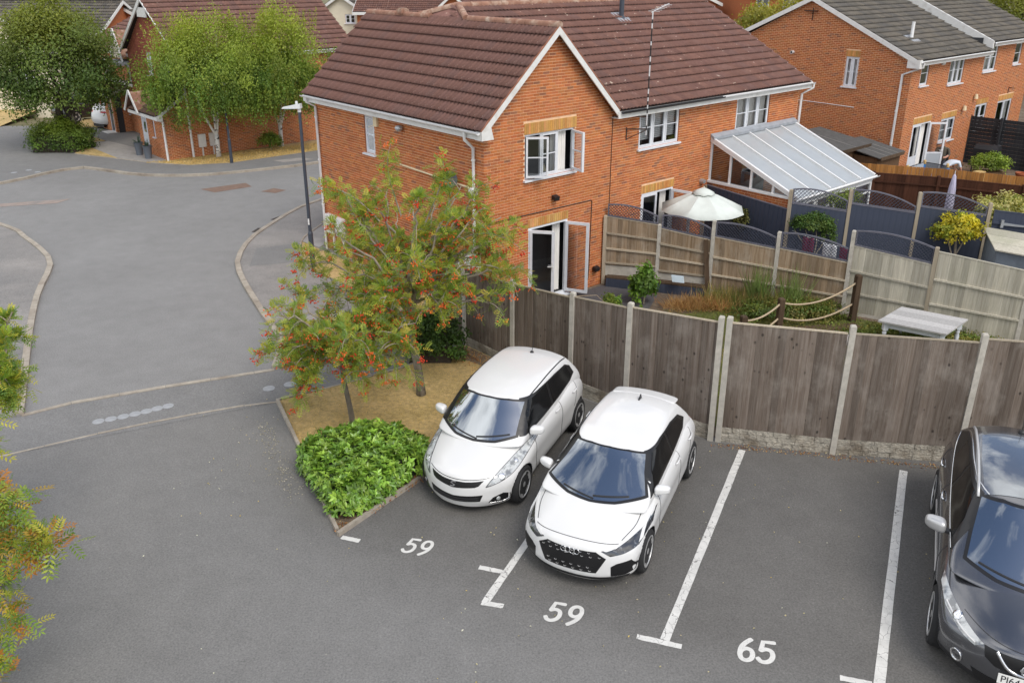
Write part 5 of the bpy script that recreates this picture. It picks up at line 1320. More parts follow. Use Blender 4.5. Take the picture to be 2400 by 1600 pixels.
def fence_panel(root, A, B, zb, ztA, ztB, mat_, bw=.112, rails=(), rail_side=1, cap=True, gravel=None, inset=.05, rail_mat=None, gap=.0, gmat=None, th=.02, cap_mat=None):
    """boards between two posts; A,B (x,y); outside face is to the left-hand... n = outward normal towards the camera side"""
    A = Vector(A); B = Vector(B); d = (B - A).normalized(); n = Vector((d.y, -d.x)); L = (B - A).length
    rz = math.atan2(d.y, d.x); u = inset; nb = max(2, round((L - 2 * inset) / bw)); step = (L - 2 * inset) / nb
    data = board_data(step - gap + (.008 if not gap else 0), th, [mat_], taper=not gap)
    for k in range(nb):
        t = (u + step / 2) / L; zt = ztA + (ztB - ztA) * t
        o = bpy.data.objects.new('board', data); link(o, root)
        p = A + d * u
        o.location = (p.x, p.y, zb); o.rotation_euler = (0, 0, rz); o.scale = (1, 1, zt - zb + random.uniform(-.004, .004))
        u += step
    def bar_(z0A, z0B, h, off, th_, m_, nm):
        mm = MB(); a = A + d * inset * .8 + n * off; b = B - d * inset * .8 + n * off
        mm.hexa([(a.x - n.x * th_, a.y - n.y * th_, z0A), (b.x - n.x * th_, b.y - n.y * th_, z0B), (b.x + n.x * th_, b.y + n.y * th_, z0B), (a.x + n.x * th_, a.y + n.y * th_, z0A),
                 (a.x - n.x * th_, a.y - n.y * th_, z0A + h), (b.x - n.x * th_, b.y - n.y * th_, z0B + h), (b.x + n.x * th_, b.y + n.y * th_, z0B + h), (a.x + n.x * th_, a.y + n.y * th_, z0A + h)]); return mm.build(nm, m_, root)
    if cap: bar_(ztA, ztB, .022, .0, .022, cap_mat or rail_mat or M['rail'], 'capping')
    for fr in rails:
        bar_(zb + (ztA - zb) * fr - .03, zb + (ztB - zb) * fr - .03, .045, rail_side * .04 - .005, .02, rail_mat or mat_, 'rail')
    if gravel: 
        bar_(gravel[0], gravel[0], gravel[1] - gravel[0] - .003, -.005, .02, gmat or M['concrete'], 'gravel_board')
M['rail'] = wood('fence_rail', (0.34, 0.285, 0.21), (0.44, 0.38, 0.29), knots=False)
M['rockface'] = mat('rock_face_board', (0.44, 0.405, 0.34), 0.95, var=0.3, vs_=6, c2=(0.24, 0.20, 0.15), c2s=2.2, c2r=(0.45, 0.65), bump=0.8, bs=25, bd=0.03, coord='Object')

def post(root, x, y, h, rz, w=.095, d=.085, mat_=None, name='post', z0=0.0, lean=0.0):
    m = MB(); m.hexa([(-w / 2, -d / 2, 0), (w / 2, -d / 2, 0), (w / 2, d / 2, 0), (-w / 2, d / 2, 0), (-w / 2 + lean, -d / 2, h - .02), (w / 2 + lean, -d / 2, h - .02), (w / 2 + lean, d / 2, h - .02), (-w / 2 + lean, d / 2, h - .02)])
    m.hexa([(-w / 2 + lean, -d / 2, h - .02), (w / 2 + lean, -d / 2, h - .02), (w / 2 + lean, d / 2, h - .02), (-w / 2 + lean, d / 2, h - .02), (-w / 2 + .015 + lean, -d / 2 + .012, h), (w / 2 - .015 + lean, -d / 2 + .012, h), (w / 2 - .015 + lean, d / 2 - .012, h), (-w / 2 + .015 + lean, d / 2 - .012, h)])
    o = m.build(name, mat_ or M['concrete'], root); o.location = (x, y, z0); o.rotation_euler = (0, 0, rz); return o

FP = [(-1.95, 18.25, 1.90), (-1.03, 17.23, 1.90), (0.02, 16.05, 1.96), (1.15, 14.98, 2.10), (2.12, 14.10, 2.24), (3.56, 13.12, 2.37), (5.50, 12.69, 2.40), (7.50, 12.42, 2.37), (9.5, 12.12, 2.36)]
ff = thing('boundary_fence', 'weathered grey brown board fence with concrete posts behind the parked cars', 'fence')
for i, (x, y, h) in enumerate(FP):
    a = FP[max(i - 1, 0)]; b = FP[min(i + 1, len(FP) - 1)]; rz = math.atan2(b[1] - a[1], b[0] - a[0])
    if i == 5:
        post(ff, x - .055, y + .02, h, rz); post(ff, x + .075, y - .02, h + .01, rz)
    else: post(ff, x, y, h, rz, lean=.03 if i > 5 else 0)
def rock_board(root, A, B, z0, z1):
    """moulded concrete gravel board: courses of split stones in relief"""
    A = Vector(A); B = Vector(B); d = (B - A).normalized(); n = Vector((d.y, -d.x)); L = (B - A).length; m = MB()
    rows = 3; hh = (z1 - z0) / rows
    def hexq(u0, u1, a, b, t):
        P = []
        for z in (a, b):
            for (u, o) in ((u0, t), (u1, t), (u1, -.02), (u0, -.02)):
                q = A + d * u + n * o; P.append((q.x, q.y, z))
        m.hexa(P)
    hexq(.04, L - .04, z0, z1, .004)
    for r_ in range(rows):
        u = .045
        while u < L - .06:
            l = random.uniform(.16, .42); e = min(u + l, L - .045); hexq(u + .004, e - .004, z0 + r_ * hh + .006, z0 + (r_ + 1) * hh - .005, random.uniform(.012, .03)); u = e
    m.build('gravel_board', M['rockface'], root)
for i in range(len(FP) - 1):
    (x0, y0, h0), (x1, y1, h1) = FP[i], FP[i + 1]
    zb = .30 if i >= 2 else .22
    ztA, ztB = h0 - .10, h1 - .13
    if i == 5: ztA = 2.26; ztB = 2.24
    if i == 6: ztA = 2.24; ztB = 2.20
    fence_panel(ff, (x0, y0), (x1, y1), zb, ztA, ztB, M['fence'], bw=.118)
    rock_board(ff, (x0, y0), (x1, y1), .0, zb)
gt = thing('garden_gate', 'pale grey wooden side gate by the house corner behind the tree', 'gate')
fence_panel(gt, (-1.75, 18.12), (-.70, 18.42), .08, 1.72, 1.74, M['greywood'], bw=.105, gap=.008, inset=.01)

# inner garden fence with trellis, rails showing
def trellis(root, A, B, zbA, zbB, ztA, ztB, rise, mat_, sp=.078, edge=None):
    A = Vector(A); B = Vector(B); d = (B - A).normalized(); n = Vector((d.y, -d.x)); L = (B - A).length
    u0, u1 = .05, L - .05
    bot = lambda u: zbA + (zbB - zbA) * u / L
    def top(u):
        t = (u - u0) / (u1 - u0); return ztA + (ztB - ztA) * t + rise * 4 * t * (1 - t)
    m = MB(); P = lambda u, z, o=0: (A.x + d.x * u + n.x * o, A.y + d.y * u + n.y * o, z)
    for sgn in (1, -1):
        c0 = -3.0
        while c0 < L + 3:
            # line z = bot_mean + sgn*(u - c0)
            us = np.linspace(u0, u1, 120); zs = bot(0) + sgn * (us - c0)
            ok = (zs > np.array([bot(u) for u in us])) & (zs < np.array([top(u) for u in us]))
            if ok.sum() > 1:
                i0 = np.argmax(ok); i1 = len(ok) - 1 - np.argmax(ok[::-1])
                m.beam(P(us[i0], zs[i0], .004 * sgn), P(us[i1], zs[i1], .004 * sgn), .008, .024, up=(n.x, n.y, 0))
            c0 += sp
    m.build('lattice', mat_, root)
    m = MB(); N_ = 14
    for k in range(N_):
        a = u0 + (u1 - u0) * k / N_; b = u0 + (u1 - u0) * (k + 1) / N_
        m.beam(P(a, top(a)), P(b, top(b)), .035, .035)
    m.beam(P(u0, bot(u0) + .02), P(u1, bot(u1) + .02), .035, .035); m.beam(P(u0 + .015, bot(u0)), P(u0 + .015, top(u0)), .03, .03); m.beam(P(u1 - .015, bot(u1)), P(u1 - .015, top(u1)), .03, .03)
    m.build('trellis_frame', edge or mat_, root)
MF = [(2.40, 21.08, 1.88), (3.74, 20.75, 1.74), (5.01, 20.32, 1.96), (6.45, 19.70, 1.86), (7.95, 19.0, 2.10), (9.52, 18.17, 1.96), (11.18, 17.26, 1.80), (13.0, 16.2, 1.8)]
mf = thing('garden_fence', 'brown and pale panelled garden fence with navy trellis tops between the two gardens', 'fence')
PT = [(1.86, 1.72), (1.64, 1.45), (1.55, 1.41), (1.45, 1.31), (1.74, 1.54), (1.87, 1.70), (1.82, 1.7)]
TT = [(2.16, 1.93), (1.97, 1.73), (1.91, 1.69), (1.83, 1.63), (2.09, 1.92)]
for i, (x, y, h) in enumerate(MF):
    a = MF[max(i - 1, 0)]; b = MF[min(i + 1, len(MF) - 1)]; post(mf, x, y, h, math.atan2(b[1] - a[1], b[0] - a[0]), .09, .09, M['concrete'] if i not in (0, 5) else M['rail'])
for i in range(len(MF) - 1):
    A, B = MF[i][:2], MF[i + 1][:2]; zb = [.55, .45, .15, .12, .10, .10, .1][i]
    fence_panel(mf, A, B, zb, PT[i][0] - .02, PT[i][1] - .02, M['fence_in'] if i < 4 else M['fence_pale'], bw=.125, rails=(.30, .64) if i > 1 else (.06, .36, .68), rail_side=1, rail_mat=M['rail'] if i < 4 else M['fence_pale'], gravel=(.26, zb) if i < 2 else (.0, zb))
    if i < 5: trellis(mf, A, B, PT[i][0] + .01, PT[i][1] + .01, TT[i][0], TT[i][1], .10, M['trellis'], edge=M['trellis_edge'])
m = MB(); m.hexa([(4.92, 20.30, .1), (5.02, 20.27, .1), (5.02, 20.20, .1), (4.90, 20.22, .1), (4.80, 20.38, 1.46), (4.90, 20.34, 1.46), (4.88, 20.27, 1.46), (4.78, 20.31, 1.46)]); m.build('old_post', M['oldpost'], mf)
sl = thing('sleeper_edging', 'navy painted timber edging with brown capping at the foot of the garden fence', 'edging')
for k, (p, q) in enumerate((((2.45, 20.86), (3.6, 20.5)), ((3.62, 20.49), (4.85, 20.05)))):
    m = MB(); m.beam((p[0], p[1], .13), (q[0], q[1], .13), .06, .26); m.build('sleeper', M['navy'], sl)
    m = MB(); m.beam((p[0] + .03, p[1] + .1, .275), (q[0] + .03, q[1] + .1, .275), .26, .03); m.build('capping', M['oldpost'], sl)

# navy fence beyond
BF = [(5.55, 23.86, 2.0), (7.28, 21.70, 2.40), (8.81, 21.62, 2.41), (10.5, 21.38, 2.41), (12.2, 21.10, 2.2)]
bf = thing('navy_fence', 'navy painted fence with arched trellis tops in front of the conservatory', 'fence')
BT = [(1.99, 1.85), (2.03, 1.81), (2.03, 1.84), (2.02, 1.84)]; BTT = [None, (2.40, 2.10), (2.41, 2.01), (2.40, 2.06)]
for i, (x, y, h) in enumerate(BF):
    a = BF[max(i - 1, 0)]; b = BF[min(i + 1, len(BF) - 1)]; post(bf, x, y, h, math.atan2(b[1] - a[1], b[0] - a[0]), .085, .085, M['rail'])
for i in range(4):
    A, B = BF[i][:2], BF[i + 1][:2]
    fence_panel(bf, A, B, .05, BT[i][0], BT[i][1], M['navy'], bw=.14, rail_mat=M['trellis_edge'])
    if BTT[i]: trellis(bf, A, B, BT[i][0] + .02, BT[i][1] + .02, BTT[i][0], BTT[i][1], .12, M['trellis'], edge=M['trellis_edge'], sp=.10)
ng = thing('navy_gate', 'navy ledged gate with a long galvanised hinge at the right edge', 'gate')
fence_panel(ng, (12.26, 21.08), (14.2, 20.75), .05, 2.0, 1.84, M['navy'], bw=.13, rails=(.2, .85), rail_mat=M['navy'])
m = MB(); m.hexa([(12.55, 20.96, 1.64), (13.25, 20.84, 1.60), (13.25, 20.86, 1.60), (12.55, 20.98, 1.64), (12.55, 20.96, 1.71), (13.25, 20.84, 1.63), (13.25, 20.86, 1.63), (12.55, 20.98, 1.71)]); m.box(12.48, 12.55, 20.95, 20.99, 1.58, 1.78); m.build('strap_hinge', M['galv'], ng)

# brown fence and the orange one behind it
br = thing('brown_fence', 'dark brown close board fence behind the navy fence', 'fence')
BRF = [(9.6, 27.2), (11.45, 26.55), (13.2, 25.9), (15.2, 24.75), (17.2, 23.6), (19.5, 22.4)]
for i in range(5):
    fence_panel(br, BRF[i], BRF[i + 1], .0, 1.72, 1.72, M['fence_brown'], bw=.13, rails=(.86,), rail_mat=M['fence_brown'], inset=.03)
    post(br, BRF[i][0], BRF[i][1], 1.78, 0, .1, .1, M['fence_brown'])
orf = thing('orange_fence', 'orange stained board fence showing above the brown fence', 'fence')
for i in range(5):
    fence_panel(orf, (BRF[i][0] + .14, BRF[i][1] + .25), (BRF[i + 1][0] + .14, BRF[i + 1][1] + .25), .0, 1.95, 1.95, M['fence_orange'], bw=.12, inset=.0, gap=.008, cap=False)
dk = thing('slatted_fence', 'tall dark grey fence of level boards dividing the terrace gardens', 'fence')
A = Vector((19.15, 36.0)); B = Vector((21.6, 33.2)); d = (B - A).normalized()
for k in range(13):
    m = MB(); z = .05 + k * .15; m.beam((A.x, A.y, z + .07), (B.x, B.y, z + .07 - .05 * 0), .03, .142); m.build('board', M['fence_dark'], dk)
for t in (.02, .35, .68, .99):
    p = A.lerp(B, t); post(dk, p.x - .05, p.y - .05, 2.06, math.atan2(d.y, d.x), .09, .09, M['fence_dark'])

# ================================================================ garden things
# parasol
pa = thing('parasol', 'pale green grey octagonal parasol with a vented top in front of the patio doors', 'parasol', (5.05, 21.95, 0), R(12))
m = MB(); n = 8; r0, z0, zt_ = 1.14, 1.82, 2.32
segs = [(r0, z0), (r0 * .66, z0 + .19), (r0 * .36, z0 + .35), (.22, z0 + .42)]
vs0 = []; fs0 = []
for (r_, z) in segs:
    for k in range(n * 4):
        t = 2 * math.pi * k / (n * 4); j = (k % 4) / 4; sag = math.sin(math.pi * j) * .05 * (r_ / r0); rr = r_ * math.cos(math.pi / n) / math.cos((t % (2 * math.pi / n)) - math.pi / n)
        vs0.append((rr * math.cos(t), rr * math.sin(t), z - sag * .8))
N4 = n * 4
for i in range(len(segs) - 1):
    for k in range(N4): fs0.append((i * N4 + k, i * N4 + (k + 1) % N4, (i + 1) * N4 + (k + 1) % N4, (i + 1) * N4 + k))
m.add(vs0, fs0); o = m.build('canopy', M['canvas'], pa, angle=14); mo = o.modifiers.new('s', 'SOLIDIFY'); mo.thickness = .006
m = MB(); vs0 = []; fs0 = []
for (r_, z) in ((.30, z0 + .43), (.17, z0 + .50), (.02, z0 + .57)):
    for k in range(16):
        t = 2 * math.pi * k / 16; vs0.append((r_ * math.cos(t), r_ * math.sin(t), z - (.03 if (k % 2 and r_ > .25) else 0)))
for i in range(2):
    for k in range(16): fs0.append((i * 16 + k, i * 16 + (k + 1) % 16, (i + 1) * 16 + (k + 1) % 16, (i + 1) * 16 + k))
m.add(vs0, fs0); o = m.build('vent_cap', M['canvas'], pa, smooth=True); mo = o.modifiers.new('s', 'SOLIDIFY'); mo.thickness = .006
m = MB(); m.tube([(0, 0, .06), (0, 0, 2.42)], .024, 10); m.build('pole', M['rail'], pa, smooth=True)
m = MB(); m.lathe([(.28, 0), (.28, .05), (.06, .09), (.04, .25), (.04, .25)], 16); m.build('base', M['slab'], pa, angle=40)
for k in range(8):
    t = 2 * math.pi * k / 8; m = MB(); m.tube([(.03 * math.cos(t), .03 * math.sin(t), z0 + .44), (1.0 * math.cos(t), 1.0 * math.sin(t), z0 - .01)], .009, 5); m.build('rib', M['rail'], pa)

# white plank table
tb = thing('garden_table', 'weathered white wooden plank table on turned legs in the garden', 'table')
q = [Vector((8.68, 17.62)), Vector((9.80, 16.89)), Vector((8.72, 15.94)), Vector((7.83, 16.82))]   # back-left, right, front, left
ax = (q[1] - q[0]); ay = (q[3] - q[0]); n = 4
for k in range(n):
    a = q[0] + ay * (k / n + .004); b = q[0] + ay * ((k + 1) / n - .004); m = MB(); P = []
    for z in (.715, .75):
        for s in (a, a + ax, b + ax, b): P.append((s.x, s.y, z))
    m.hexa([P[0], P[3], P[2], P[1], P[4], P[7], P[6], P[5]]); m.build('table_plank', M['greywood'], tb)
ins = [q[0] + ax * .09 + ay * .10, q[0] + ax * .91 + ay * .10, q[0] + ax * .91 + ay * .90, q[0] + ax * .09 + ay * .90]
for p in ins:
    m = MB(); m.lathe([(.032, 0), (.03, .12), (.042, .2), (.05, .34), (.036, .40), (.048, .43), (.036, .46), (.05, .50)], 12, (p.x, p.y, .03)); m.box(p.x - .05, p.x + .05, p.y - .05, p.y + .05, .53, .71); m.build('leg', M['whitewood'], tb, angle=40)
for k in range(4):
    a, b = ins[k], ins[(k + 1) % 4]; m = MB(); m.beam((a.x, a.y, .645), (b.x, b.y, .645), .03, .12); m.build('apron', M['whitewood'], tb)

# rope rail
rp_ = thing('rope_rail', 'garden rope rail of dark timber posts with two sagging ropes', 'rope fence')
RP = [(8.0, 18.5, 1.18), (6.12, 18.0, .80), (5.0, 16.95, .8)]
for (x, y, h) in RP: post(rp_, x, y, h, R(10), .13, .13, M['oldpost'])
for i in range(2):
    for fr in (.86, .42):
        a = Vector((RP[i][0], RP[i][1], RP[i][2] * fr)); b = Vector((RP[i + 1][0], RP[i + 1][1], RP[i + 1][2] * fr)); sag = .38 if i == 0 else .2
        pts = [a.lerp(b, k / 16) - Vector((0, 0, sag * 4 * (k / 16) * (1 - k / 16) * .6)) for k in range(17)]
        m = MB(); m.tube(pts, .022, 8); m.build('rope', M['rope'], rp_, smooth=True)
M['tubegrey'] = mat('grey_tube', (0.50, 0.47, 0.46), 0.7, var=0.1)
for (p, q2, r_, lb) in (((6.78, 17.18, .17), (7.42, 17.05, .17), .13, 'pale grey rolled mat lying behind the boundary fence, left of the post'), ((7.50, 17.06, .16), (7.72, 17.22, .16), .10, 'pale grey rolled mat lying behind the boundary fence, right of the post')):
    m = MB(); p = Vector(p); q2 = Vector(q2); d = (q2 - p).normalized()
    m.tube([p, p + d * .02, q2 - d * .02, q2], [r_ * .8, r_, r_, r_ * .8], 16); o = m.build('rolled_mat', M['tubegrey'], None, angle=50); tag(o, lb, 'rolled mat')

# sheds beside the terrace wall
def shed(loc, sx, sy, h, drop, lab, nb):
    s = thing('shed', lab, 'shed', loc, ANG)
    for (x0, x1, y0, y1) in ((-sx / 2, sx / 2, -sy / 2, -sy / 2 + .03), (-sx / 2, sx / 2, sy / 2 - .03, sy / 2), (-sx / 2, -sx / 2 + .03, -sy / 2 + .03, sy / 2 - .03), (sx / 2 - .03, sx / 2, -sy / 2 + .03, sy / 2 - .03)):
        m = MB(); m.box(x0, x1, y0, y1, 0, h - drop); m.build('wall', M['shedwall'], s)
    m = MB(); e = .12; m.hexa([(-sx / 2 - e, -sy / 2 - e, h - drop), (sx / 2 + e, -sy / 2 - e, h - drop), (sx / 2 + e, sy / 2 + e, h), (-sx / 2 - e, sy / 2 + e, h), (-sx / 2 - e, -sy / 2 - e, h - drop + .03), (sx / 2 + e, -sy / 2 - e, h - drop + .03), (sx / 2 + e, sy / 2 + e, h + .03), (-sx / 2 - e, sy / 2 + e, h + .03)]); r_ = m.build('roof', M['felt'], s)
    for k in range(nb):
        x = -sx / 2 + sx * (k + 1) / (nb + 1); m = MB(); m.beam((x, -sy / 2 - e, h - drop + .036), (x, sy / 2 + e, h + .036), .03, .008); m.build('felt_seam', M['seam'], r_)
    m = MB(); m.box(-sx / 2 - .02, sx / 2 + .02, -sy / 2 - e - .02, -sy / 2 - e, h - drop - .08, h - drop + .035); m.build('roof_trim', M['oldpost'], s)
M['shedwall'] = wood('shed_wall', (0.13, 0.075, 0.04), (0.20, 0.12, 0.07), knots=False); M['seam'] = mat('felt_seam', (0.24, 0.23, 0.21), 0.9)
shed((11.5, 30.9, 0), 2.1, 1.9, 2.12, .32, 'dark felt roofed garden shed nearest the conservatory', 1)
shed((12.95, 30.7, 0), 1.7, 1.5, 1.85, .30, 'low felt roofed garden store with pale seams beside the terrace downpipe', 3)
# storage chest at the right edge
sc_ = thing('storage_chest', 'grey green wooden garden store with a plank lid at the right edge', 'garden store')
A0 = Vector((11.98, 20.85)); B0 = Vector((11.55, 19.4)); dr = Vector((.75, -.66)); Lr = 2.4
for k in range(3):
    a = A0.lerp(B0, k / 3 + .006); b = A0.lerp(B0, (k + 1) / 3 - .006); m = MB(); P = []
    for z in (0, .03):
        for s, zz in ((a, 1.62 - .15 * k / 3), (a + dr * Lr, 1.62 - .15 * k / 3), (b + dr * Lr, 1.62 - .15 * (k + 1) / 3), (b, 1.62 - .15 * (k + 1) / 3)): P.append((s.x, s.y, zz + z))
    m.hexa([P[0], P[3], P[2], P[1], P[4], P[7], P[6], P[5]]); m.build('lid_board', M['lidwood'] if 'lidwood' in M else M['fence_pale'], sc_)
m = MB(); a, b = A0 + (B0 - A0) * .05 + dr * .08, A0 + (B0 - A0) * .93 + dr * .08; P = [(a.x, a.y, 0), (b.x, b.y, 0), ((b + dr * 2.2).x, (b + dr * 2.2).y, 0), ((a + dr * 2.2).x, (a + dr * 2.2).y, 0), (a.x, a.y, 1.58), (b.x, b.y, 1.44), ((b + dr * 2.2).x, (b + dr * 2.2).y, 1.44), ((a + dr * 2.2).x, (a + dr * 2.2).y, 1.58)]
m.hexa(P); m.build('chest_body', mat('chest_paint', (0.17, 0.20, 0.24), .7, var=.15), sc_)

# washing line
wl = thing('washing_line', 'thin washing line strung across the navy garden', 'washing line')
wa, wb = Vector((6.55, 22.9, 1.62)), Vector((8.9, 19.6, 1.35))
m = MB(); m.tube([wa.lerp(wb, k / 10) - Vector((0, 0, .25 * 4 * (k / 10) * (1 - k / 10))) for k in range(11)], .006, 5); m.build('line', M['lamphead'], wl)
def cloth(c, w, h, mat_, lab, rz=R(-54)):
    m = MB(); n = 10; pr = None; vs0 = []; fs0 = []
    for i in range(n + 1):
        for j in range(6):
            u = -w / 2 + w * i / n; z = -h * j / 5; vs0.append((u, .02 * math.sin(i * 1.3 + j * .4), z - .02 * math.sin(i * .6)))
    for i in range(n):
        for j in range(5): fs0.append((i * 6 + j, (i + 1) * 6 + j, (i + 1) * 6 + j + 1, i * 6 + j + 1))
    m.add(vs0, fs0); o = m.build('hanging_cloth', mat_, None, smooth=True); o.location = c; o.rotation_euler = (0, 0, rz); mo = o.modifiers.new('s', 'SOLIDIFY'); mo.thickness = .006; tag(o, lab, 'laundry')
M['burg'] = mat('burgundy_cloth', (0.16, 0.012, 0.05), .9); M['whitecl'] = mat('white_cloth', (0.7, 0.72, 0.75), .9)
def lp(t): return wa.lerp(wb, t) - Vector((0, 0, .25 * 4 * t * (1 - t)))
cloth(lp(.50), .34, .42, M['burg'], 'burgundy cloth on the washing line nearest the parasol')
cloth(lp(.66), .40, .50, M['whitecl'], 'white cloth on the washing line between two burgundy cloths')
cloth(lp(.80), .55, .50, M['burg'], 'wide burgundy cloth on the washing line nearest the trellis fence')
# hanging pots on the navy fence
for (x, y, z, lb) in ((7.05, 23.2, 1.32, 'pale hanging planter on a white hook on the navy fence'), ):
    t = thing('hanging_pot', lb, 'plant pot', (x, y, z))
    m = MB(); m.lathe([(.07, 0), (.12, .12), (.13, .14), (.11, .16), (0, .13)], 14); m.build('pot', mat('potgrey', (0.30, 0.33, 0.28), .8), t, angle=40)
    m = MB(); m.tube([(0, .12, .5), (.02, .05, .48), (.03, .02, .4), (0, 0, .16)], .018, 8); m.build('hook', M['fascia'], t, smooth=True)
# rolled parasol by the brown fence
t = thing('folded_parasol', 'folded lilac striped parasol standing by the brown fence', 'parasol', (13.25, 25.1, 0), 0)
m = MB(); m.lathe([(.03, .6), (.10, .75), (.13, 1.1), (.10, 1.6), (.05, 1.95), (.02, 2.02)], 10); m.build('furled_canopy', mat('lilac_cloth', (0.42, 0.40, 0.52), .8, var=.35, vs_=2, stretch=(22, 22, .2)), t, smooth=True)
m = MB(); m.tube([(0, 0, 0), (0, 0, .7)], .025, 8); m.tube([(0, 0, 2.0), (0, 0, 2.12)], .012, 6); m.build('pole', M['lamphead'], t)
# wire string line across garden
sg = MB(); sg.tube([(0.55, 17.0, 1.20), (1.9, 17.8, .95), (2.6, 15.3, 1.2)][:2] + [(2.3, 15.0, 1.35)], .006, 5); tag(sg.build('string_line', M['rope']), 'thin orange string stretched across the garden by the french doors', 'string')
m = MB(); m.hexa([(4.05, 20.15, .42), (4.32, 20.05, .42), (4.30, 20.02, .42), (4.03, 20.12, .42), (4.02, 20.2, .58), (4.30, 20.1, .58), (4.28, 20.06, .58), (4.0, 20.16, .58)]); tag(m.build('name_plaque', mat('bluewhite', (0.55, 0.65, 0.72), .4)), 'small pale blue plaque leaning on the gravel board', 'plaque')

# ---------------------------------------------------------------- street lamps
def street_lamp(x, y, h, rz, lab, sc=1.0):
    t = thing('street_lamp', lab, 'street lamp', (x, y, .03), rz)
    m = MB(); m.tube([(0, 0, 0), (0, 0, 1.0)], .068 * sc, 14); m.tube([(0, 0, 1.0), (0, 0, 1.06)], [.068 * sc, .046 * sc], 14, cap=False); m.tube([(0, 0, 1.05), (0, 0, h - .12)], [.046 * sc, .040 * sc], 14); m.build('column', M['steelgrey'], t, angle=50)
    m = MB(); m.tube([(0, 0, h - .14), (0, 0, h + .02)], .045 * sc, 12)
    m.hexa([(-.46, -.05, h - .06), (.06, -.08, h - .04), (.06, .08, h - .04), (-.46, .05, h - .06), (-.44, -.04, h - .02), (.05, -.07, h + .08), (.05, .07, h + .08), (-.44, .04, h - .02)]); m.build('lamp_head', M['lamphead'], t, angle=40)
    m = MB(); m.tube([(-.06, 0, h + .05), (-.06, 0, h + .12), (-.06, 0, h + .14)], [.035, .035, .02], 10); m.build('photocell', M['lamphead'], t, angle=40)
    m = MB(); m.hexa([(-.42, -.04, h - .075), (-.10, -.06, h - .065), (-.10, .06, h - .065), (-.42, .04, h - .075), (-.42, -.04, h - .062), (-.10, -.06, h - .052), (-.10, .06, h - .052), (-.42, .04, h - .062)]); m.build('lens', M['glass_dark'], t)
    m = MB(); m.box(-.02, .02, -.052, -.047, 1.25, 1.42); m.build('number_plate', M['fascia'], t)
street_lamp(-5.50, 22.3, 4.40, R(-8), 'dark grey street lamp with white head beside the brick house wall')
street_lamp(-11.88, 35.75, 3.3, R(120), 'dark lamp column half hidden in the birch crown')

# pots by the porch
for (x, y, s, lb) in ((-16.38, 37.25, 1.0, 'grey conical pot with a spiky plant, left of two by the porch'), (-15.70, 36.52, 1.0, 'grey conical pot with a spiky plant, right of two by the porch')):
    t = thing('plant_pot', lb, 'plant pot', (x, y, .075))
    m = MB(); m.lathe([(.13, 0), (.19, .55), (.20, .56), (.17, .56), (.16, .5), (0, .5)], 16); m.build('pot', mat('potslate', (0.13, 0.15, 0.18), .6), t, angle=40)
    m = MB()
    for k in range(34):
        a = random.uniform(0, 6.283); e = random.uniform(.2, 1.3); L = random.uniform(.32, .5); d = Vector((math.cos(a) * math.cos(e), math.sin(a) * math.cos(e), math.sin(e))); sd = Vector((-math.sin(a), math.cos(a), 0)) * .014; o_ = Vector((0, 0, .5))
        p1 = o_ + d * L * .6; p2 = o_ + d * L - Vector((0, 0, .05)); m.add([o_ - sd, o_ + sd, p1 + sd, p1 - sd, p2], [(0, 1, 2, 3), (3, 2, 4)], 0, (0.06, 0.09, 0.075))
    m.build('spiky_leaves', M['leaf'], t)

# ================================================================ cars
M['paint_white'] = mat('car_paint_white', (0.70, 0.70, 0.695), 0.32, coat=0.7, spec=0.5)
M['paint_grey'] = mat('car_paint_grey', (0.15, 0.155, 0.17), 0.24, metal=0.85, coat=0.9)
M['tyre'] = mat('tyre_rubber', (0.018, 0.018, 0.019), 0.85, var=0.2, vs_=14)
M['alloy'] = mat('alloy', (0.55, 0.55, 0.55), 0.38, metal=0.55)
M['chrome'] = mat('chrome', (0.75, 0.76, 0.78), 0.12, metal=1.0)
M['trimblack'] = mat('trim_black', (0.012, 0.012, 0.013), 0.35)
M['redlens'] = mat('red_lens', (0.42, 0.012, 0.02), 0.15, coat=0.6)
M['gap'] = mat('panel_gap', (0.03, 0.03, 0.033), 0.8)
M['grille'] = mat('grille_black', (0.008, 0.008, 0.009), 0.4)
M['lampglass'] = mat('lamp_glass', (0.55, 0.57, 0.57), 0.12, spec=0.7, coat=0.9, c2=(0.20, 0.21, 0.22), c2s=9, c2r=(0.45, 0.6))
M['lampdark'] = mat('lamp_glass_dark', (0.035, 0.037, 0.042), 0.1, spec=0.7, coat=0.9, c2=(0.16, 0.165, 0.175), c2s=12, c2r=(0.55, 0.65))
def carglass(name, base, g):
    m_, t, b_ = new_mat(name)
    b_.inputs['Base Color'].default_value = (*base, 1); b_.inputs['Roughness'].default_value = 0.25
    gl = t.nodes.new('ShaderNodeBsdfGlossy'); gl.inputs['Roughness'].default_value = 0.015; gl.inputs[0].default_value = (0.86, 0.93, 1, 1)
    fr = t.nodes.new('ShaderNodeFresnel'); fr.inputs[0].default_value = 1.35
    ad_ = t.nodes.new('ShaderNodeMath'); ad_.operation = 'ADD'; ad_.inputs[1].default_value = g; ad_.use_clamp = True
    t.links.new(fr.outputs[0], ad_.inputs[0]); mx_ = t.nodes.new('ShaderNodeMixShader')
    t.links.new(ad_.outputs[0], mx_.inputs[0]); t.links.new(b_.outputs[0], mx_.inputs[1]); t.links.new(gl.outputs[0], mx_.inputs[2])
    t.links.new(mx_.outputs[0], t.nodes['Material Output'].inputs[0])
    return m_
M['screen'] = carglass('windscreen_glass', (0.012, 0.015, 0.018), 0.38)
M['sideglass'] = mat('side_glass', (0.006, 0.007, 0.008), 0.12, spec=0.35)
M['roofglass'] = carglass('roof_glass', (0.05, 0.052, 0.06), 0.22)

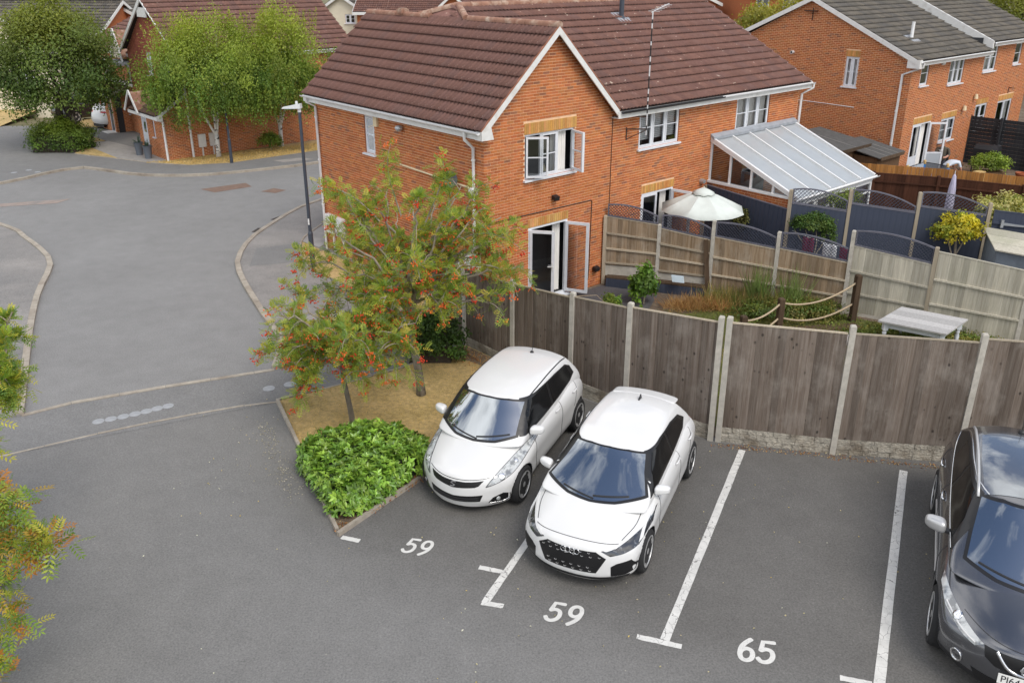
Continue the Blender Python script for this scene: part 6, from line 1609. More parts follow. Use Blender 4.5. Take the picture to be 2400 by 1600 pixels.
def lattice_box(nx, ny, nz, fn):
    idx = {}; v = []; f = []
    def P(i, j, k):
        if (i, j, k) not in idx:
            idx[(i, j, k)] = len(v); v.append(fn(i / nx * 2 - 1, j / ny * 2 - 1, k / nz))
        return idx[(i, j, k)]
    for i in range(nx):
        for j in range(ny):
            f.append((P(i, j, nz), P(i + 1, j, nz), P(i + 1, j + 1, nz), P(i, j + 1, nz))); f.append((P(i, j, 0), P(i, j + 1, 0), P(i + 1, j + 1, 0), P(i + 1, j, 0)))
    for i in range(nx):
        for k in range(nz):
            f.append((P(i, 0, k), P(i + 1, 0, k), P(i + 1, 0, k + 1), P(i, 0, k + 1))); f.append((P(i, ny, k), P(i, ny, k + 1), P(i + 1, ny, k + 1), P(i + 1, ny, k)))
    for j in range(ny):
        for k in range(nz):
            f.append((P(nx, j, k), P(nx, j + 1, k), P(nx, j + 1, k + 1), P(nx, j, k + 1))); f.append((P(0, j, k), P(0, j, k + 1), P(0, j + 1, k + 1), P(0, j + 1, k)))
    return v, f

def evaluated_mesh(o, name):
    dg = bpy.context.evaluated_depsgraph_get(); dg.update()
    me = bpy.data.meshes.new_from_object(o.evaluated_get(dg)); me.name = name
    return me

def curve1(pts):
    xs = np.array([p[0] for p in pts]); ys = np.array([p[1] for p in pts])
    o = np.argsort(xs); xs = xs[o]; ys = ys[o]
    # monotone cubic (PCHIP)
    h = np.diff(xs); dl = np.diff(ys) / h; d = np.zeros_like(ys)
    for i in range(1, len(xs) - 1):
        if dl[i - 1] * dl[i] > 0:
            w1 = 2 * h[i] + h[i - 1]; w2 = h[i] + 2 * h[i - 1]; d[i] = (w1 + w2) / (w1 / dl[i - 1] + w2 / dl[i])
    d[0] = dl[0]; d[-1] = dl[-1]
    def f(x):
        x = min(max(x, xs[0]), xs[-1]); i = min(max(int(np.searchsorted(xs, x)) - 1, 0), len(h) - 1); t = (x - xs[i]) / h[i]
        return float((2 * t ** 3 - 3 * t ** 2 + 1) * ys[i] + (t ** 3 - 2 * t ** 2 + t) * h[i] * d[i] + (-2 * t ** 3 + 3 * t ** 2) * ys[i + 1] + (t ** 3 - t ** 2) * h[i] * d[i + 1])
    return f

class Car:
    def __init__(s, name, label, loc, heading, S):
        s.S = S; s.root = thing(name, label, 'car', (loc[0], loc[1], .006), math.atan2(heading[1], heading[0]))
        Lf, Lr = S['Lf'], S['Lr']
        zb, zs, zc, hw = curve1(S['zb']), curve1(S['zs']), curve1(S['zc']), curve1(S['hw'])
        side = curve1(S['side']); xf = curve1(S['xf']); xr = curve1(S['xr'])
        def body(xi, eta, ze):
            # denser stations towards the two ends
            xi = math.copysign(abs(xi) ** 0.85, xi)
            xn = xi * (Lf if xi > 0 else Lr); lo = zb(xn)
            top = zs(xn) + (zc(xn) - zs(xn)) * (1 - abs(eta) ** S.get('crown', 2.2))
            z = lo + ze * (top - lo); zq = lo + ze * (zs(xn) - lo)
            y = eta * hw(xn) * side(ze)
            if xi > 0: x = xi * (Lf - xf(zq) - S['pf'] * abs(eta) ** S.get('pfe', 2.8))
            else: x = xi * (Lr - xr(zq) - S['pr'] * abs(eta) ** 3.0)
            return (x, y, z)
        v, f = lattice_box(30, 10, 8, body)
        m = MB(); m.add(v, f); o = m.build('tmp', M['black']); md = o.modifiers.new('s', 'SUBSURF'); md.levels = 2; md.render_levels = 2
        bme = evaluated_mesh(o, 'body'); bpy.data.objects.remove(o)
        zr = curve1(S['zr']); xF, xR = curve1(S['cabF']), curve1(S['cabR']); chw = curve1(S['cabhw'])
        z0 = S['cabz']
        def cabin(xi, eta, ze):
            t = (xi + 1) / 2
            xfr = xF(ze) - S['wcurve'] * abs(eta) ** 2.2; xre = xR(ze) + .10 * abs(eta) ** 2.4
            x = xre + (xfr - xre) * t
            ztop = zr(t) - S['rcrown'] * abs(eta) ** 2.6
            z = z0 + ze * (ztop - z0)
            y = eta * chw(ze) * (1 - S['taper'] * (1 - t) ** 1.8 - S.get('taperf', .02) * t ** 4)
            return (x, y, z)
        v, f = lattice_box(22, 14, 11, cabin)
        m = MB(); m.add(v, f); o = m.build('tmp', M['black']); md = o.modifiers.new('s', 'SUBSURF'); md.levels = 2; md.render_levels = 2
        cme = evaluated_mesh(o, 'cabin'); bpy.data.objects.remove(o)
        s.bvh_b = BVHTree.FromPolygons([tuple(q.co) for q in bme.vertices], [tuple(p.vertices) for p in bme.polygons])
        s.bvh_c = BVHTree.FromPolygons([tuple(q.co) for q in cme.vertices], [tuple(p.vertices) for p in cme.polygons])
        # wheel arches
        bo = bpy.data.objects.new('body', bme); link(bo)
        bme.materials.clear(); bme.materials.append(S['paint']); bme.materials.append(M['black'])
        r = S['arch']
        for (x, sy) in ((S['wf'], 1), (S['wf'], -1), (S['wr'], 1), (S['wr'], -1)):
            cm = MB(); cm.lathe([(r, -.2), (r, .2)], 40, (x, sy * (S['track'] + .02), S['wrad']), Matrix.Rotation(R(90), 3, 'X')); co = cm.build('cut', M['black'])
            md = bo.modifiers.new('b', 'BOOLEAN'); md.operation = 'DIFFERENCE'; md.solver = 'EXACT'; md.object = co
            new = evaluated_mesh(bo, 'body'); bo.modifiers.clear(); bo.data = new; bpy.data.objects.remove(co)
        me = bo.data
        while len(me.materials) < 2: me.materials.append(M['black'])
        me.materials[0] = S['paint']; me.materials[1] = M['black']
        mi = []
        for p in me.polygons:
            c = p.center; k = 0
            for x in (S['wf'], S['wr']):
                if math.hypot(c.x - x, c.z - S['wrad']) < r + .004 and abs(c.y) > S['track'] - .25: k = 1
            if c.z < S.get('skirt', .13) or (abs(p.normal.z) > .8 and p.normal.z < 0): k = 1
            mi.append(k)
        me.polygons.foreach_set('material_index', mi); me.polygons.foreach_set('use_smooth', [True] * len(mi)); me.set_sharp_from_angle(angle=R(42))
        bo.parent = s.root
        cme.materials.clear(); cme.materials.append(S['paint']); cme.polygons.foreach_set('use_smooth', [True] * len(cme.polygons)); cme.polygons.foreach_set('material_index', [0] * len(cme.polygons))
        link(bpy.data.objects.new('cabin', cme), s.root)
        s.wheels()
    def hit(s, p, d, which):
        best = None
        for w, t in (('b', s.bvh_b), ('c', s.bvh_c)):
            if w in which:
                h = t.ray_cast(Vector(p), Vector(d))
                if h[0] is not None and (best is None or h[3] < best[3]): best = h
        return best
    def proj(s, u, v, mode, which, sgn=1):
        if mode == 'front': p, d = Vector((6, u, v)), Vector((-1, 0, 0))
        elif mode == 'side': p, d = Vector((u, 4 * sgn, v)), Vector((0, -sgn, 0))
        elif mode == 'top': p, d = Vector((u, v, 4)), Vector((0, 0, -1))
        elif mode == 'quarter':    # seen from the front corner: u across (y-ish), v up
            dd = Vector((-.80, -.60 * sgn, 0)); p = Vector((.60 * sgn * -1, .80, 0)) * 0; p = -dd * 5 + Vector((-.6 * sgn, .8, 0)) * u + Vector((0, 0, v)); d = dd
        else: p, d = None, None
        h = s.hit(p, d, which)
        if h is None:
            near = []
            for w, t in (('b', s.bvh_b), ('c', s.bvh_c)):
                if w in which:
                    q = p + d * (p.length); n = t.find_nearest(q); near.append(n)
            n = min(near, key=lambda q: q[3]); return n[0], n[1]
        nrm = h[1] if h[1].dot(Vector(d)) < 0 else -h[1]
        return h[0], nrm
    def patch(s, name, poly, mode, mat_, which='bc', lift=.004, sgn=1, step=.035, parent=None, skirt=.012, close=True):
        """a panel let onto the skin: outline in a plan/elevation view, pressed onto the surface"""
        P = [Vector(q) for q in poly]; ring = []
        for a, b in zip(P, P[1:] + P[:1]):
            n = max(1, int((b - a).length / step)); ring += [a.lerp(b, k / n) for k in range(n)]
        mn = Vector((min(q.x for q in ring), min(q.y for q in ring))); mxv = Vector((max(q.x for q in ring), max(q.y for q in ring)))
        def inside(q):
            c = False; j = len(ring) - 1
            for i in range(len(ring)):
                a, b = ring[i], ring[j]
                if (a.y > q.y) != (b.y > q.y) and q.x < (b.x - a.x) * (q.y - a.y) / (b.y - a.y + 1e-12) + a.x: c = not c
                j = i
            return c
        pts = list(ring); x = mn.x + step / 2; row = 0
        while x < mxv.x:
            y = mn.y + (step / 2 if row % 2 else step * .9)
            while y < mxv.y:
                q = Vector((x, y))
                if inside(q) and min((q - w).length for w in ring) > step * .45: pts.append(q)
                y += step
            x += step; row += 1
        n = len(ring)
        vs_, _, fs_, *_r = delaunay_2d_cdt(pts, [(i, (i + 1) % n) for i in range(n)], [list(range(n))], 1, 1e-5)
        V = []; NN = []
        for q in vs_:
            h, nn = s.proj(q.x, q.y, mode, which, sgn); V.append(h + nn * lift); NN.append(nn)
        m = MB(); m.add(V, [tuple(f) for f in fs_])
        # turned-in edge
        cnt = {}
        for f in fs_:
            for a, b in zip(f, list(f[1:]) + [f[0]]): cnt[(a, b)] = 1
        rim = [(a, b) for (a, b) in cnt if (b, a) not in cnt]
        off = {}
        for a, b in rim:
            for i in (a, b):
                if i not in off: off[i] = len(m.v); m.v.append(tuple(V[i] - NN[i] * skirt))
        for a, b in rim: m.f.append([b, a, off[a], off[b]]); m.m.append(0); m.c.append(None)
        o = m.build(name, mat_, parent or s.root, smooth=True); o.data.set_sharp_from_angle(angle=R(50)); return o
    def line(s, name, pts, mode, mat_, w=.007, which='bc', lift=.0035, sgn=1, parent=None, th=.003):
        P = resample(smooth_line([Vector((*q, 0)) for q in pts], 6), .03); H = [s.proj(q.x, q.y, mode, which, sgn) for q in P]
        m = MB(); pr = None
        for i, (h, n) in enumerate(H):
            a = H[max(i - 1, 0)][0]; b = H[min(i + 1, len(H) - 1)][0]; d = (b - a).normalized(); sd = d.cross(n).normalized() * w / 2
            cur = (h + n * lift + sd, h + n * lift - sd, h - n * th + sd, h - n * th - sd)
            if pr: m.add([*pr, *cur], [(0, 1, 5, 4), (2, 0, 4, 6), (1, 3, 7, 5)])
            pr = cur
        return m.build(name, mat_, parent or s.root, smooth=True)
    def both(s, fn):
        for sg in (1, -1): fn(sg)
    def wheels(s):
        S = s.S; R0, W0 = S['wrad'], S.get('ww', .195); rr = S.get('rim', R0 * .73)
        tm = MB(); prof = [(rr, -W0 / 2 + .01), (rr + .03, -W0 / 2), (R0 - .03, -W0 / 2), (R0 - .008, -W0 / 2 + .02), (R0, -W0 / 2 + .05), (R0, W0 / 2 - .05), (R0 - .008, W0 / 2 - .02), (R0 - .03, W0 / 2), (rr + .03, W0 / 2), (rr, W0 / 2 - .01)]
        RX = Matrix.Rotation(R(-90), 3, 'X')          # local z -> +y
        tm.lathe(prof, 36, (0, 0, 0), RX); td = bmesh_data(tm, 'tyre', [M['tyre']])
        td.polygons.foreach_set('use_smooth', [True] * len(td.polygons)); td.set_sharp_from_angle(angle=R(40))
        rm = MB(); rm.lathe([(rr - .002, -W0 / 2 + .02), (rr - .002, W0 / 2 - .005), (rr - .02, W0 / 2 - .005), (rr - .026, W0 / 2 - .05), (rr - .03, -.02), (.0, -.02)], 36, (0, 0, 0), RX, mi=1)
        rm.lathe([(rr - .003, W0 / 2 - .012), (rr - .003, W0 / 2 + .002), (rr - .018, W0 / 2 + .002), (rr - .022, W0 / 2 - .012)], 36, (0, 0, 0), RX)
        ns = S.get('spokes', 5)
        for k in range(ns):
            for dt in S.get('twin', (-.16, .16)):
                a = 2 * math.pi * k / ns + .3; a0 = a + dt * .55; a1 = a + dt
                p0 = Vector((math.cos(a0) * .045, 0, math.sin(a0) * .045)); p1 = Vector((math.cos(a1) * (rr - .012), 0, math.sin(a1) * (rr - .012))); d = (p1 - p0).normalized(); sd = Vector((-d.z, 0, d.x))
                w0, w1 = .028, .042; y0, y1 = W0 / 2 - .035, W0 / 2 - .004
                rm.hexa([p0 - sd * w0 / 2 + Vector((0, y0 - .02, 0)), p1 - sd * w1 / 2 + Vector((0, y1 - .025, 0)), p1 + sd * w1 / 2 + Vector((0, y1 - .025, 0)), p0 + sd * w0 / 2 + Vector((0, y0 - .02, 0)),
                         p0 - sd * w0 / 2 + Vector((0, y0 + .012, 0)), p1 - sd * w1 / 2 + Vector((0, y1, 0)), p1 + sd * w1 / 2 + Vector((0, y1, 0)), p0 + sd * w0 / 2 + Vector((0, y0 + .012, 0))])
        rm.lathe([(.055, W0 / 2 - .04), (.055, W0 / 2 - .018), (.04, W0 / 2 - .008), (0, W0 / 2 - .006)], 20, (0, 0, 0), RX)
        rd = bmesh_data(rm, 'rim', [M['alloy'], M['grille']])
        for (x, sy) in ((S['wf'], 1), (S['wr'], 1), (S['wf'], -1), (S['wr'], -1)):
            h = bpy.data.objects.new('wheel', None); link(h, s.root); h.empty_display_size = .1
            h.location = (x, sy * S['track'], R0); h.rotation_euler = (0, 0, 0 if sy > 0 else math.pi)
            link(bpy.data.objects.new('tyre', td), h); link(bpy.data.objects.new('rim', rd), h)
        m = MB(); m.box(S['wr'] - .5, S['wf'] + .5, -.45, .45, .16, .30); m.build('underbody', M['black'], s.root)
    def mirror(s, x, y, z, mat_, sx=.085, sy=.105, sz=.068):
        def shell(a, b, c):
            c = c * 2 - 1; q = (abs(a) ** 3.2 + abs(b) ** 3.2 + abs(c) ** 3.2) ** (1 / 3.2) or 1
            return a / q, b / q, c / q
        for sg in (1, -1):
            def fn(a, b, c):
                a, b, c = shell(a, b, c); o_ = (b * sg + 1) / 2
                return (x + a * sx * (1 - .35 * o_) - .05 * o_, y * sg + b * sy, z + c * sz * (1 - .22 * o_) + .012 * o_)
            v, f = lattice_box(10, 10, 10, fn)
            m = MB(); m.add(v, f); o = m.build('door_mirror', mat_, s.root, smooth=True)
            m = MB(); m.hexa([(x - .05, sg * (y - .26), z - .085), (x + .05, sg * (y - .26), z - .085), (x + .03, sg * (y - .04), z - .05), (x - .03, sg * (y - .04), z - .05), (x - .04, sg * (y - .26), z - .045), (x + .04, sg * (y - .26), z - .045), (x + .03, sg * (y - .04), z - .02), (x - .03, sg * (y - .04), z - .02)]); m.build('mirror_arm', M['black'], o)
    def handle(s, x, z, mat_):
        for sg in (1, -1):
            h, n = s.proj(x, z, 'side', 'b', sg); m = MB(); m.tube([h + Vector((.10, 0, 0)) + n * .004, h + Vector((.075, 0, 0)) + n * .03, h + Vector((-.075, 0, .006)) + n * .03, h + Vector((-.10, 0, .006)) + n * .004], .014, 8); m.build('door_handle', mat_, s.root, smooth=True)
    def wipers(s, segs):
        for (a, b) in segs: s.line('wiper', [a, ((a[0] + b[0]) / 2, (a[1] + b[1]) / 2), b], 'front', M['black'], .022, 'c', .018, th=-.01)
def mirrored(poly): return [(-u, v) for u, v in poly][::-1]

# ---------------------------------------------------------------- white hatchback with the hexagonal grille
SA = dict(Lf=2.08, Lr=1.94, wf=1.27, wr=-1.28, wrad=.312, track=.765, arch=.345, ww=.20, paint=M['paint_white'], spokes=5, twin=(-.15, .15),
  zb=[(-1.94, .30), (-1.5, .2), (-.5, .17), (1.3, .17), (2.08, .15)],
  zs=[(-1.94, .93), (-1.4, .99), (-.5, .955), (.5, .92), (1.0, .89), (1.5, .80), (1.85, .725), (2.08, .665)],
  zc=[(-1.94, .95), (-1.2, 1.0), (0, 1.0), (.9, 1.0), (1.2, .955), (1.6, .875), (1.9, .795), (2.08, .72)],
  hw=[(-1.94, .80), (-1.4, .862), (-.4, .862), (.6, .862), (1.3, .868), (1.75, .85), (2.08, .80)],
  side=[(0, .86), (.1, .955), (.22, .985), (.45, .985), (.62, 1.0), (.80, .985), (.92, .955), (1, .90)],
  xf=[(.17, .07), (.26, .0), (.40, .0), (.55, .015), (.66, .05), (.75, .13)], xr=[(.3, .06), (.5, 0), (.7, .03), (.95, .12)], pf=.34, pfe=2.6, pr=.25, crown=2.6,
  cabz=.86, zr=[(0, 1.335), (.2, 1.375), (.5, 1.395), (.8, 1.38), (1, 1.335)], cabF=[(0, 1.42), (.25, 1.20), (.6, .86), (.9, .57), (1, .50)], cabR=[(0, -1.66), (.4, -1.58), (.8, -1.42), (1, -1.34)],
  cabhw=[(0, .80), (.2, .785), (.5, .715), (.85, .63), (1, .575)], wcurve=.18, rcrown=.035, taper=.07)
A = Car('parked_car', 'white hatchback with hexagonal black grille and chrome rings, nearest the camera of the two', (1.62, 11.17), (-.415, -.910), SA)
scr = [(-.72, .99), (-.34, .935), (0, .918), (.34, .935), (.72, .99), (.60, 1.15), (.53, 1.285), (.27, 1.315), (0, 1.322), (-.27, 1.315), (-.53, 1.285), (-.60, 1.15)]
o = A.patch('windscreen', [(u * 1.03, v + (.008 if v > 1.2 else -.012)) for u, v in scr], 'front', M['trimblack'], 'c', .006, step=.025); A.patch('windscreen_glass', [(u * .965, v * .97 + .034) for u, v in scr], 'front', M['screen'], 'c', .009, parent=o)
sw = [(.98, .955), (.25, .98), (-.55, 1.005), (-1.0, 1.03), (-1.22, 1.10), (-1.0, 1.24), (-.6, 1.305), (-.05, 1.325), (.38, 1.305), (.66, 1.18)]
for sg in (1, -1):
    o = A.patch('side_window', sw, 'side', M['trimblack'], 'c', .007, sg); A.patch('side_glass', [(.80, .985), (-.20, 1.005), (-.20, 1.30), (.33, 1.28), (.60, 1.15)], 'side', M['sideglass'], 'c', .010, sg, parent=o); A.patch('side_glass', [(-.28, 1.01), (-.95, 1.045), (-1.10, 1.10), (-.95, 1.21), (-.6, 1.275), (-.28, 1.298)], 'side', M['sideglass'], 'c', .010, sg, parent=o)
    A.line('door_gap', [(.70, .93), (.72, .6), (.66, .30)], 'side', M['gap'], .009, 'b', sgn=sg); A.line('door_gap', [(-.42, .97), (-.43, .5), (-.40, .26)], 'side', M['gap'], .009, 'b', sgn=sg); A.line('door_gap', [(-1.18, .99), (-1.05, .80), (-.98, .62)], 'side', M['gap'], .009, 'b', sgn=sg)
    A.line('sill_line', [(.85, .27), (0, .26), (-.85, .28)], 'side', M['gap'], .02, 'b', sgn=sg)
    A.line('bonnet_gap', [(1.12, .70 * sg), (1.4, .69 * sg), (1.72, .60 * sg)], 'top', M['gap'], .009, 'b')
    lamp = [(.40, .655), (.56, .685), (.72, .735), (.83, .80), (.85, .70), (.80, .625), (.66, .595), (.52, .585)]
    P = lamp if sg > 0 else mirrored(lamp); h = A.patch('headlight', P, 'front', M['lampdark'], 'b', .005)
    drl = [(.42, .662), (.56, .692), (.72, .742), (.815, .790), (.80, .745), (.70, .712), (.56, .668), (.46, .648)]; A.patch('running_light', drl if sg > 0 else mirrored(drl), 'front', M['lampwhite'] if 'lampwhite' in M else M['paint_white'], 'b', .009, parent=h)
    dr2 = [(.775, .735), (.80, .745), (.815, .66), (.79, .645)]; A.patch('running_light', dr2 if sg > 0 else mirrored(dr2), 'front', M['paint_white'], 'b', .009, parent=h)
    vent = [(.535, .43), (.60, .47), (.76, .495), (.815, .40), (.80, .315), (.70, .275), (.54, .275)]; A.patch('air_vent', vent if sg > 0 else mirrored(vent), 'front', M['grille'], 'b', .004)
A.line('bonnet_gap', [(-.62, .695), (-.3, .735), (0, .745), (.3, .735), (.62, .695)], 'front', M['gap'], .008, 'b')
gr = [(-.34, .645), (.34, .645), (.475, .555), (.36, .335), (-.36, .335), (-.475, .555)]
g = A.patch('grille', gr, 'front', M['grille'], 'b', .004)
for r_ in range(6):
    for k in range(-7, 8):
        yy = k * .056 + (.028 if r_ % 2 else 0); zz = .365 + r_ * .052
        lim_ = .33 + (zz - .34) * .5 if zz < .55 else .46 - (zz - .555) * 1.4
        if abs(yy) > lim_ - .04 or (.43 < zz < .56): continue
        h_, n_ = A.proj(yy, zz, 'front', 'b'); m = MB(); m.tube([h_ + n_ * .008 + Vector((0, -.018, .004)), h_ + n_ * .012 + Vector((0, 0, -.006)), h_ + n_ * .008 + Vector((0, .018, .004))], .004, 5); m.build('grille_mesh', M['alloy'] if (k + r_) % 2 else M['black'], g)
m = MB()
for k in range(4):
    h_, n_ = A.proj((k - 1.5) * .062, .617, 'front', 'b'); c0 = h_ + n_ * .012; e = Vector((0, 1, 0)); u_ = n_.cross(e).normalized()
    m.tube([c0 + (e * math.cos(t) + u_ * math.sin(t)) * .036 for t in [2 * math.pi * i / 20 for i in range(21)]], .0055, 6, cap=False)
m.build('ring_emblem', M['chrome'], g, smooth=True)
A.line('lower_lip', [(-.74, .250), (-.4, .240), (0, .236), (.4, .240), (.74, .250)], 'front', M['grille'], .05, 'b', .006)
A.wipers([((.02, .955), (.50, .985)), ((-.44, .97), (.04, .935))])
A.mirror(.78, .875, .985, M['paint_white']); A.handle(-.28, .855, M['paint_white']); A.handle(-1.02, .88, M['paint_white'])
h_, n_ = A.proj(-1.0, 0, 'top', 'c'); m = MB(); m.hexa([h_ + Vector((-.07, -.016, -.005)), h_ + Vector((.07, -.012, -.005)), h_ + Vector((.07, .012, -.005)), h_ + Vector((-.07, .016, -.005)), h_ + Vector((-.065, -.004, .065)), h_ + Vector((-.03, -.004, .07)), h_ + Vector((-.03, .004, .07)), h_ + Vector((-.065, .004, .065))]); m.build('shark_fin', M['black'], A.root)
v, f = lattice_box(4, 8, 3, lambda a, b, c: (-1.37 + a * .15 + .05 * b * b, b * .52, 1.295 + c * .035 + a * .025 - .025 * b * b)); m = MB(); m.add(v, f); o = m.build('roof_spoiler', M['paint_white'], A.root, smooth=True); md = o.modifiers.new('s', 'SUBSURF'); md.levels = 1; md.render_levels = 1
for sg in (1, -1):
    tl = [(-1.62, .86), (-1.80, .88), (-1.86, .98), (-1.66, .985)]; A.patch('tail_light', tl, 'side', M['redlens'], 'b', .004, sg)

# ---------------------------------------------------------------- white hatchback with swept-back headlights
SS = dict(Lf=1.99, Lr=1.84, wf=1.20, wr=-1.22, wrad=.302, track=.745, arch=.335, ww=.19, paint=M['paint_white'], spokes=5, twin=(-.22, 0, .22),
  zb=[(-1.84, .30), (-1.4, .2), (-.5, .18), (1.2, .18), (1.99, .13)],
  zs=[(-1.84, .95), (-1.3, 1.02), (-.5, .98), (.4, .955), (.9, .91), (1.35, .84), (1.7, .75), (1.99, .66)],
  zc=[(-1.84, .97), (-1.2, 1.03), (0, 1.02), (.8, 1.02), (1.1, .985), (1.5, .90), (1.8, .79), (1.99, .70)],
  hw=[(-1.84, .78), (-1.3, .845), (-.4, .83), (.6, .83), (1.2, .848), (1.65, .83), (1.99, .77)],
  side=[(0, .87), (.1, .95), (.22, .975), (.45, .98), (.66, 1.0), (.82, .985), (.93, .95), (1, .89)],
  xf=[(.18, .05), (.27, .0), (.42, .0), (.58, .03), (.68, .09), (.8, .2)], xr=[(.3, .06), (.5, 0), (.7, .03), (.95, .12)], pf=.42, pfe=2.3, pr=.25, crown=2.3,
  cabz=.88, zr=[(0, 1.43), (.2, 1.48), (.5, 1.495), (.8, 1.475), (1, 1.43)], cabF=[(0, 1.36), (.25, 1.20), (.6, .97), (.9, .76), (1, .70)], cabR=[(0, -1.66), (.4, -1.56), (.8, -1.38), (1, -1.28)],
  cabhw=[(0, .77), (.2, .76), (.5, .705), (.85, .64), (1, .595)], wcurve=.24, rcrown=.035, taper=.05, taperf=.03)
B = Car('parked_car', 'white hatchback with swept back clear headlights beside the laurel hedge', (-.06, 12.74), (-.418, -.908), SS)
scr = [(-.63, 1.01), (-.34, .95), (0, .935), (.34, .95), (.63, 1.01), (.60, 1.16), (.565, 1.37), (.30, 1.402), (0, 1.41), (-.30, 1.402), (-.565, 1.37), (-.60, 1.16)]
o = B.patch('windscreen', [(u * 1.03, v + (.008 if v > 1.2 else -.012)) for u, v in scr], 'front', M['trimblack'], 'c', .006, step=.025); B.patch('windscreen_glass', [(u * .955, v * .95 + .060) for u, v in scr], 'front', M['screen'], 'c', .009, parent=o)
sw = [(1.02, 1.00), (.3, 1.005), (-.45, 1.03), (-1.0, 1.065), (-1.24, 1.12), (-1.15, 1.28), (-.98, 1.36), (-.5, 1.395), (.1, 1.41), (.56, 1.405), (.78, 1.25)]
for sg in (1, -1):
    o = B.patch('side_window', sw, 'side', M['trimblack'], 'c', .007, sg); B.patch('side_glass', [(.84, 1.03), (-.10, 1.04), (-.10, 1.382), (.50, 1.375), (.70, 1.23)], 'side', M['sideglass'], 'c', .010, sg, parent=o); B.patch('side_glass', [(-.18, 1.04), (-.98, 1.085), (-1.10, 1.14), (-1.0, 1.32), (-.6, 1.365), (-.18, 1.38)], 'side', M['sideglass'], 'c', .010, sg, parent=o)
    B.line('door_gap', [(.70, .95), (.74, .6), (.66, .30)], 'side', M['gap'], .009, 'b', sgn=sg); B.line('door_gap', [(-.40, .99), (-.41, .5), (-.38, .26)], 'side', M['gap'], .009, 'b', sgn=sg); B.line('door_gap', [(-1.14, 1.02), (-1.02, .82), (-.95, .62)], 'side', M['gap'], .009, 'b', sgn=sg)
    B.line('sill_line', [(.80, .27), (0, .26), (-.80, .28)], 'side', M['gap'], .02, 'b', sgn=sg)
    B.line('bonnet_gap', [(1.0, .745 * sg), (1.12, .755 * sg), (1.26, .735 * sg)], 'top', M['gap'], .009, 'b')
    B.line('roof_channel', [(.60, .555 * sg), (0, .575 * sg), (-1.15, .55 * sg)], 'top', M['black'], .02, 'c')
    lamp = [(.475, .525), (.56, .545), (.70, .60), (.775, .67), (.80, .80), (.775, .875), (.735, .87), (.66, .79), (.56, .665)]
    P = lamp if sg > 0 else mirrored(lamp); h = B.patch('headlight', P, 'front', M['lampglass'], 'b', .006)
    B.line('lamp_seal', [*(P + P[:1])], 'front', M['gap'], .007, 'b', .007, parent=h)
    for (yy, zz, rr_) in ((.64, .63, .055), (.72, .735, .035)):
        q, n_ = B.proj(yy * sg, zz, 'front', 'b'); m = MB(); Mx = n_.to_track_quat('Z', 'Y').to_matrix(); m.lathe([(rr_, .006), (rr_ * .9, .014), (rr_ * .5, .010), (0, .012)], 16, q, Mx); m.build('lamp_bowl', M['chrome'], h, smooth=True)
    fog = [(.50, .245), (.56, .33), (.68, .385), (.735, .36), (.73, .27), (.66, .235)]; fo = B.patch('fog_recess', fog if sg > 0 else mirrored(fog), 'front', M['grille'], 'b', .004)
    q, n_ = B.proj(.625 * sg, .305, 'front', 'b'); m = MB(); m.lathe([(.035, .006), (.03, .014), (0, .012)], 14, q, n_.to_track_quat('Z', 'Y').to_matrix()); m.build('fog_lamp', M['lampglass'], fo, smooth=True)
    B.line('fog_trim', [(.515 * sg, .232), (.66 * sg, .228), (.742 * sg, .27), (.747 * sg, .365)], 'front', M['chrome'], .018, 'b', .009, parent=fo)
    tl = [(-1.50, .90), (-1.72, .93), (-1.74, 1.06), (-1.62, 1.08), (-1.50, 1.02)]; B.patch('tail_light', tl, 'side', M['redlens'], 'b', .004, sg)
g = B.patch('grille', [(-.44, .62), (-.2, .60), (0, .595), (.2, .60), (.44, .62), (.38, .545), (.33, .525), (0, .49), (-.33, .525), (-.38, .545)], 'front', M['grille'], 'b', .004)
m = MB(); q, n_ = B.proj(0, .555, 'front', 'b'); c0 = q + n_ * .010; up_ = Vector((0, 0, 1)) - n_ * n_.z; up_.normalize(); e = up_.cross(n_).normalized()
Sg = [[(-.045, .012), (-.01, .043), (.045, .043), (.045, .028), (.002, .028), (-.015, .012)], [(-.045, .012), (-.045, -.005), (.03, -.012), (.045, .012), (.0, .006)], [(.045, -.012), (.01, -.043), (-.045, -.043), (-.045, -.028), (-.002, -.028), (.015, -.012)], [(-.045, .008), (-.02, .012), (.045, -.010), (.02, -.014)]]
for k_, pl in enumerate((Sg[0], Sg[2], Sg[3])):
    V0 = [c0 + e * a + up_ * b for a, b in pl]; V1 = [p + n_ * (.008 + .001 * k_) for p in V0]; n0 = len(pl); m.add(V0 + V1, [tuple(range(n0, 2 * n0))] + [(i, (i + 1) % n0, n0 + (i + 1) % n0, n0 + i) for i in range(n0)])
m.build('badge', M['chrome'], g)
lg = B.patch('lower_grille', [(-.44, .395), (0, .355), (.44, .395), (.40, .285), (0, .255), (-.40, .285)], 'front', M['grille'], 'b', .004)
for zz in (.30, .335): B.line('grille_bar', [(-.38, zz + .012), (0, zz - .012), (.38, zz + .012)], 'front', M['black'], .008, 'b', .012, parent=lg)
B.line('bonnet_gap', [(-.50, .645), (0, .625), (.50, .645)], 'front', M['gap'], .009, 'b')
B.wipers([((.03, .975), (.52, 1.03)), ((-.46, 1.01), (.05, .955))])
B.mirror(.80, .86, 1.04, M['paint_white'], .09, .105, .075); B.handle(-.24, .885, M['paint_white']); B.handle(-.98, .91, M['paint_white'])
